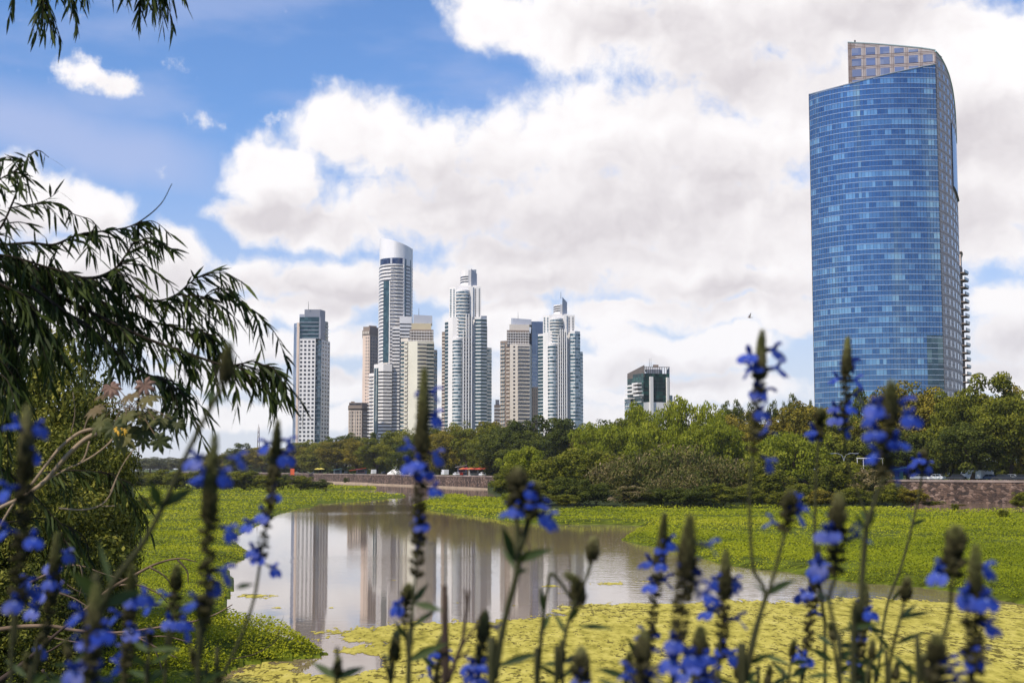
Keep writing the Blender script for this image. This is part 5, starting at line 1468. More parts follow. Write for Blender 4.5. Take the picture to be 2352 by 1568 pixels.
def limb(pts2, d, r0, r1, twigs, tl=(.07, .22), leaf_gap=.014, bare=0.0, down=.8, dd=None, tw_from=0.05, **kw):
    """pts2: picture points; d: distance (or a list)"""
    ds = d if isinstance(d, (list, tuple)) else [d] * len(pts2)
    line = curve([at(p[0], p[1], q) for p, q in zip(pts2, ds)], 9)
    rr = np.linspace(r0 * .6, r1 * .9, len(line)); bough.tube(line, list(rr), 5)
    if leaf_gap: leafy(line[: int(len(line) * (1 - bare))], leaf_gap, **kw)
    for k in range(int(twigs * 1.0)):
        i = int(len(line) * R_.uniform(tw_from, 1 - bare * 1.0)) if bare < 1 else 0
        i = min(i, len(line) - 2)
        t_ = unit((line[min(i + 2, len(line)-1)] - line[max(i - 2, 0)])[None])[0]
        a = t_ * R_.uniform(.3, 1.0) + np.array([R_.normal(.15, .35), R_.normal(0, .45), -down * R_.uniform(.2, 1.1)])
        a /= np.linalg.norm(a); l_ = R_.uniform(*tl)
        q = curve([line[i], line[i] + a * l_ * .5 + np.array([0, 0, .012]), line[i] + a * l_ + np.array([0, 0, -l_ * .22])], 6)
        bough.tube(q, list(np.linspace(.0028, .001, len(q))), 4)
        leafy(q, .0165, **kw)
W1 = lambda *p: [c1(*q) for q in p]
limb(W1((-160, 560), (0, 600), (150, 612), (300, 652), (450, 662), (550, 622), (600, 562), (650, 482)), 5.4, .024, .003, 34)
limb(W1((-120, 480), (0, 500), (150, 492), (260, 500), (380, 452), (520, 432), (620, 415), (700, 372), (780, 300), (832, 205)), 5.7, .012, .0016, 16, bare=.24)
limb(W1((-80, 480), (0, 420), (60, 300), (110, 150), (138, 60)), 5.2, .010, .002, 9, tl=(.07, .18))
limb(W1((40, 325), (160, 305), (280, 300), (350, 350), (440, 380), (470, 420)), 5.3, .005, .0015, 3, tl=(.06, .12))
limb(W1((-60, 250), (0, 185), (60, 150), (110, 110)), 5.1, .006, .002, 4, tl=(.06, .14))
limb(W1((160, 305), (230, 280), (285, 240)), 5.3, .003, .001, 0)
limb(W1((400, 660), (500, 712), (640, 745), (760, 770), (850, 742), (910, 690), (955, 655)), 5.5, .010, .0016, 18, tl=(.1, .26))
limb(W1((720, 775), (850, 780), (960, 770), (1040, 715), (1110, 770), (1215, 812), (1270, 862)), 5.6, .006, .0012, 11, tl=(.08, .2))
limb(W1((1040, 720), (1060, 712), (1100, 730)), 5.6, .002, .001, 0)
limb(W1((60, 640), (220, 712), (450, 832), (700, 950), (900, 1022), (1080, 1082), (1170, 1075), (1230, 1064), (1275, 1085)), 5.3, .016, .0014, 34, tl=(.08, .22))
limb(W1((1150, 1090), (1280, 1190), (1407, 1222)), 5.3, .002, .001, 2, tl=(.05, .1), bare=.4)
limb(W1((150, 700), (300, 812), (450, 912), (600, 1052), (700, 1120), (790, 1150), (870, 1205)), 5.1, .010, .0014, 26, tl=(.08, .2))
limb(W1((500, 780), (700, 860), (860, 900), (1000, 930), (1050, 1010)), 5.5, .007, .0014, 20, tl=(.08, .2))
limb(W1((-140, 640), (20, 700), (140, 800), (200, 900)), 5.0, .012, .002, 26, tl=(.07, .22))
limb(W1((-160, 560), (-40, 640), (60, 720), (120, 840), (170, 930)), 5.6, .012, .002, 24, tl=(.08, .24))
limb(W1((-120, 700), (-20, 820), (40, 950), (60, 1080)), 5.2, .010, .002, 22, tl=(.07, .22))
limb(W1((-100, 540), (60, 560), (200, 600), (330, 640)), 5.2, .010, .003, 26, tl=(.07, .2))
limb(W1((200, 640), (350, 700), (480, 760), (560, 840), (620, 960)), 5.6, .008, .002, 24, tl=(.07, .2))
limb(W1((-140, 900), (-40, 1050), (20, 1200), (30, 1330)), 4.8, .008, .002, 10, tl=(.08, .22))
limb([(-120, 980), (-20, 1060), (60, 1120), (130, 1200), (150, 1280)], 6.0, .008, .002, 10, tl=(.08, .22))
limb([(-80, 1180), (0, 1200), (100, 1190), (190, 1230), (205, 1290)], 6.5, .008, .002, 9, tl=(.08, .22))
limb([(60, 1090), (150, 1080), (230, 1085), (275, 1100), (290, 1130)], 7.0, .008, .002, 12, tl=(.1, .22))
# sprays hanging in at the top
for pts, tw in [([(60, -160), (75, -60), (95, 10), (100, 60)], 12), ([(40, -120), (55, -60), (50, -10), (45, 6)], 7), ([(110, -140), (130, -60), (150, 0), (160, 40)], 12), ([(160, -120), (185, -40), (195, 5), (205, 12)], 6), ([(88, -60), (92, 10), (98, 50), (96, 72)], 5),
                ([(310, -140), (315, -60), (325, 0), (320, 45)], 12), ([(330, -120), (340, -50), (360, 0), (372, 40)], 12), ([(350, -110), (370, -60), (390, -10), (402, 8)], 5), ([(275, -100), (280, -50), (290, -15), (296, 0)], 5)]:
    pts = [(a, b - 58) for a, b in pts]
    limb(pts, 6.0, .004, .001, tw, tl=(.07, .17), down=1.0, hang=.9)
# unseen boughs that these belong to, added overhead to shade the flowers below
def dim(a, b, c_, r0, r1, tw, tl=(.25, .7)):
    line = curve([a, b, c_], 9); bough.tube(line, list(np.linspace(r0, r1, len(line))), 6)
    for k in range(tw):
        i = R_.integers(2, len(line) - 1)
        a_ = np.array([R_.normal(0, .8), R_.normal(0, .8), -R_.uniform(.1, .9)]); a_ /= np.linalg.norm(a_); l_ = R_.uniform(*tl)
        q = curve([line[i], line[i] + a_ * l_ * .5 + np.array([0, 0, .03]), line[i] + a_ * l_ + np.array([0, 0, -l_ * .25])], 5)
        bough.tube(q, list(np.linspace(.004, .001, len(q))), 4); leafy(q, .020, ln=(.07, .12), wd=.014)
T0 = np.array([-6.1, 6.6, 7.6])
for k, (b, c_) in enumerate([((-4.6, 5.6, 9.6), (-2.8, 4.4, 10.0)), ((-5.0, 4.4, 9.2), (-3.4, 1.6, 9.6)), ((-5.2, 3.4, 8.8), (-4.0, .4, 9.2)), ((-4.2, 5.2, 9.0), (-2.0, 3.0, 9.2)), ((-4.8, 3.2, 8.4), (-2.7, .6, 8.6)), ((-5.6, 4.0, 8.4), (-4.8, .8, 8.6 - .2)),
                             ((-3.6, 4.6, 8.6), (-1.6, 1.9, 8.4)), ((-4.4, 2.6, 8.0), (-2.2, -.2, 7.9)), ((-3.8, 2.2, 8.6), (-1.6, .2, 8.5)), ((-3.2, 3.4, 8.6 - .2), (-.8, 1.0, 8.0))]):
    dim(T0, b, c_, .06, .008, 34)
bark_w = plain('willow_bark', (0.026, 0.020, 0.014), .95, .35, 6, .1)
tk = MB(); tk.tube([willow_root, (-6.4, 6.9, 5.4), tuple(T0 + np.array([-.2, .1, -.6])), tuple(T0), (-6.0, 6.4, 9.4)], [.26, .21, .17, .14, .05], 9)
for e in [at(*c1(-160, 560), 5.4), at(*c1(-160, 560), 5.6), at(*c1(-140, 640), 5.0), at(-120, 980, 6.0)]:
    tk.tube(curve([(-6.25, 6.8, 6.6), ((-6.25 + e[0]) / 2, (6.8 + e[1]) / 2, (6.9 + e[2]) / 2 + .25), e], 6), list(np.linspace(.07, .022, 13)), 6)
for e in [at(60, -160, 6.0), at(310, -140, 6.0)]:
    tk.tube(curve([tuple(T0), ((T0[0] + e[0]) / 2, (T0[1] + e[1]) / 2 - .3, max(T0[2], e[2]) + .8), e], 6), list(np.linspace(.05, .005, 13)), 6)
tk.build('trunk', bark_w, wil, True); bough.build('bough', bark_w, wil, True)
Q = np.concatenate(WQ); C = np.concatenate(WC); Q = Q - np.array(willow_root)
link('foliage', quads_mesh('foliage', Q, np.column_stack([C, C, C])), wil, wleaf)

# ------------------------------------------------------------------ castor bean plant behind it
CD = 4.75
cb_root = (-2.4, 5.2, float(bank_left(np.array([-2.4]), np.array([5.2]))[0]))
cb = thing('castor_bean_plant', 'castor bean plant with star shaped bronze leaves and pale arching stems', 'plant', cb_root)
cleaf = leafmat('castor_leaf', [(0.0, (0.030, 0.036, 0.012)), (0.35, (0.075, 0.085, 0.028)), (0.6, (0.14, 0.13, 0.045)), (0.85, (0.20, 0.12, 0.085)), (1.0, (0.28, 0.17, 0.13))], .30, .5, .15)
def star_leaf(mb, c, nrm, up, size, col, lobes=7):
    n = unit(np.array([nrm], float))[0]; a = np.array(up, float); a = a - n * a.dot(n); a /= np.linalg.norm(a); b = np.cross(n, a)
    V = [tuple(c)]; Fs = []
    for k in range(lobes):
        th = (k - (lobes - 1) / 2) * (2 * math.pi * .86 / lobes)
        L = size * (1 - .32 * abs(k - (lobes - 1) / 2) / ((lobes - 1) / 2))
        dr = a * math.cos(th) + b * math.sin(th); sd = -a * math.sin(th) + b * math.cos(th)
        w = size * .17; c_ = np.array(c)
        fold = n * size * .04
        i0 = len(V)
        V += [tuple(c_ + dr * L * .30 - sd * w * .75), tuple(c_ + dr * L * .62 - sd * w - n * size * .05), tuple(c_ + dr * L - n * size * .16), tuple(c_ + dr * L * .62 + sd * w - n * size * .05), tuple(c_ + dr * L * .30 + sd * w * .75), tuple(c_ + dr * L * .6 + fold)]
        Fs += [(0, i0, i0 + 5), (i0, i0 + 1, i0 + 5), (i0 + 1, i0 + 2, i0 + 5), (i0 + 2, i0 + 3, i0 + 5), (i0 + 3, i0 + 4, i0 + 5), (i0 + 4, 0, i0 + 5)]
        if k: Fs.append((0, i0 - 2, i0))
    mb.add(V, Fs, (col, col, col))
m = MB(); st = MB()
heads = [(270, 990, .20, .55), (225, 925, .15, .8), (255, 900, .13, .9), (240, 885, .12, .95), (215, 960, .16, .6), (300, 955, .15, .4), (330, 985, .14, .35), (355, 1005, .15, .3), (318, 1000, .15, .3), (345, 970, .12, .35), (375, 990, .11, .3), (235, 1000, .15, .35), (300, 915, .13, .7),
         (285, 890, .12, .85), (340, 930, .12, .4), (325, 905, .11, .8), (205, 945, .14, .8), (290, 935, .14, .35), (365, 965, .12, .25), (250, 965, .15, .5), (310, 975, .13, .25), (275, 1010, .13, .35), (340, 1012, .13, .3), (230, 980, .13, .55)]
hub = np.array(at(300, 965, CD))
for k, (px, py, sz, col) in enumerate(heads):
    d_ = CD + R_.uniform(-.2, .2); c_ = np.array(at(px + 24 + R_.normal(0, 16), py + R_.normal(0, 12), d_))
    o_ = c_ - hub + np.array([0, -.4, .35]); star_leaf(m, c_, o_ + R_.normal(0, .25, 3), [R_.normal(.2, .6), -.3, R_.normal(-.8, .4)], sz * .40, np.clip(col * .62 + R_.normal(0, .14), 0, .85), int(R_.integers(7, 9)))
    st.tube(curve([hub + R_.normal(0, .04, 3), (hub + c_) / 2 + np.array([0, 0, .04]), c_], 4), .0016, 4)
m.build('foliage', cleaf, cb)
m = MB(); star_leaf(m, at(272, 984, CD - .2), (0.2, -1, .5), (.1, -.2, -1), .026, .5); star_leaf(m, at(284, 990, CD - .2), (0.4, -1, .3), (.5, -.2, -1), .018, .5)
o = m.build('leaf', plain('yellow_leaf', (0.58, 0.33, 0.03), .6, .2, 8, .3), cb); o['label'] = 'small yellowed leaf glowing among the bronze ones'
st.build('stalk', plain('red_stalk', (0.13, 0.085, 0.045), .6, .2, 3, .3), cb)
c3 = lambda x, y: (x * .4524, y * .4524 + 859)
pale = plain('pale_cane', (0.30, 0.22, 0.15), .8, .3, 5, .2)
for pts, r_ in [([c3(490, 300), c3(420, 340), c3(330, 425), c3(230, 540), c3(120, 620), c3(-20, 690), (-60, 1215), (-170, 1500)], .016), ([c3(480, 275), c3(400, 300), c3(310, 370), c3(240, 455), c3(160, 560), (10, 1190), (-130, 1480)], .012),
                ([c3(590, 290), c3(560, 345), c3(480, 410), c3(400, 455), c3(340, 480), c3(210, 555)], .007), ([c3(455, 340), c3(430, 420), c3(400, 455)], .007), ([c3(560, 600), c3(590, 530), c3(630, 450), c3(690, 365)], .004), ([c3(300, 680), c3(420, 688), c3(510, 665), c3(560, 610), c3(590, 530)], .006),
                ([c3(520, 670), c3(585, 668)], .004), ([c3(360, 300), c3(380, 200), c3(370, 90)], .003), ([c3(420, 300), c3(450, 220), c3(500, 170)], .004)]:
    m = MB(); m.tube(curve([at(p[0], p[1], CD + .25) for p in pts], 6), [r_ * .55 * (1 - .35 * k / (6 * (len(pts) - 1))) for k in range(6 * (len(pts) - 1) + 1)], 6, (.5, .5, .5)); m.build('stem', pale, cb, True)

# ------------------------------------------------------------------ dead branches over the mat
deadm = plain('dead_wood', (0.17, 0.115, 0.075), .9, .4, 4, .15)
deadd = plain('dark_dead_wood', (0.055, 0.038, 0.030), .9, .4, 4, .15)
def dead(label, polys, d, mat, r):
    p0 = at(*polys[0][0], d); o = thing('dead_branch', label, 'branch', p0, group='dead branches at the water')
    for i, pts in enumerate(polys):
        n_ = (len(pts) - 1) * 5 + 1
        m = MB(); m.tube(curve([at(a, b, d + .05 * k + .1 * i) for k, (a, b) in enumerate(pts)], 5), list(np.linspace(r if i == 0 else r * .5, r * .2, n_)), 5); m.build('bough' if i == 0 else 'twig', mat, o, True)
dead('arched bare branch curving above the green mat behind the stems', [[c3(430, 1200), c3(560, 1090), c3(700, 1010), c3(800, 960), c3(910, 935), c3(1000, 952)], [c3(760, 980), c3(830, 1020), c3(870, 1070)], [c3(900, 938), c3(950, 1000), c3(955, 1060)], [c3(600, 1070), c3(700, 1070), c3(800, 1110), c3(850, 1160)]], 14, deadm, .022)
dead('pale snapped branch lying low across the corner', [[c3(-40, 1300), c3(120, 1280), c3(270, 1280), c3(380, 1300), c3(560, 1312), c3(700, 1300), c3(860, 1275), c3(1000, 1250), c3(1100, 1215), c3(1180, 1168)], [c3(300, 1110), c3(380, 1140), c3(460, 1190)], [c3(690, 1330), c3(800, 1390), c3(900, 1440)], [c3(560, 1312), c3(700, 1335), c3(840, 1330), c3(980, 1365)], [c3(760, 1350), c3(800, 1430), c3(830, 1530)], [c3(240, 1330), c3(330, 1350), c3(410, 1362)]], 15, deadm, .026)
dead('dark forked branch rising out of the corner', [[c3(-30, 1575), c3(60, 1510), c3(150, 1440), c3(260, 1340), c3(380, 1240), c3(440, 1190)], [c3(215, 1500), c3(250, 1550), c3(290, 1590)], [c3(150, 1440), c3(260, 1400), c3(360, 1330)]], 13, deadd, .03)
dead('thin drooping bare branch under the dark shrubs', [[c3(90, 1110), c3(150, 1060), c3(250, 1010), c3(320, 978), c3(410, 972), c3(520, 1010), c3(640, 1045)], [c3(410, 972), c3(420, 1050), c3(400, 1130)], [c3(280, 1000), c3(330, 1060), c3(420, 1110), c3(520, 1120)]], 14, deadm, .018)
dead('hair thin twig trailing beside the leafy mound', [[c3(1180, 1445), c3(1290, 1420), c3(1380, 1370), c3(1450, 1300)], [c3(1400, 1350), c3(1440, 1225)], [c3(1390, 1330), c3(1425, 1310)]], 24, deadd, .010)

# ------------------------------------------------------------------ blue sage in front of us
petal = None
def petal_mat():
    mm, nt, p = base_mat('sage_petal')
    a = nt.nodes.new('ShaderNodeAttribute'); a.attribute_name = 'Col'
    sp = nt.nodes.new('ShaderNodeSeparateColor'); nt.links.new(a.outputs['Color'], sp.inputs[0])
    oi = nt.nodes.new('ShaderNodeObjectInfo')
    c = ramp(nt, sp.outputs[0], [(0, (0.008, 0.019, 0.17)), (.45, (0.017, 0.048, 0.35)), (.7, (0.045, 0.11, 0.52)), (1, (.46, .52, .76))])
    hs = nt.nodes.new('ShaderNodeHueSaturation')
    mr = nt.nodes.new('ShaderNodeMapRange'); mr.inputs['To Min'].default_value = .75; mr.inputs['To Max'].default_value = 1.2; nt.links.new(oi.outputs['Random'], mr.inputs[0])
    nt.links.new(mr.outputs[0], hs.inputs['Value']); nt.links.new(c, hs.inputs['Color'])
    nt.links.new(hs.outputs[0], p.inputs['Base Color']); p.inputs['Roughness'].default_value = .55
    t = nt.nodes.new('ShaderNodeBsdfTranslucent'); nt.links.new(hs.outputs[0], t.inputs['Color'])
    mx = nt.nodes.new('ShaderNodeMixShader'); mx.inputs[0].default_value = .35
    nt.links.new(p.outputs[0], mx.inputs[1]); nt.links.new(t.outputs[0], mx.inputs[2]); nt.links.new(mx.outputs[0], nt.nodes['Material Output'].inputs['Surface'])
    return mm
petal = petal_mat()
bract = leafmat('sage_bract', [(0, (0.018, 0.016, 0.010)), (.4, (0.050, 0.044, 0.020)), (.7, (0.105, 0.095, 0.040)), (1, (0.20, 0.20, 0.07))], .2, .8, .1)
stemm = plain('sage_stem', (0.040, 0.040, 0.017), .8, .3, 12, .15)
sleaf = leafmat('sage_leaf', [(0, (0.012, 0.022, 0.008)), (.5, (0.035, 0.058, 0.016)), (1, (0.08, 0.11, 0.03))], .3, .6, .3)

def flower_mesh(seed):
    """two lipped flower, tube along +X, about 24 mm; hood above, broad drooping lip below"""
    r = np.random.default_rng(seed); m = MB()
    # tube
    n = 7; rings = [(-.002, .0012), (.004, .0017), (.009, .0024), (.0125, .0030)]
    V = []; Fs = []
    for x, rr in rings:
        for k in range(n):
            w = 2 * math.pi * k / n; V.append((x, rr * math.cos(w), rr * math.sin(w) * 1.1 - x * .05))
    for i in range(3):
        for k in range(n): Fs.append((i*n+k, i*n+(k+1)%n, (i+1)*n+(k+1)%n, (i+1)*n+k))
    m.add(V, Fs, (.62, .62, .62))
    # lower lip: wide, two lobed
    nu, nv = 7, 7; V = []; C = []
    tw = r.uniform(-.25, .25); wl = r.uniform(.0095, .0125)
    for i in range(nu):
        u = i / (nu - 1)
        for j in range(nv):
            v = j / (nv - 1) * 2 - 1
            half = wl * math.sin(math.pi * (.16 + .62 * u)) ** .8
            y = v * half
            L = .0135 * (u * (1 - .20 * max(0, 1 - abs(v) * 3.2) * u)) * (1 - .18 * v * v)
            x = .0115 + L * .62
            z = -.0022 - L * .85 - .0035 * v * v * u + .0012 * math.cos(v * 7) * u
            V.append((x, y + tw * z, z)); C.append((1.0 if (u < .30 and abs(v) < .30) else .58 - .25 * u + .06 * math.cos(v * 9),) * 3)
    m.add(V, [(i*nv+j, i*nv+j+1, (i+1)*nv+j+1, (i+1)*nv+j) for i in range(nu-1) for j in range(nv-1)], C)
    # hood
    V = []; C = []
    for i in range(5):
        u = i / 4
        for j in range(5):
            v = j / 4 * 2 - 1
            half = .0036 * math.sin(math.pi * (.2 + .72 * u)) ** .7
            V.append((.009 + .013 * u, v * half, .003 + .0045 * math.sin(u * 2.2) - .0035 * v * v)); C.append((.32,) * 3)
    m.add(V, [(i*5+j, i*5+j+1, (i+1)*5+j+1, (i+1)*5+j) for i in range(4) for j in range(4)], C)
    # calyx
    V = []; Fs = []; n = 6
    for x, rr in [(-.006, .0008), (-.003, .0026), (.003, .0030), (.006, .0026)]:
        for k in range(n):
            w = 2 * math.pi * k / n; V.append((x, rr * math.cos(w), rr * math.sin(w)))
    for i in range(3):
        for k in range(n): Fs.append((i*n+k, i*n+(k+1)%n, (i+1)*n+(k+1)%n, (i+1)*n+k))
    m.add(V, Fs, (.12, .12, .12))
    me = m.mesh('flower', True); me.materials.append(petal); return me
FLW = [flower_mesh(s) for s in range(6)]

def spike_mesh(mb, line, w0, seed, cone=.34, gaps=.0078, tip=True):
    """bracts and calyces along a line (top first): a dense bud cone, then whorls"""
    r = np.random.default_rng(seed)
    seg = np.diff(line, axis=0); L = np.r_[0, np.cumsum(np.linalg.norm(seg, axis=1))]; T = L[-1]
    def pos(s):
        p = np.array([np.interp(s, L, line[:, i]) for i in range(3)]); q = np.array([np.interp(min(s + .002, T), L, line[:, i]) for i in range(3)])
        t_ = p - q; n_ = np.linalg.norm(t_); return p, (t_ / n_ if n_ > 1e-9 else np.array([0, 0, 1.0]))
    s = .0
    while s < T:
        f = s / T
        cone_w = min(1, s / max(cone * T, 1e-6))
        dense = s < cone * T
        k = 7 if dense else 8
        rad = w0 * (.14 + .86 * cone_w ** .8) if dense else w0 * r.uniform(.85, 1.1) * (1.0 - .15 * f)
        p, t_ = pos(s)
        a = np.cross(t_, [.3, .2, .9]); a /= np.linalg.norm(a); b = np.cross(t_, a)
        ph = r.uniform(0, 6.28)
        for i in range(k):
            w = ph + 2 * math.pi * i / k + r.normal(0, .15)
            o = a * math.cos(w) + b * math.sin(w); sd = -a * math.sin(w) + b * math.cos(w)
            up = .85 if dense else r.uniform(-.1, 1.0)
            dr = o * (.75 if dense else 1) + t_ * up; dr /= np.linalg.norm(dr)
            Lb = (rad * 1.05 + .0012 if dense else rad) * r.uniform(.9, 1.15); wb = Lb * (.30 if dense else .40)
            base = p + o * .0012 + (0 if dense else r.normal(0, .0016)) * t_
            c = np.clip((.95 - .70 * f / cone if dense else .28) + r.normal(0, .10), 0, .9)
            up_n = np.cross(dr, sd)
            V = [base, base + dr * Lb * .5 + sd * wb, base + dr * Lb * .5 + up_n * wb * .9, base + dr * Lb * .5 - sd * wb, base + dr * Lb * .5 - up_n * wb * .7, base + dr * Lb]
            mb.add(V, [(0, 1, 2), (0, 2, 3), (0, 3, 4), (0, 4, 1), (5, 2, 1), (5, 3, 2), (5, 4, 3), (5, 1, 4)], (c, c, c))
        s += (w0 * .30 if dense else gaps * r.uniform(.9, 1.15))

def blade(mb, base, tip, width, col=.45, sag=.12):
    base, tip = np.array(base), np.array(tip); a = tip - base; L = np.linalg.norm(a)
    sd = np.cross(a, [0.25, -1, .25]); sd /= np.linalg.norm(sd)
    nrm = np.cross(sd, a / L)
    V = []; C = []
    ws = [.12, .7, 1, .8, .42, .03]
    for i, w in enumerate(ws):
        k = i / 5; c_ = base + a * k + np.array([0, 0, -1]) * L * sag * (k * k - k * .6) 
        V += [tuple(c_ - sd * width * w * .5), tuple(c_ - nrm * width * w * .12), tuple(c_ + sd * width * w * .5)]; C += [(col, col, col), (col + .15,) * 3, (col,) * 3]
    mb.add(V, [(i*3+j, i*3+j+1, i*3+j+4, i*3+j+3) for i in range(5) for j in (0, 1)], C)

SAGE = 'blue sage stems in front of the pond'
srng = np.random.default_rng(77)
def sage(label, d, spikes, stem, flowers, leaves=(), w=.0075, dead_head=False, stem_r=.0016, branches=()):
    """spikes: lists of picture points from the tip down; stem: picture points going down; flowers: picture points"""
    low = stem[-1] if stem else spikes[0][-1]
    fx_, fy_, fz_ = at(low[0], low[1], d)
    gx_, gy_ = fx_ * 1.0 + srng.normal(0, .015), d + srng.normal(.05, .03)
    gz_ = float(bank_left(np.array([gx_]), np.array([gy_]))[0]) - .02
    o = thing('blue_sage', label, 'flower', (gx_, gy_, gz_), group=SAGE)
    axis = []; spike_of = []
    for i, sp in enumerate(spikes):
        line = curve([at(p[0], p[1], d + srng.normal(0, .006)) for p in sp], 6)
        m = MB(); spike_mesh(m, line, 0.88 * (w if not isinstance(w, (list, tuple)) else w[i]), int(srng.integers(1e6)), cone=.42 if len(flowers) else .9)
        m.tube(line, .0011, 5, (.3, .3, .3)); spk = m.build('flower_spike', bract, o); axis.append(line); spike_of += [spk] * len(line)
    pts = [at(p[0], p[1], d) for p in (stem or [spikes[0][-1]])]
    path = [axis[0][-1]] + pts if axis else pts
    path = path + [((pts[-1][0] + gx_) / 2, (d + gy_) / 2, (pts[-1][2] + gz_) / 2 + .1), (gx_, gy_, gz_)]
    line = curve(path, 7)
    m = MB(); m.tube(line, list(np.linspace(stem_r * .8, stem_r * 1.25, len(line))), 6)
    for br in branches:
        l2 = curve([at(p[0], p[1], d) for p in br], 6); m.tube(l2, list(np.linspace(stem_r * .8, stem_r * 1.1, len(l2))), 5)
    m.build('stem', stemm, o, True)
    allax = np.vstack(axis) if axis else line
    for i, (px, py) in enumerate(flowers):
        if len(flowers) > 7 and i % 5 == 4: continue
        c = np.array(at(px, py, d + srng.normal(0, .010)))
        # attach to the nearest point of the spike
        k = np.argmin(np.linalg.norm(allax - c, axis=1)); a = c - allax[k]; dist = np.linalg.norm(a)
        if dist < .006: a = np.array([srng.normal(0, .4), -1, srng.normal(0, .2)]); dist = 1
        a = a / np.linalg.norm(a) + np.array([srng.normal(0, .12), -.45 - abs(srng.normal(0, .3)), srng.normal(.05, .15)]); a /= np.linalg.norm(a)
        sc = srng.uniform(.58, .76)
        X = Vector(a); Z = Vector((0, 0, 1)) - X * X.z; Z.normalize(); Y = Z.cross(X)
        rot = Matrix((X, Y, Z)).transposed().to_4x4()
        base = Vector(c) - X * .013 * sc
        f = link('flower', FLW[int(srng.integers(len(FLW)))], spike_of[k])
        f.matrix_parent_inverse = Matrix.Identity(4)
        f.matrix_basis = Matrix.Translation(base - Vector(o.location)) @ rot @ Matrix.Diagonal((sc, sc, sc, 1))
        m = MB(); m.tube([tuple(allax[k]), tuple(base)], .0007, 4); m.build('flower_stalk', stemm, spike_of[k])
    for (x0, y0, x1, y1, wpx) in leaves:
        dd_ = srng.normal(0, .03)
        m = MB(); blade(m, at(x0, y0, d), at(x1, y1, d + dd_), wpx / F * d, float(np.clip(srng.normal(.42, .12), .1, .8))); m.build('leaf', sleaf, o)
    return o

sage('tall blurred sage in the corner before the dark shrubs', 1.0, [[(62, 935), (60, 1050), (52, 1180), (42, 1300), (40, 1400)]], [(36, 1480), (25, 1580)], [(35, 970), (88, 992), (92, 975), (76, 1040), (88, 1095), (12, 1120), (10, 1215), (78, 1230), (35, 1375), (15, 1260), (60, 1345)], w=.0085)
sage('sage with small scattered flowers beside the corner one', 1.3, [[(132, 1225), (125, 1300), (115, 1400), (98, 1480)]], [(88, 1530), (80, 1600)], [(125, 1290), (115, 1330), (158, 1268), (88, 1355), (112, 1385), (75, 1395), (92, 1490), (140, 1350), (60, 1330), (85, 1440)], w=.008)
sage('stout blurred sage with a crown of flowers in the corner foliage', .9, [[(222, 1345), (218, 1420), (212, 1500), (205, 1600)]], [(200, 1650)], [(192, 1430), (238, 1440), (215, 1500), (180, 1405), (240, 1500), (165, 1535), (225, 1552), (205, 1455)], w=.0085)
sage('sage with flowers paired either side before the pale branch', 1.15, [[(303, 1300), (300, 1380), (293, 1480), (288, 1580)]], [(285, 1640)], [(298, 1370), (332, 1362), (265, 1410), (270, 1525), (322, 1525), (280, 1490), (335, 1455), (300, 1440)], w=.0075)
sage('short sage with three flowers just before the tallest blurred spike', 1.25, [[(407, 1300), (402, 1370), (398, 1440)]], [(390, 1500), (378, 1600)], [(375, 1365), (388, 1420), (422, 1422), (432, 1450), (340, 1390)], w=.0085)
sage('tallest blurred sage at the pond edge with twin lamp like flowers', .98, [[(494, 1000), (487, 1070), (482, 1150), (477, 1260), (472, 1370), (468, 1440)]], [(462, 1510), (455, 1600)], [(462, 1088), (517, 1086), (448, 1048), (552, 1050), (432, 1225), (496, 1342), (446, 1378), (532, 1215), (520, 1310), (508, 1400), (470, 1088)], leaves=[(540, 1350, 585, 1338, 14)], w=.0082)
sage('slim sage with many flowers leaning over the open water', 1.2, [[(638, 968), (632, 1050), (622, 1130), (610, 1210), (598, 1290)]], [(582, 1380), (550, 1470), (505, 1568), (495, 1620)], [(608, 1018), (668, 1012), (628, 1135), (604, 1175), (632, 1190), (568, 1200), (590, 1272), (632, 1302), (580, 1258), (625, 1245), (660, 1042)], w=.0072)
sage('budding sage shoot without flowers slanting across the white tower side', 1.0, [[(526, 790), (520, 840), (515, 885)]], [(490, 925), (440, 1020), (385, 1140), (330, 1245), (262, 1335), (235, 1400), (210, 1500)], [], leaves=[(490, 928, 476, 890, 20), (490, 928, 522, 912, 16), (368, 1165, 345, 1100, 26), (368, 1165, 450, 1115, 26), (240, 1390, 160, 1300, 34), (240, 1390, 330, 1350, 30), (255, 1345, 225, 1235, 14)], w=.0075, stem_r=.0022)
sage('tall central sage standing before the cream and lantern towers', 1.15, [[(975, 848), (972, 930), (968, 1040), (964, 1150), (960, 1260), (955, 1320)]], [(948, 1400), (945, 1480), (940, 1600)], [(968, 900), (1003, 952), (1000, 900), (938, 1062), (985, 1052), (1006, 1042), (958, 1192), (972, 1195), (966, 1240), (922, 1280), (936, 1020), (1000, 1118), (960, 1055), (978, 1078)], leaves=[(950, 1385, 1020, 1400, 18), (950, 1385, 985, 1335, 16), (946, 1440, 1005, 1395, 14)], w=.0085)
sage('small side bud with one drooping flower below the central sage', 1.25, [[(938, 1345), (934, 1390), (930, 1440)]], [(936, 1500), (935, 1600)], [(912, 1388)], leaves=[(934, 1470, 905, 1420, 12), (935, 1520, 1030, 1470, 22)], w=.0085)
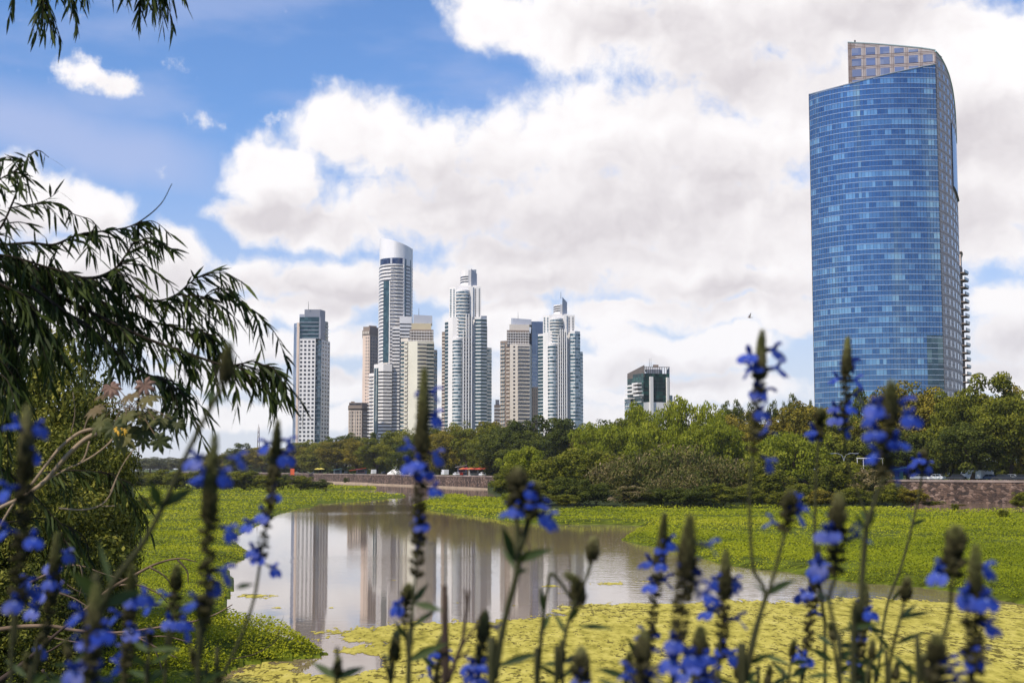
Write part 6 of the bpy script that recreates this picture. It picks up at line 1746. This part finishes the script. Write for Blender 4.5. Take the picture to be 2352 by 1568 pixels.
sage('forked sage with two blunt heads before the green mat', 1.05, [[(1192, 1080), (1188, 1130), (1186, 1190)], [(1233, 1110), (1225, 1150), (1215, 1190)]], [(1190, 1230), (1188, 1310), (1165, 1400), (1148, 1480), (1135, 1568), (1130, 1620)], [(1216, 1122), (1168, 1168), (1246, 1150), (1266, 1187), (1228, 1150), (1190, 1160), (1250, 1180)], leaves=[(1182, 1290, 1152, 1200, 24), (1186, 1290, 1270, 1255, 22), (1184, 1310, 1150, 1250, 12), (1190, 1300, 1215, 1255, 16), (1184, 1320, 1215, 1300, 12)], w=[.012, .0085], stem_r=.0028, branches=[[(1215, 1190), (1205, 1225), (1192, 1260)]])
sage('short sage with bright flowers at the edge of the duckweed', 1.2, [[(1116, 1405), (1108, 1470), (1100, 1560)]], [(1096, 1620)], [(1146, 1440), (1082, 1520), (1112, 1522), (1100, 1550), (1078, 1545)], w=.0085)
sage('small dark sage half hidden low by the woody twig', 1.5, [[(1014, 1460), (1008, 1520), (1004, 1590)]], [(1002, 1640)], [(1018, 1488), (1000, 1495), (985, 1545), (1030, 1500), (990, 1520)], leaves=[(1004, 1540, 965, 1500, 14)], w=.0075)
sage('bare budded stem with a closed tip above the duckweed', 1.2, [[(1364, 1236), (1361, 1265), (1358, 1292)]], [(1345, 1330), (1318, 1390), (1300, 1450), (1282, 1560), (1278, 1620)], [], leaves=[(1306, 1430, 1335, 1385, 14), (1300, 1460, 1270, 1395, 12)], w=.0085, stem_r=.0017)
sage('withered brown sage head hanging over on a hooked stem', 1.2, [[(1300, 1318), (1322, 1335), (1328, 1365), (1326, 1392)]], [(1270, 1318), (1258, 1350), (1245, 1440), (1235, 1568), (1232, 1620)], [], leaves=[(1250, 1410, 1240, 1340, 14), (1248, 1450, 1265, 1400, 12), (1238, 1500, 1130, 1530, 18)], w=.009, stem_r=.0018)
sage('short sage bud with one bright flower at the bottom edge', 1.05, [[(1335, 1490), (1334, 1540), (1332, 1600)]], [(1330, 1650)], [(1338, 1550), (1328, 1556)], w=.010)
sage('slender sage beside the stout blurred one over the duckweed', 1.3, [[(1527, 1180), (1520, 1250), (1508, 1340), (1497, 1430), (1490, 1490)]], [(1485, 1560), (1482, 1620)], [(1522, 1250), (1490, 1285), (1540, 1240), (1495, 1338), (1490, 1420), (1520, 1290), (1475, 1450), (1532, 1330), (1500, 1445)], leaves=[(1475, 1530, 1437, 1455, 16), (1330, 1438, 1412, 1440, 12)], w=.0075)
sage('stout blurred sage with bright flowers before the mat tip', .95, [[(1585, 1185), (1580, 1250), (1572, 1340), (1562, 1430), (1556, 1500)]], [(1550, 1560), (1545, 1620)], [(1594, 1292), (1636, 1250), (1606, 1342), (1626, 1360), (1520, 1410), (1560, 1472), (1545, 1465), (1582, 1290), (1590, 1500), (1600, 1420), (1540, 1510)], w=.0095)
sage('sage with frilly flowers ringed around it above the yellow duckweed', 1.2, [[(1668, 1265), (1664, 1340), (1660, 1430), (1655, 1520)]], [(1650, 1600)], [(1650, 1328), (1692, 1330), (1642, 1385), (1700, 1418), (1715, 1410), (1668, 1345), (1660, 1480), (1625, 1400), (1685, 1500), (1640, 1445)], w=.0085)
sage('low sage thick with flowers at the bottom edge', .95, [[(1478, 1450), (1475, 1530), (1472, 1620)]], [(1470, 1660)], [(1482, 1530), (1440, 1535), (1500, 1545), (1465, 1560), (1450, 1570), (1495, 1500)], w=.009)
sage('low sage behind the stout one with flowers near the bottom edge', 1.1, [[(1610, 1440), (1606, 1510), (1602, 1600)]], [(1600, 1650)], [(1590, 1520), (1625, 1500), (1615, 1550), (1570, 1540), (1640, 1545)], w=.009)
sage('tallest sage of all, reaching the clouds beside the blue tower', 1.15, [[(1751, 760), (1747, 820), (1742, 890), (1736, 960), (1730, 1040)]], [(1722, 1120), (1724, 1230), (1732, 1310), (1757, 1362), (1732, 1450), (1708, 1560), (1700, 1620)], [(1718, 842), (1790, 842), (1736, 890), (1764, 898), (1698, 938), (1764, 985), (1770, 1060), (1720, 808), (1782, 800), (1775, 905), (1735, 838), (1750, 940)], leaves=[(1757, 1365, 1725, 1330, 16), (1757, 1365, 1832, 1325, 18), (1760, 1365, 1800, 1345, 14), (1708, 1530, 1785, 1492, 14)], w=.008)
sage('side shoot of sage leaning out with a flower either side', 1.14, [[(1818, 1128), (1810, 1170), (1802, 1220)]], [(1796, 1250), (1780, 1310), (1762, 1370), (1745, 1420), (1715, 1560), (1708, 1620)], [(1832, 1150), (1770, 1195), (1838, 1178), (1822, 1140)], w=.0095)
sage('thin neat sage in front of the blue glass with tiny flowers', 1.55, [[(1947, 775), (1945, 830), (1942, 900), (1938, 990)]], [(1946, 1060), (1962, 1110), (1982, 1160), (1992, 1200), (1985, 1300), (1975, 1420), (1965, 1600)], [(1962, 828), (1920, 865), (1970, 872), (1955, 836), (1930, 990), (1948, 988), (1952, 930), (1918, 955), (1970, 905), (1945, 905), (1940, 950), (1915, 930)], leaves=[(1990, 1200, 1975, 1165, 12), (1992, 1200, 2012, 1168, 12)], w=.0085)
sage('plain bud with a single flower beneath the blue tower corner', 1.4, [[(1885, 940), (1883, 975), (1880, 1010)]], [(1876, 1080), (1872, 1180), (1872, 1280), (1890, 1400), (1895, 1600)], [(1866, 985), (1870, 992)], leaves=[(1872, 1200, 1850, 1160, 10)], w=.0085)
sage('large blurred sage rising in front of the golden tree', .98, [[(2047, 878), (2042, 950), (2036, 1020), (2030, 1095)]], [(2010, 1150), (1990, 1210), (1982, 1300), (1975, 1420), (1960, 1600)], [(2008, 925), (2080, 925), (2092, 950), (2058, 1008), (2075, 1022), (2008, 1038), (2066, 1085), (1998, 950), (2010, 985), (2052, 1040), (2025, 925)], leaves=[(1988, 1215, 1960, 1175, 16), (1990, 1215, 2010, 1170, 16)], w=.0095, stem_r=.0022)
sage('tiny distant sage head against the dark trees by the van', 1.7, [[(2122, 1035), (2120, 1060), (2118, 1085)]], [(2110, 1140), (2096, 1205), (2070, 1300), (2035, 1400), (2015, 1560), (2010, 1620)], [(2106, 1082), (2132, 1066), (2112, 1050), (2130, 1082), (2100, 1060)], leaves=[(2096, 1205, 2130, 1190, 10), (2096, 1205, 2085, 1170, 8), (2045, 1385, 2080, 1340, 10)], w=.0085)
sage('blurred sage with flowers to both sides over the green mat', 1.02, [[(1928, 1135), (1924, 1190), (1922, 1250), (1920, 1320)]], [(1905, 1380), (1925, 1470), (1930, 1560), (1930, 1620)], [(1895, 1215), (1962, 1215), (1975, 1225), (1910, 1215), (1878, 1290), (1885, 1310), (1930, 1190)], leaves=[(1912, 1390, 1870, 1350, 16), (1915, 1400, 1950, 1340, 12), (1922, 1450, 2040, 1425, 14)], w=.010)
sage('narrow beaded sage crowded with flowers above the duckweed', 1.4, [[(1880, 1255), (1872, 1330), (1862, 1410), (1852, 1500)]], [(1845, 1560), (1840, 1620)], [(1880, 1280), (1865, 1300), (1895, 1300), (1858, 1355), (1882, 1385), (1842, 1360), (1835, 1495), (1850, 1505), (1875, 1400), (1860, 1330)], w=.0085)
sage('leafy sage with few flowers among crossing stems', 1.4, [[(1988, 1340), (1982, 1410), (1975, 1490), (1968, 1568)]], [(1965, 1620)], [(1998, 1400), (1975, 1450), (1962, 1508), (1990, 1385), (2000, 1425), (1955, 1540)], leaves=[(1975, 1480, 1945, 1420, 14), (1978, 1470, 2005, 1410, 12), (1980, 1440, 2050, 1455, 12), (1970, 1520, 1985, 1590, 24), (1975, 1500, 2030, 1555, 16)], w=.009)
sage('blunt sage bud with one big flower near the picture edge', 1.0, [[(2196, 1210), (2192, 1270), (2186, 1345)]], [(2180, 1410), (2160, 1480), (2120, 1568), (2110, 1620)], [(2160, 1295), (2155, 1310)], w=.012)
sage('large blurred sage with paired flowers at the edge of the duckweed', .95, [[(2242, 1255), (2240, 1330), (2238, 1420), (2236, 1510), (2234, 1600)]], [(2232, 1650)], [(2214, 1362), (2268, 1368), (2276, 1432), (2236, 1500), (2286, 1512), (2270, 1300), (2225, 1350), (2258, 1360), (2260, 1500), (2290, 1490)], w=.0095)
sage('cut off sage at the bottom beneath the paired one', .9, [[(2152, 1460), (2150, 1520), (2148, 1600)]], [(2146, 1650)], [(2180, 1520), (2188, 1540), (2200, 1560)], w=.0105)
sage('single bud stem with long leaves in the duckweed corner', 1.3, [[(2086, 1325), (2082, 1350), (2078, 1375)]], [(2068, 1420), (2050, 1490), (2040, 1568), (2038, 1620)], [], leaves=[(2068, 1420, 2145, 1400, 12), (2064, 1425, 2110, 1380, 12), (2055, 1480, 2130, 1445, 12), (2050, 1500, 2000, 1440, 12), (2048, 1500, 2100, 1545, 10)], w=.008)
sage('leafy flowerless sage tip at the bottom edge before the open water', 1.1, [[(778, 1512), (776, 1530), (774, 1550)]], [(772, 1580), (770, 1640)], [], leaves=[(774, 1560, 715, 1515, 20), (774, 1560, 840, 1525, 20), (774, 1556, 760, 1530, 12), (774, 1556, 795, 1535, 12)], w=.004)
sage('seeding sage with knobbly brown capsules by the leafless stems', 1.3, [[(912, 1450), (908, 1480), (905, 1520)]], [(900, 1568), (898, 1620)], [], leaves=[(905, 1530, 875, 1490, 8)], w=.007, branches=[[(880, 1505), (890, 1540), (900, 1580)]])
for k, (px, top, d) in enumerate([(150, 1470, 1.3), (345, 1440, 1.25), (440, 1490, 1.2), (1290, 1470, 1.3), (1445, 1500, 1.2), (1625, 1480, 1.3), (1690, 1520, 1.25), (1825, 1470, 1.35), (1905, 1430, 1.35), (2005, 1470, 1.3), (2062, 1520, 1.3), (2125, 1500, 1.25), (60, 1500, 1.2), (1640, 1540, 1.15), (1770, 1530, 1.3)]):
    j = srng.normal(0, 14)
    lo_ = sage('slight leafy stem with a small closed bud among the flowering sage low in the picture', d, [[(px, top), (px - j * .3, top + 22), (px - j * .5, top + 44)]], [(px - j, top + 110), (px - j * 1.5, 1600 + 20 * srng.uniform()), (px - j * 1.6, 1650)], [],
         leaves=[(px - j * .6 + s_ * 2, top + a, px - j * .6 + s_ * srng.uniform(38, 80), top + a + srng.uniform(-52, 10), srng.uniform(11, 18)) for a, s_ in ((52, 1), (55, -1), (84, 1), (90, -1), (122, 1), (118, -1))], w=.0035)
    lo_['group'] = 'slight leafy sage stems with closed buds'
# woody dead twig among them
x, y, z = at(1050, 1640, 1.25)
tw = thing('woody_twig', 'dark forked woody twig standing among the flower stems', 'twig', (x, y, float(bank_left(np.array([x]), np.array([y]))[0])))
m = MB(); n_ = curve([at(1078, 1355, 1.25), at(1070, 1410, 1.25), at(1062, 1470, 1.25), at(1045, 1520, 1.25), at(1030, 1568, 1.25), at(1020, 1640, 1.25), (x, y, float(tw.location.z))], 6); m.tube(n_, list(np.linspace(.0012, .0024, len(n_))), 6); m.build('stem', deadd, tw, True)
for br in [[(1108, 1405), (1090, 1440), (1066, 1475), (1052, 1505)], [(1066, 1350), (1070, 1375), (1073, 1400)], [(1080, 1490), (1070, 1500), (1050, 1512)]]:
    m = MB(); n_ = curve([at(a, b, 1.25) for a, b in br], 5); m.tube(n_, list(np.linspace(.0009, .0014, len(n_))), 5); m.build('side_shoot', deadd, tw, True)
# ------------------------------------------------------------------ promenade: cars, stalls, parasols, lamps
PRG = 'vehicles parked behind the stone wall'
rubber = plain('tyre_rubber', (0.02, 0.02, 0.02), .9, .1, 2); rim = plain('wheel_rim', (.35, .35, .36), .4, .05, 2, .5, .7)
carglass = plain('car_glass', (0.02, 0.025, 0.03), .08, .1, 1, .7)
lampm = plain('lamp_lens', (.6, .58, .52), .2, .05, 2, .6)
def body_profile(L, H, kind):
    if kind == 'van': return [(-.5, .18), (-.5, .55), (-.46, .62), (-.40, .95), (-.36, 1), (.49, 1), (.5, .95), (.5, .18)]
    return [(-.5, .22), (-.5, .50), (-.46, .56), (-.24, .62), (.40, .62), (.48, .60), (.5, .50), (.5, .22)]
def make_car(colour, kind='car'):
    L, W, H = (4.3, 1.75, 1.45) if kind == 'car' else (5.2, 2.0, 2.4)
    prof = body_profile(L, H, kind)
    def extr(pts, w0, w1=None):
        m = MB(); n = len(pts); w1 = w1 or w0
        V = [(p[0] * L, -w0 / 2, p[1] * H) for p in pts] + [(p[0] * L, w0 / 2, p[1] * H) for p in pts]
        m.add(V, [tuple(range(n)), tuple(range(2 * n - 1, n - 1, -1))] + [(i, n + i, n + (i + 1) % n, (i + 1) % n) for i in range(n)])
        return m
    parts = []
    b = extr(prof, W); me = b.mesh('body')
    parts.append(('body', me, colour))
    if kind == 'car':
        cab = [(-.27, .61), (-.14, .97), (-.10, 1.0), (.20, 1.0), (.26, .97), (.40, .61)]
        m = extr(cab, W * .86); parts.append(('cabin', m.mesh('cabin'), colour))
        m = MB()
        for s in (-1, 1):
            y = s * (W * .43 + .006)
            for q in ([(-.235, .65), (-.13, .94), (.02, .94), (.02, .65)], [(.04, .65), (.04, .94), (.19, .94), (.34, .65)]):
                m.add([(p[0] * L, y, p[1] * H) for p in q], [(0, 1, 2, 3)])
        parts.append(('side_window', m.mesh('side_window'), carglass))
        m = MB()
        for q in ([(-.272, .63), (-.146, .955)], [(.396, .63), (.264, .955)]):
            o = -.008 if q[0][0] < 0 else .008
            m.add([((q[0][0]) * L + o, -W * .38, q[0][1] * H), ((q[0][0]) * L + o, W * .38, q[0][1] * H), ((q[1][0]) * L + o, W * .36, q[1][1] * H), ((q[1][0]) * L + o, -W * .36, q[1][1] * H)], [(0, 1, 2, 3)])
        parts.append(('windscreen', m.mesh('windscreen'), carglass))
    else:
        m = MB()
        for s in (-1, 1):
            y = s * (W / 2 + .006); m.add([(p[0] * L, y, p[1] * H) for p in [(-.42, .62), (-.375, .9), (-.22, .9), (-.22, .62)]], [(0, 1, 2, 3)])
        m.add([(-.462 * L - .01, -W * .42, .64 * H), (-.462 * L - .01, W * .42, .64 * H), (-.402 * L - .01, W * .40, .93 * H), (-.402 * L - .01, -W * .40, .93 * H)], [(0, 1, 2, 3)])
        parts.append(('windscreen', m.mesh('windscreen'), carglass))
    wh = MB(); r = .32
    wh.tube([(0, -.1, 0), (0, .1, 0)], r, 14); wme = wh.mesh('wheel')
    hub = MB(); hub.tube([(0, -.108, 0), (0, .108, 0)], r * .6, 10); hme = hub.mesh('rim')
    hl = MB(); hl.box(-.03, .03, -.2, .2, -.08, .08); lme = hl.mesh('headlight')
    return parts, wme, hme, lme, (L, W, H)
CARS = {}
paint = dict(white=plain('white_car_paint', (.72, .72, .72), .3, .03, 1, .5), dark=plain('dark_car_paint', (.03, .032, .04), .25, .1, 1, .6), silver=plain('silver_car_paint', (.40, .41, .43), .3, .05, 1, .6, .4), red=plain('red_car_paint', (.40, .04, .03), .3, .05, 1, .5), blue=plain('blue_car_paint', (.05, .08, .16), .3, .05, 1, .5))
def car(px, ex, colour, label, kind='car', rz=0.0, grp=PRG):
    key = (colour, kind)
    if key not in CARS: CARS[key] = make_car(paint[colour], kind)
    parts, wme, hme, lme, (L, W, H) = CARS[key]
    d = wall_d(px) + ex
    x = at(px, 1077, d)[0]
    dx = wall_d(px + 30) - wall_d(px - 30); ax = at(px + 30, 1077, d)[0] - at(px - 30, 1077, d)[0]
    o = thing('parked_car' if kind == 'car' else 'parked_van', label, kind, (x, d, PROM + .22), math.atan2(dx, ax) + rz, grp, (.68, .68, .68))
    for nme, me, mt in parts: link(nme, me, o, mt)
    for sx in (-.31, .31):
        for sy in (-1, 1):
            w = link('wheel', wme, o, rubber, (sx * L, sy * (W / 2 - .09), 0)); link('rim', hme, w, rim)
    for sy in (-1, 1): link('headlight', lme, o, lampm, (-.5 * L, sy * W * .33, .36 * H))
for a in [(2112, 4, 'silver', 'silver car at the near end of the wall, before the white van'), (2150, 4.5, 'white', 'white car parked beside the small bright sage head'), (2196, 4, 'dark', 'dark car between the white car and the van'), (2300, 4, 'dark', 'dark car nosed up to the wall past the van'),
          (2322, 7, 'silver', 'silver car in the shade under the leaning tree'), (2346, 4, 'dark', 'dark car at the picture edge behind the wall'), (2272, 8, 'blue', 'blue black car in deep shade by the van'),
          (1048, 5, 'white', 'white car just before the central flower spike'), (1056, 9, 'red', 'red car in the shade near the central flower spike'), (1108, 5, 'white', 'white car under the red parasols'), (1185, 5, 'white', 'white car beside the wall tip bush'), (990, 9, 'dark', 'dark car behind the central flower spike'),
          (718, 5, 'white', 'white car at the far end of the wall'), (795, 7, 'dark', 'dark car between the yellow parasols and the kiosk'), (880, 6, 'dark', 'dark car next to the white truck'), (945, 5, 'silver', 'silver car past the slant roofed kiosk')]: car(*a)
car(2232, 7, 'white', 'boxy white van behind the wall', 'van'); car(2255, 9, 'white', 'second white van tucked behind the boxy one', 'van', .2); car(858, 8, 'white', 'white truck like van beside the white tent', 'van'); car(1022, 6, 'white', 'white van emerging from behind the central spike', 'van')

# parasols
def parasol(px, ex, colour, label, grp, r=2.0, h=2.6):
    d = wall_d(px) + ex; x = at(px, 1077, d)[0]
    o = thing('parasol', label, 'parasol', (x, d, PROM), group=grp, scale=(.62, .62, .8))
    if ('par', colour) not in CARS:
        m = MB(); V = [(0, 0, h + .55)]; n = 8
        for k in range(n): V.append((r * math.cos(k * math.pi / 4), r * math.sin(k * math.pi / 4), h))
        for k in range(n): V.append((r * math.cos(k * math.pi / 4), r * math.sin(k * math.pi / 4), h - .22))
        m.add(V, [(0, 1 + k, 1 + (k + 1) % n) for k in range(n)] + [(1 + k, 9 + k, 9 + (k + 1) % n, 1 + (k + 1) % n) for k in range(n)])
        p = MB(); p.tube([(0, 0, 0), (0, 0, h + .5)], .035, 6)
        CARS[('par', colour)] = (m.mesh('canopy'), p.mesh('pole'), plain(colour + '_cloth', dict(red=(.45, .06, .045), orange=(.50, .16, .06), yellow=(.72, .60, .12))[colour], .8, .08, 1))
    cm, pm, mt = CARS[('par', colour)]
    link('canopy', cm, o, mt); link('pole', pm, o, darkmetal)
for i, (px, c, lab) in enumerate([(1064, 'orange', 'orange parasol at the start of the red row'), (1072, 'red', 'red parasol, second in the row after the orange one'), (1082, 'orange', 'faded orange parasol in the middle of the red row'), (1093, 'red', 'red parasol just past the middle of the row'), (1103, 'red', 'red parasol over the white car'), (1113, 'red', 'last red parasol of the row, next to the trees')]):
    parasol(px, 7 + (i % 2) * 2, c, lab, 'red parasols of a stall on the promenade')
for i, (px, lab) in enumerate([(722, 'first yellow parasol behind the far wall'), (730, 'second yellow parasol, between two others'), (738, 'third yellow parasol, closest to the dark car')]):
    parasol(px, 6 + i, 'yellow', lab, 'yellow parasols of a stall on the promenade', 2.4)
parasol(630, 14, 'red', 'lone red parasol by the orange flag', None, 2.6)
# white tent
x, d = at(908, 1077, wall_d(908) + 9)[0], wall_d(908) + 9
o = thing('white_tent', 'white peaked tent with a small cupola under the trees', 'tent', (x, d, PROM))
tentm = plain('tent_cloth', (.74, .72, .68), .8, .05, 1)
m = MB(); n = 10; V = []
for rr, zz in [(2.7, 0), (2.6, .5), (1.4, 1.3), (.6, 2.0)]:
    for k in range(n): V.append((x + rr * math.cos(2 * math.pi * k / n), d + rr * math.sin(2 * math.pi * k / n), PROM + zz + .2))
m.add(V, [(i*n+k, i*n+(k+1)%n, (i+1)*n+(k+1)%n, (i+1)*n+k) for i in range(3) for k in range(n)] + [tuple(range(3*n, 4*n))]); m.build('canopy', tentm, o)
m = MB(); m.tube([(x, d, PROM + 2.1), (x, d, PROM + 2.6)], [.6, .6], 10); m.tube([(x, d, PROM + 2.61), (x, d, PROM + 2.9)], [.75, .15], 10); m.build('cupola', tentm, o)
# kiosks
def kiosk(px, ex, w, h, roof, label, wallm, roofm, tilt=.4):
    w *= .72; h *= .75; roof *= .6
    d = wall_d(px) + ex; x = at(px, 1077, d)[0]; o = thing('kiosk', label, 'kiosk', (x, d, PROM))
    m = MB(); m.box(x - w / 2, x + w / 2, d, d + 2.4, PROM, PROM + h); m.build('wall', wallm, o)
    m = MB(); m.prism([(x - w / 2 - roof, d - 1.2), (x + w / 2 + .3, d - 1.2), (x + w / 2 + .3, d + 2.8), (x - w / 2 - roof, d + 2.8)], [PROM + h + .02 - tilt, PROM + h + .3, PROM + h + .3, PROM + h + .02 - tilt], [PROM + h + .16 - tilt, PROM + h + .45, PROM + h + .45, PROM + h + .16 - tilt]); m.build('roof', roofm, o)
    m = MB(); m.box(x - w * .35, x + w * .3, d - .02, d + .1, PROM + h * .42, PROM + h * .8); m.build('hatch', darkmetal, o)
    m = MB(); m.box(x - w * .4, x + w * .35, d - .45, d - .03, PROM + h * .38, PROM + h * .41); m.build('counter', roofm, o)
greyk = plain('grey_kiosk', (.22, .25, .29), .7, .1, 1); roofk = plain('rusty_roof', (.30, .24, .21), .7, .2, 1); teal = plain('teal_paint', (.07, .20, .20), .7, .1, 1); redp = plain('red_board', (.50, .06, .04), .7, .1, 1)
kiosk(962, 8, 4.6, 3.4, 3.5, 'grey kiosk with a slanting brown roof past the white tent', greyk, roofk, .9)
kiosk(1062, 12, 4, 3.8, 1.0, 'tall grey kiosk just before the orange parasol', greyk, roofk)
kiosk(1088, 12, 4, 3.2, .3, 'pale kiosk behind the red parasols', plain('pale_kiosk', (.45, .42, .40), .8, .1, 1), roofk)
kiosk(830, 9, 5, 2.8, 4.0, 'low kiosk with a red awning before the white truck', greyk, redp, .7)
kiosk(2052, 5, 4.5, 2.6, .3, 'teal kiosk half behind the bank bushes', teal, teal)
kiosk(1178, 6, 4.2, 2.2, 1.0, 'open shelter with a thin white roof at the wall tip', greyk, plain('white_roof', (.72, .72, .72), .6, .04, 1), .2)
kiosk(775, 9, 4, 2.6, .4, 'small teal grey kiosk between yellow parasols and truck', greyk, teal)
# orange flag
x, d = at(668, 1077, 520)[0], 520
o = thing('flag_pole', 'orange red banner on a pole by the scrub', 'flag', (x, d, PROM - 2))
m = MB(); m.tube([(x, d, PROM - 2), (x, d, PROM + 2.4)], .06, 6); m.build('pole', darkmetal, o)
m = MB(); m.box(x - .2, x + 1.3, d - .03, d + .03, PROM - .2, PROM + 2.2); m.build('banner', plain('orange_cloth', (.60, .11, .04), .8, .08, 2), o)
# street lamps
def lamp(px, top, ex, label, double=False, arm=2.6, dirn=1):
    d = wall_d(px) + ex; x = at(px, top, d)[0]; z = zof(top, d)
    o = thing('street_lamp', label, 'street lamp', (x, d, PROM), group='street lamps of the promenade')
    steel = MATS.get('lamp_steel') or plain('lamp_steel', (.34, .36, .40), .5, .05, 1, .5, .4)
    m = MB(); m.tube([(x, d, PROM), (x, d, z - 1)], [.16, .1], 8); m.build('pole', steel, o)
    for s in ((1, -1) if double else (dirn,)):
        m = MB(); c = curve([(x, d, z - 1.2), (x + s * .35, d, z - .35), (x + s * arm * .6, d, z), (x + s * arm, d, z + .02)], 6); m.tube(c, .06, 6); m.build('arm', steel, o)
        m = MB(); m.box(x + s * arm - .1 if s > 0 else x + s * arm - .7, x + s * arm + .7 if s > 0 else x + s * arm + .1, d - .15, d + .15, z - .06, z + .08); m.build('lantern', steel, o)
lamp(1428, 1074 - 13, -1, 'tall street lamp standing out of the bank bushes before the rusty tree', False, 2.4, 1)
lamp(1312, 1076 - 2, -2, 'curved street lamp against the dark grove', False, 3.2, 1)
lamp(1208, 1076, -1, 'curved street lamp over the lime bush', False, 2.6, 1)
lamp(912, 1046, 4, 'slim street lamp beside the white tent', False, 1.2, 1)
lamp(866, 990 + 2, 30, 'slim pale lamp post before the banded tower', False, .8, 1)
lamp(1938, 1041, 2, 'street lamp behind the thin sage stem', True, 1.8)
# low pale railing seen over the bank
x0 = at(1968, 1077, 232)[0]
o = thing('railing', 'low pale railing glimpsed over the bank bushes under the blue tower', 'railing', (x0, 232, PROM))
m = MB(); m.tube([(x0, 232, zof(1052, 232)), (x0 + 4.4, 232, zof(1052.5, 232))], .07, 5); m.build('rail', offwhite, o)
for k in (0.1, 1.1, 4.2):
    m = MB(); m.tube([(x0 + k, 232, PROM), (x0 + k, 232, zof(1052, 232))], .05, 5); m.build('post', offwhite, o)

# ------------------------------------------------------------------ birds
def bird(label, px, py, d, span, heading, wings):
    c = Vector(at(px, py, d)); o = thing('bird', label, 'bird', c)
    s = span
    spine = [(-.30, 0, .01), (-.24, 0, .015), (-.14, 0, 0), (0, 0, -.01), (.14, 0, .0), (.26, 0, .01), (.36, 0, .015)]
    rad = [.004, .030, .050, .062, .045, .022, .03]
    m = MB(); m.o = (0, 0, 1e-6); m.tube([(a * s, b * s, e * s) for a, b, e in spine], [r * s for r in rad], 8, (.5, .5, .5)); 
    ob = link('body', m.mesh('body', True), o, plain('bird_body_' + str(px), (.22, .17, .16), .8, .15, 4)); ob.rotation_euler = (0, 0, heading)
    for sy, (up, out) in zip((-1, 1), wings):
        m = MB(); m.o = (0, 0, 1e-6); V = []; C = []
        for i in range(7):
            t_ = i / 6; ch = .20 * (1 - .55 * t_ ** 1.6)
            y = sy * out * t_ * .55; z = up * .55 * (t_ - .12 * math.sin(t_ * math.pi)); x_ = -.05 + .10 * t_ ** 1.5
            V += [((x_ - ch * .45) * s, y * s, z * s + .02 * s), ((x_ + ch * .1) * s, y * s, z * s + .04 * s), ((x_ + ch * .6) * s, y * s, z * s + .015 * s)]
        F_ = [(i*3+j, i*3+j+1, i*3+j+4, i*3+j+3) for i in range(6) for j in (0, 1)]
        m.add(V, F_)
        m.add([(a, b, e - .008 * s) for a, b, e in V], [tuple(reversed(f)) for f in F_])
        w = link('wing', m.mesh('wing'), o, plain('bird_wing_%d_%d' % (px, sy), (.62, .58, .58) if sy < 0 else (.28, .25, .27), .8, .2, 2)); w.rotation_euler = (0, 0, heading)
bird('pale bird in flight with raised wings between the skyline and the blue tower', 1722, 729, 60, .36, 0.15, ((.85, .5), (.6, .75)))
bird('tiny dark bird gliding past the stone side of the blue tower', 2190, 496, 200, .75, .5, ((.15, 1.0), (.2, 1.0)))
# ------------------------------------------------------------------ the air
hz_ = MB(); hz_.box(-1500, 1500, -60, 1700, -2.8, 260)
ho = bpy.data.objects.new('haze', hz_.mesh('haze')); COL.objects.link(ho); ho['kind'] = 'stuff'
hm = bpy.data.materials.new('haze_air'); hm.use_nodes = True; hm.node_tree.nodes.clear()
ou = hm.node_tree.nodes.new('ShaderNodeOutputMaterial'); pv = hm.node_tree.nodes.new('ShaderNodeVolumePrincipled')
pv.inputs['Color'].default_value = (0.86, 0.88, 0.93, 1); pv.inputs['Density'].default_value = 0.00008; pv.inputs['Anisotropy'].default_value = 0.2
hm.node_tree.links.new(pv.outputs[0], ou.inputs['Volume']); ho.data.materials.append(hm)
SC.cycles.volume_bounces = 0
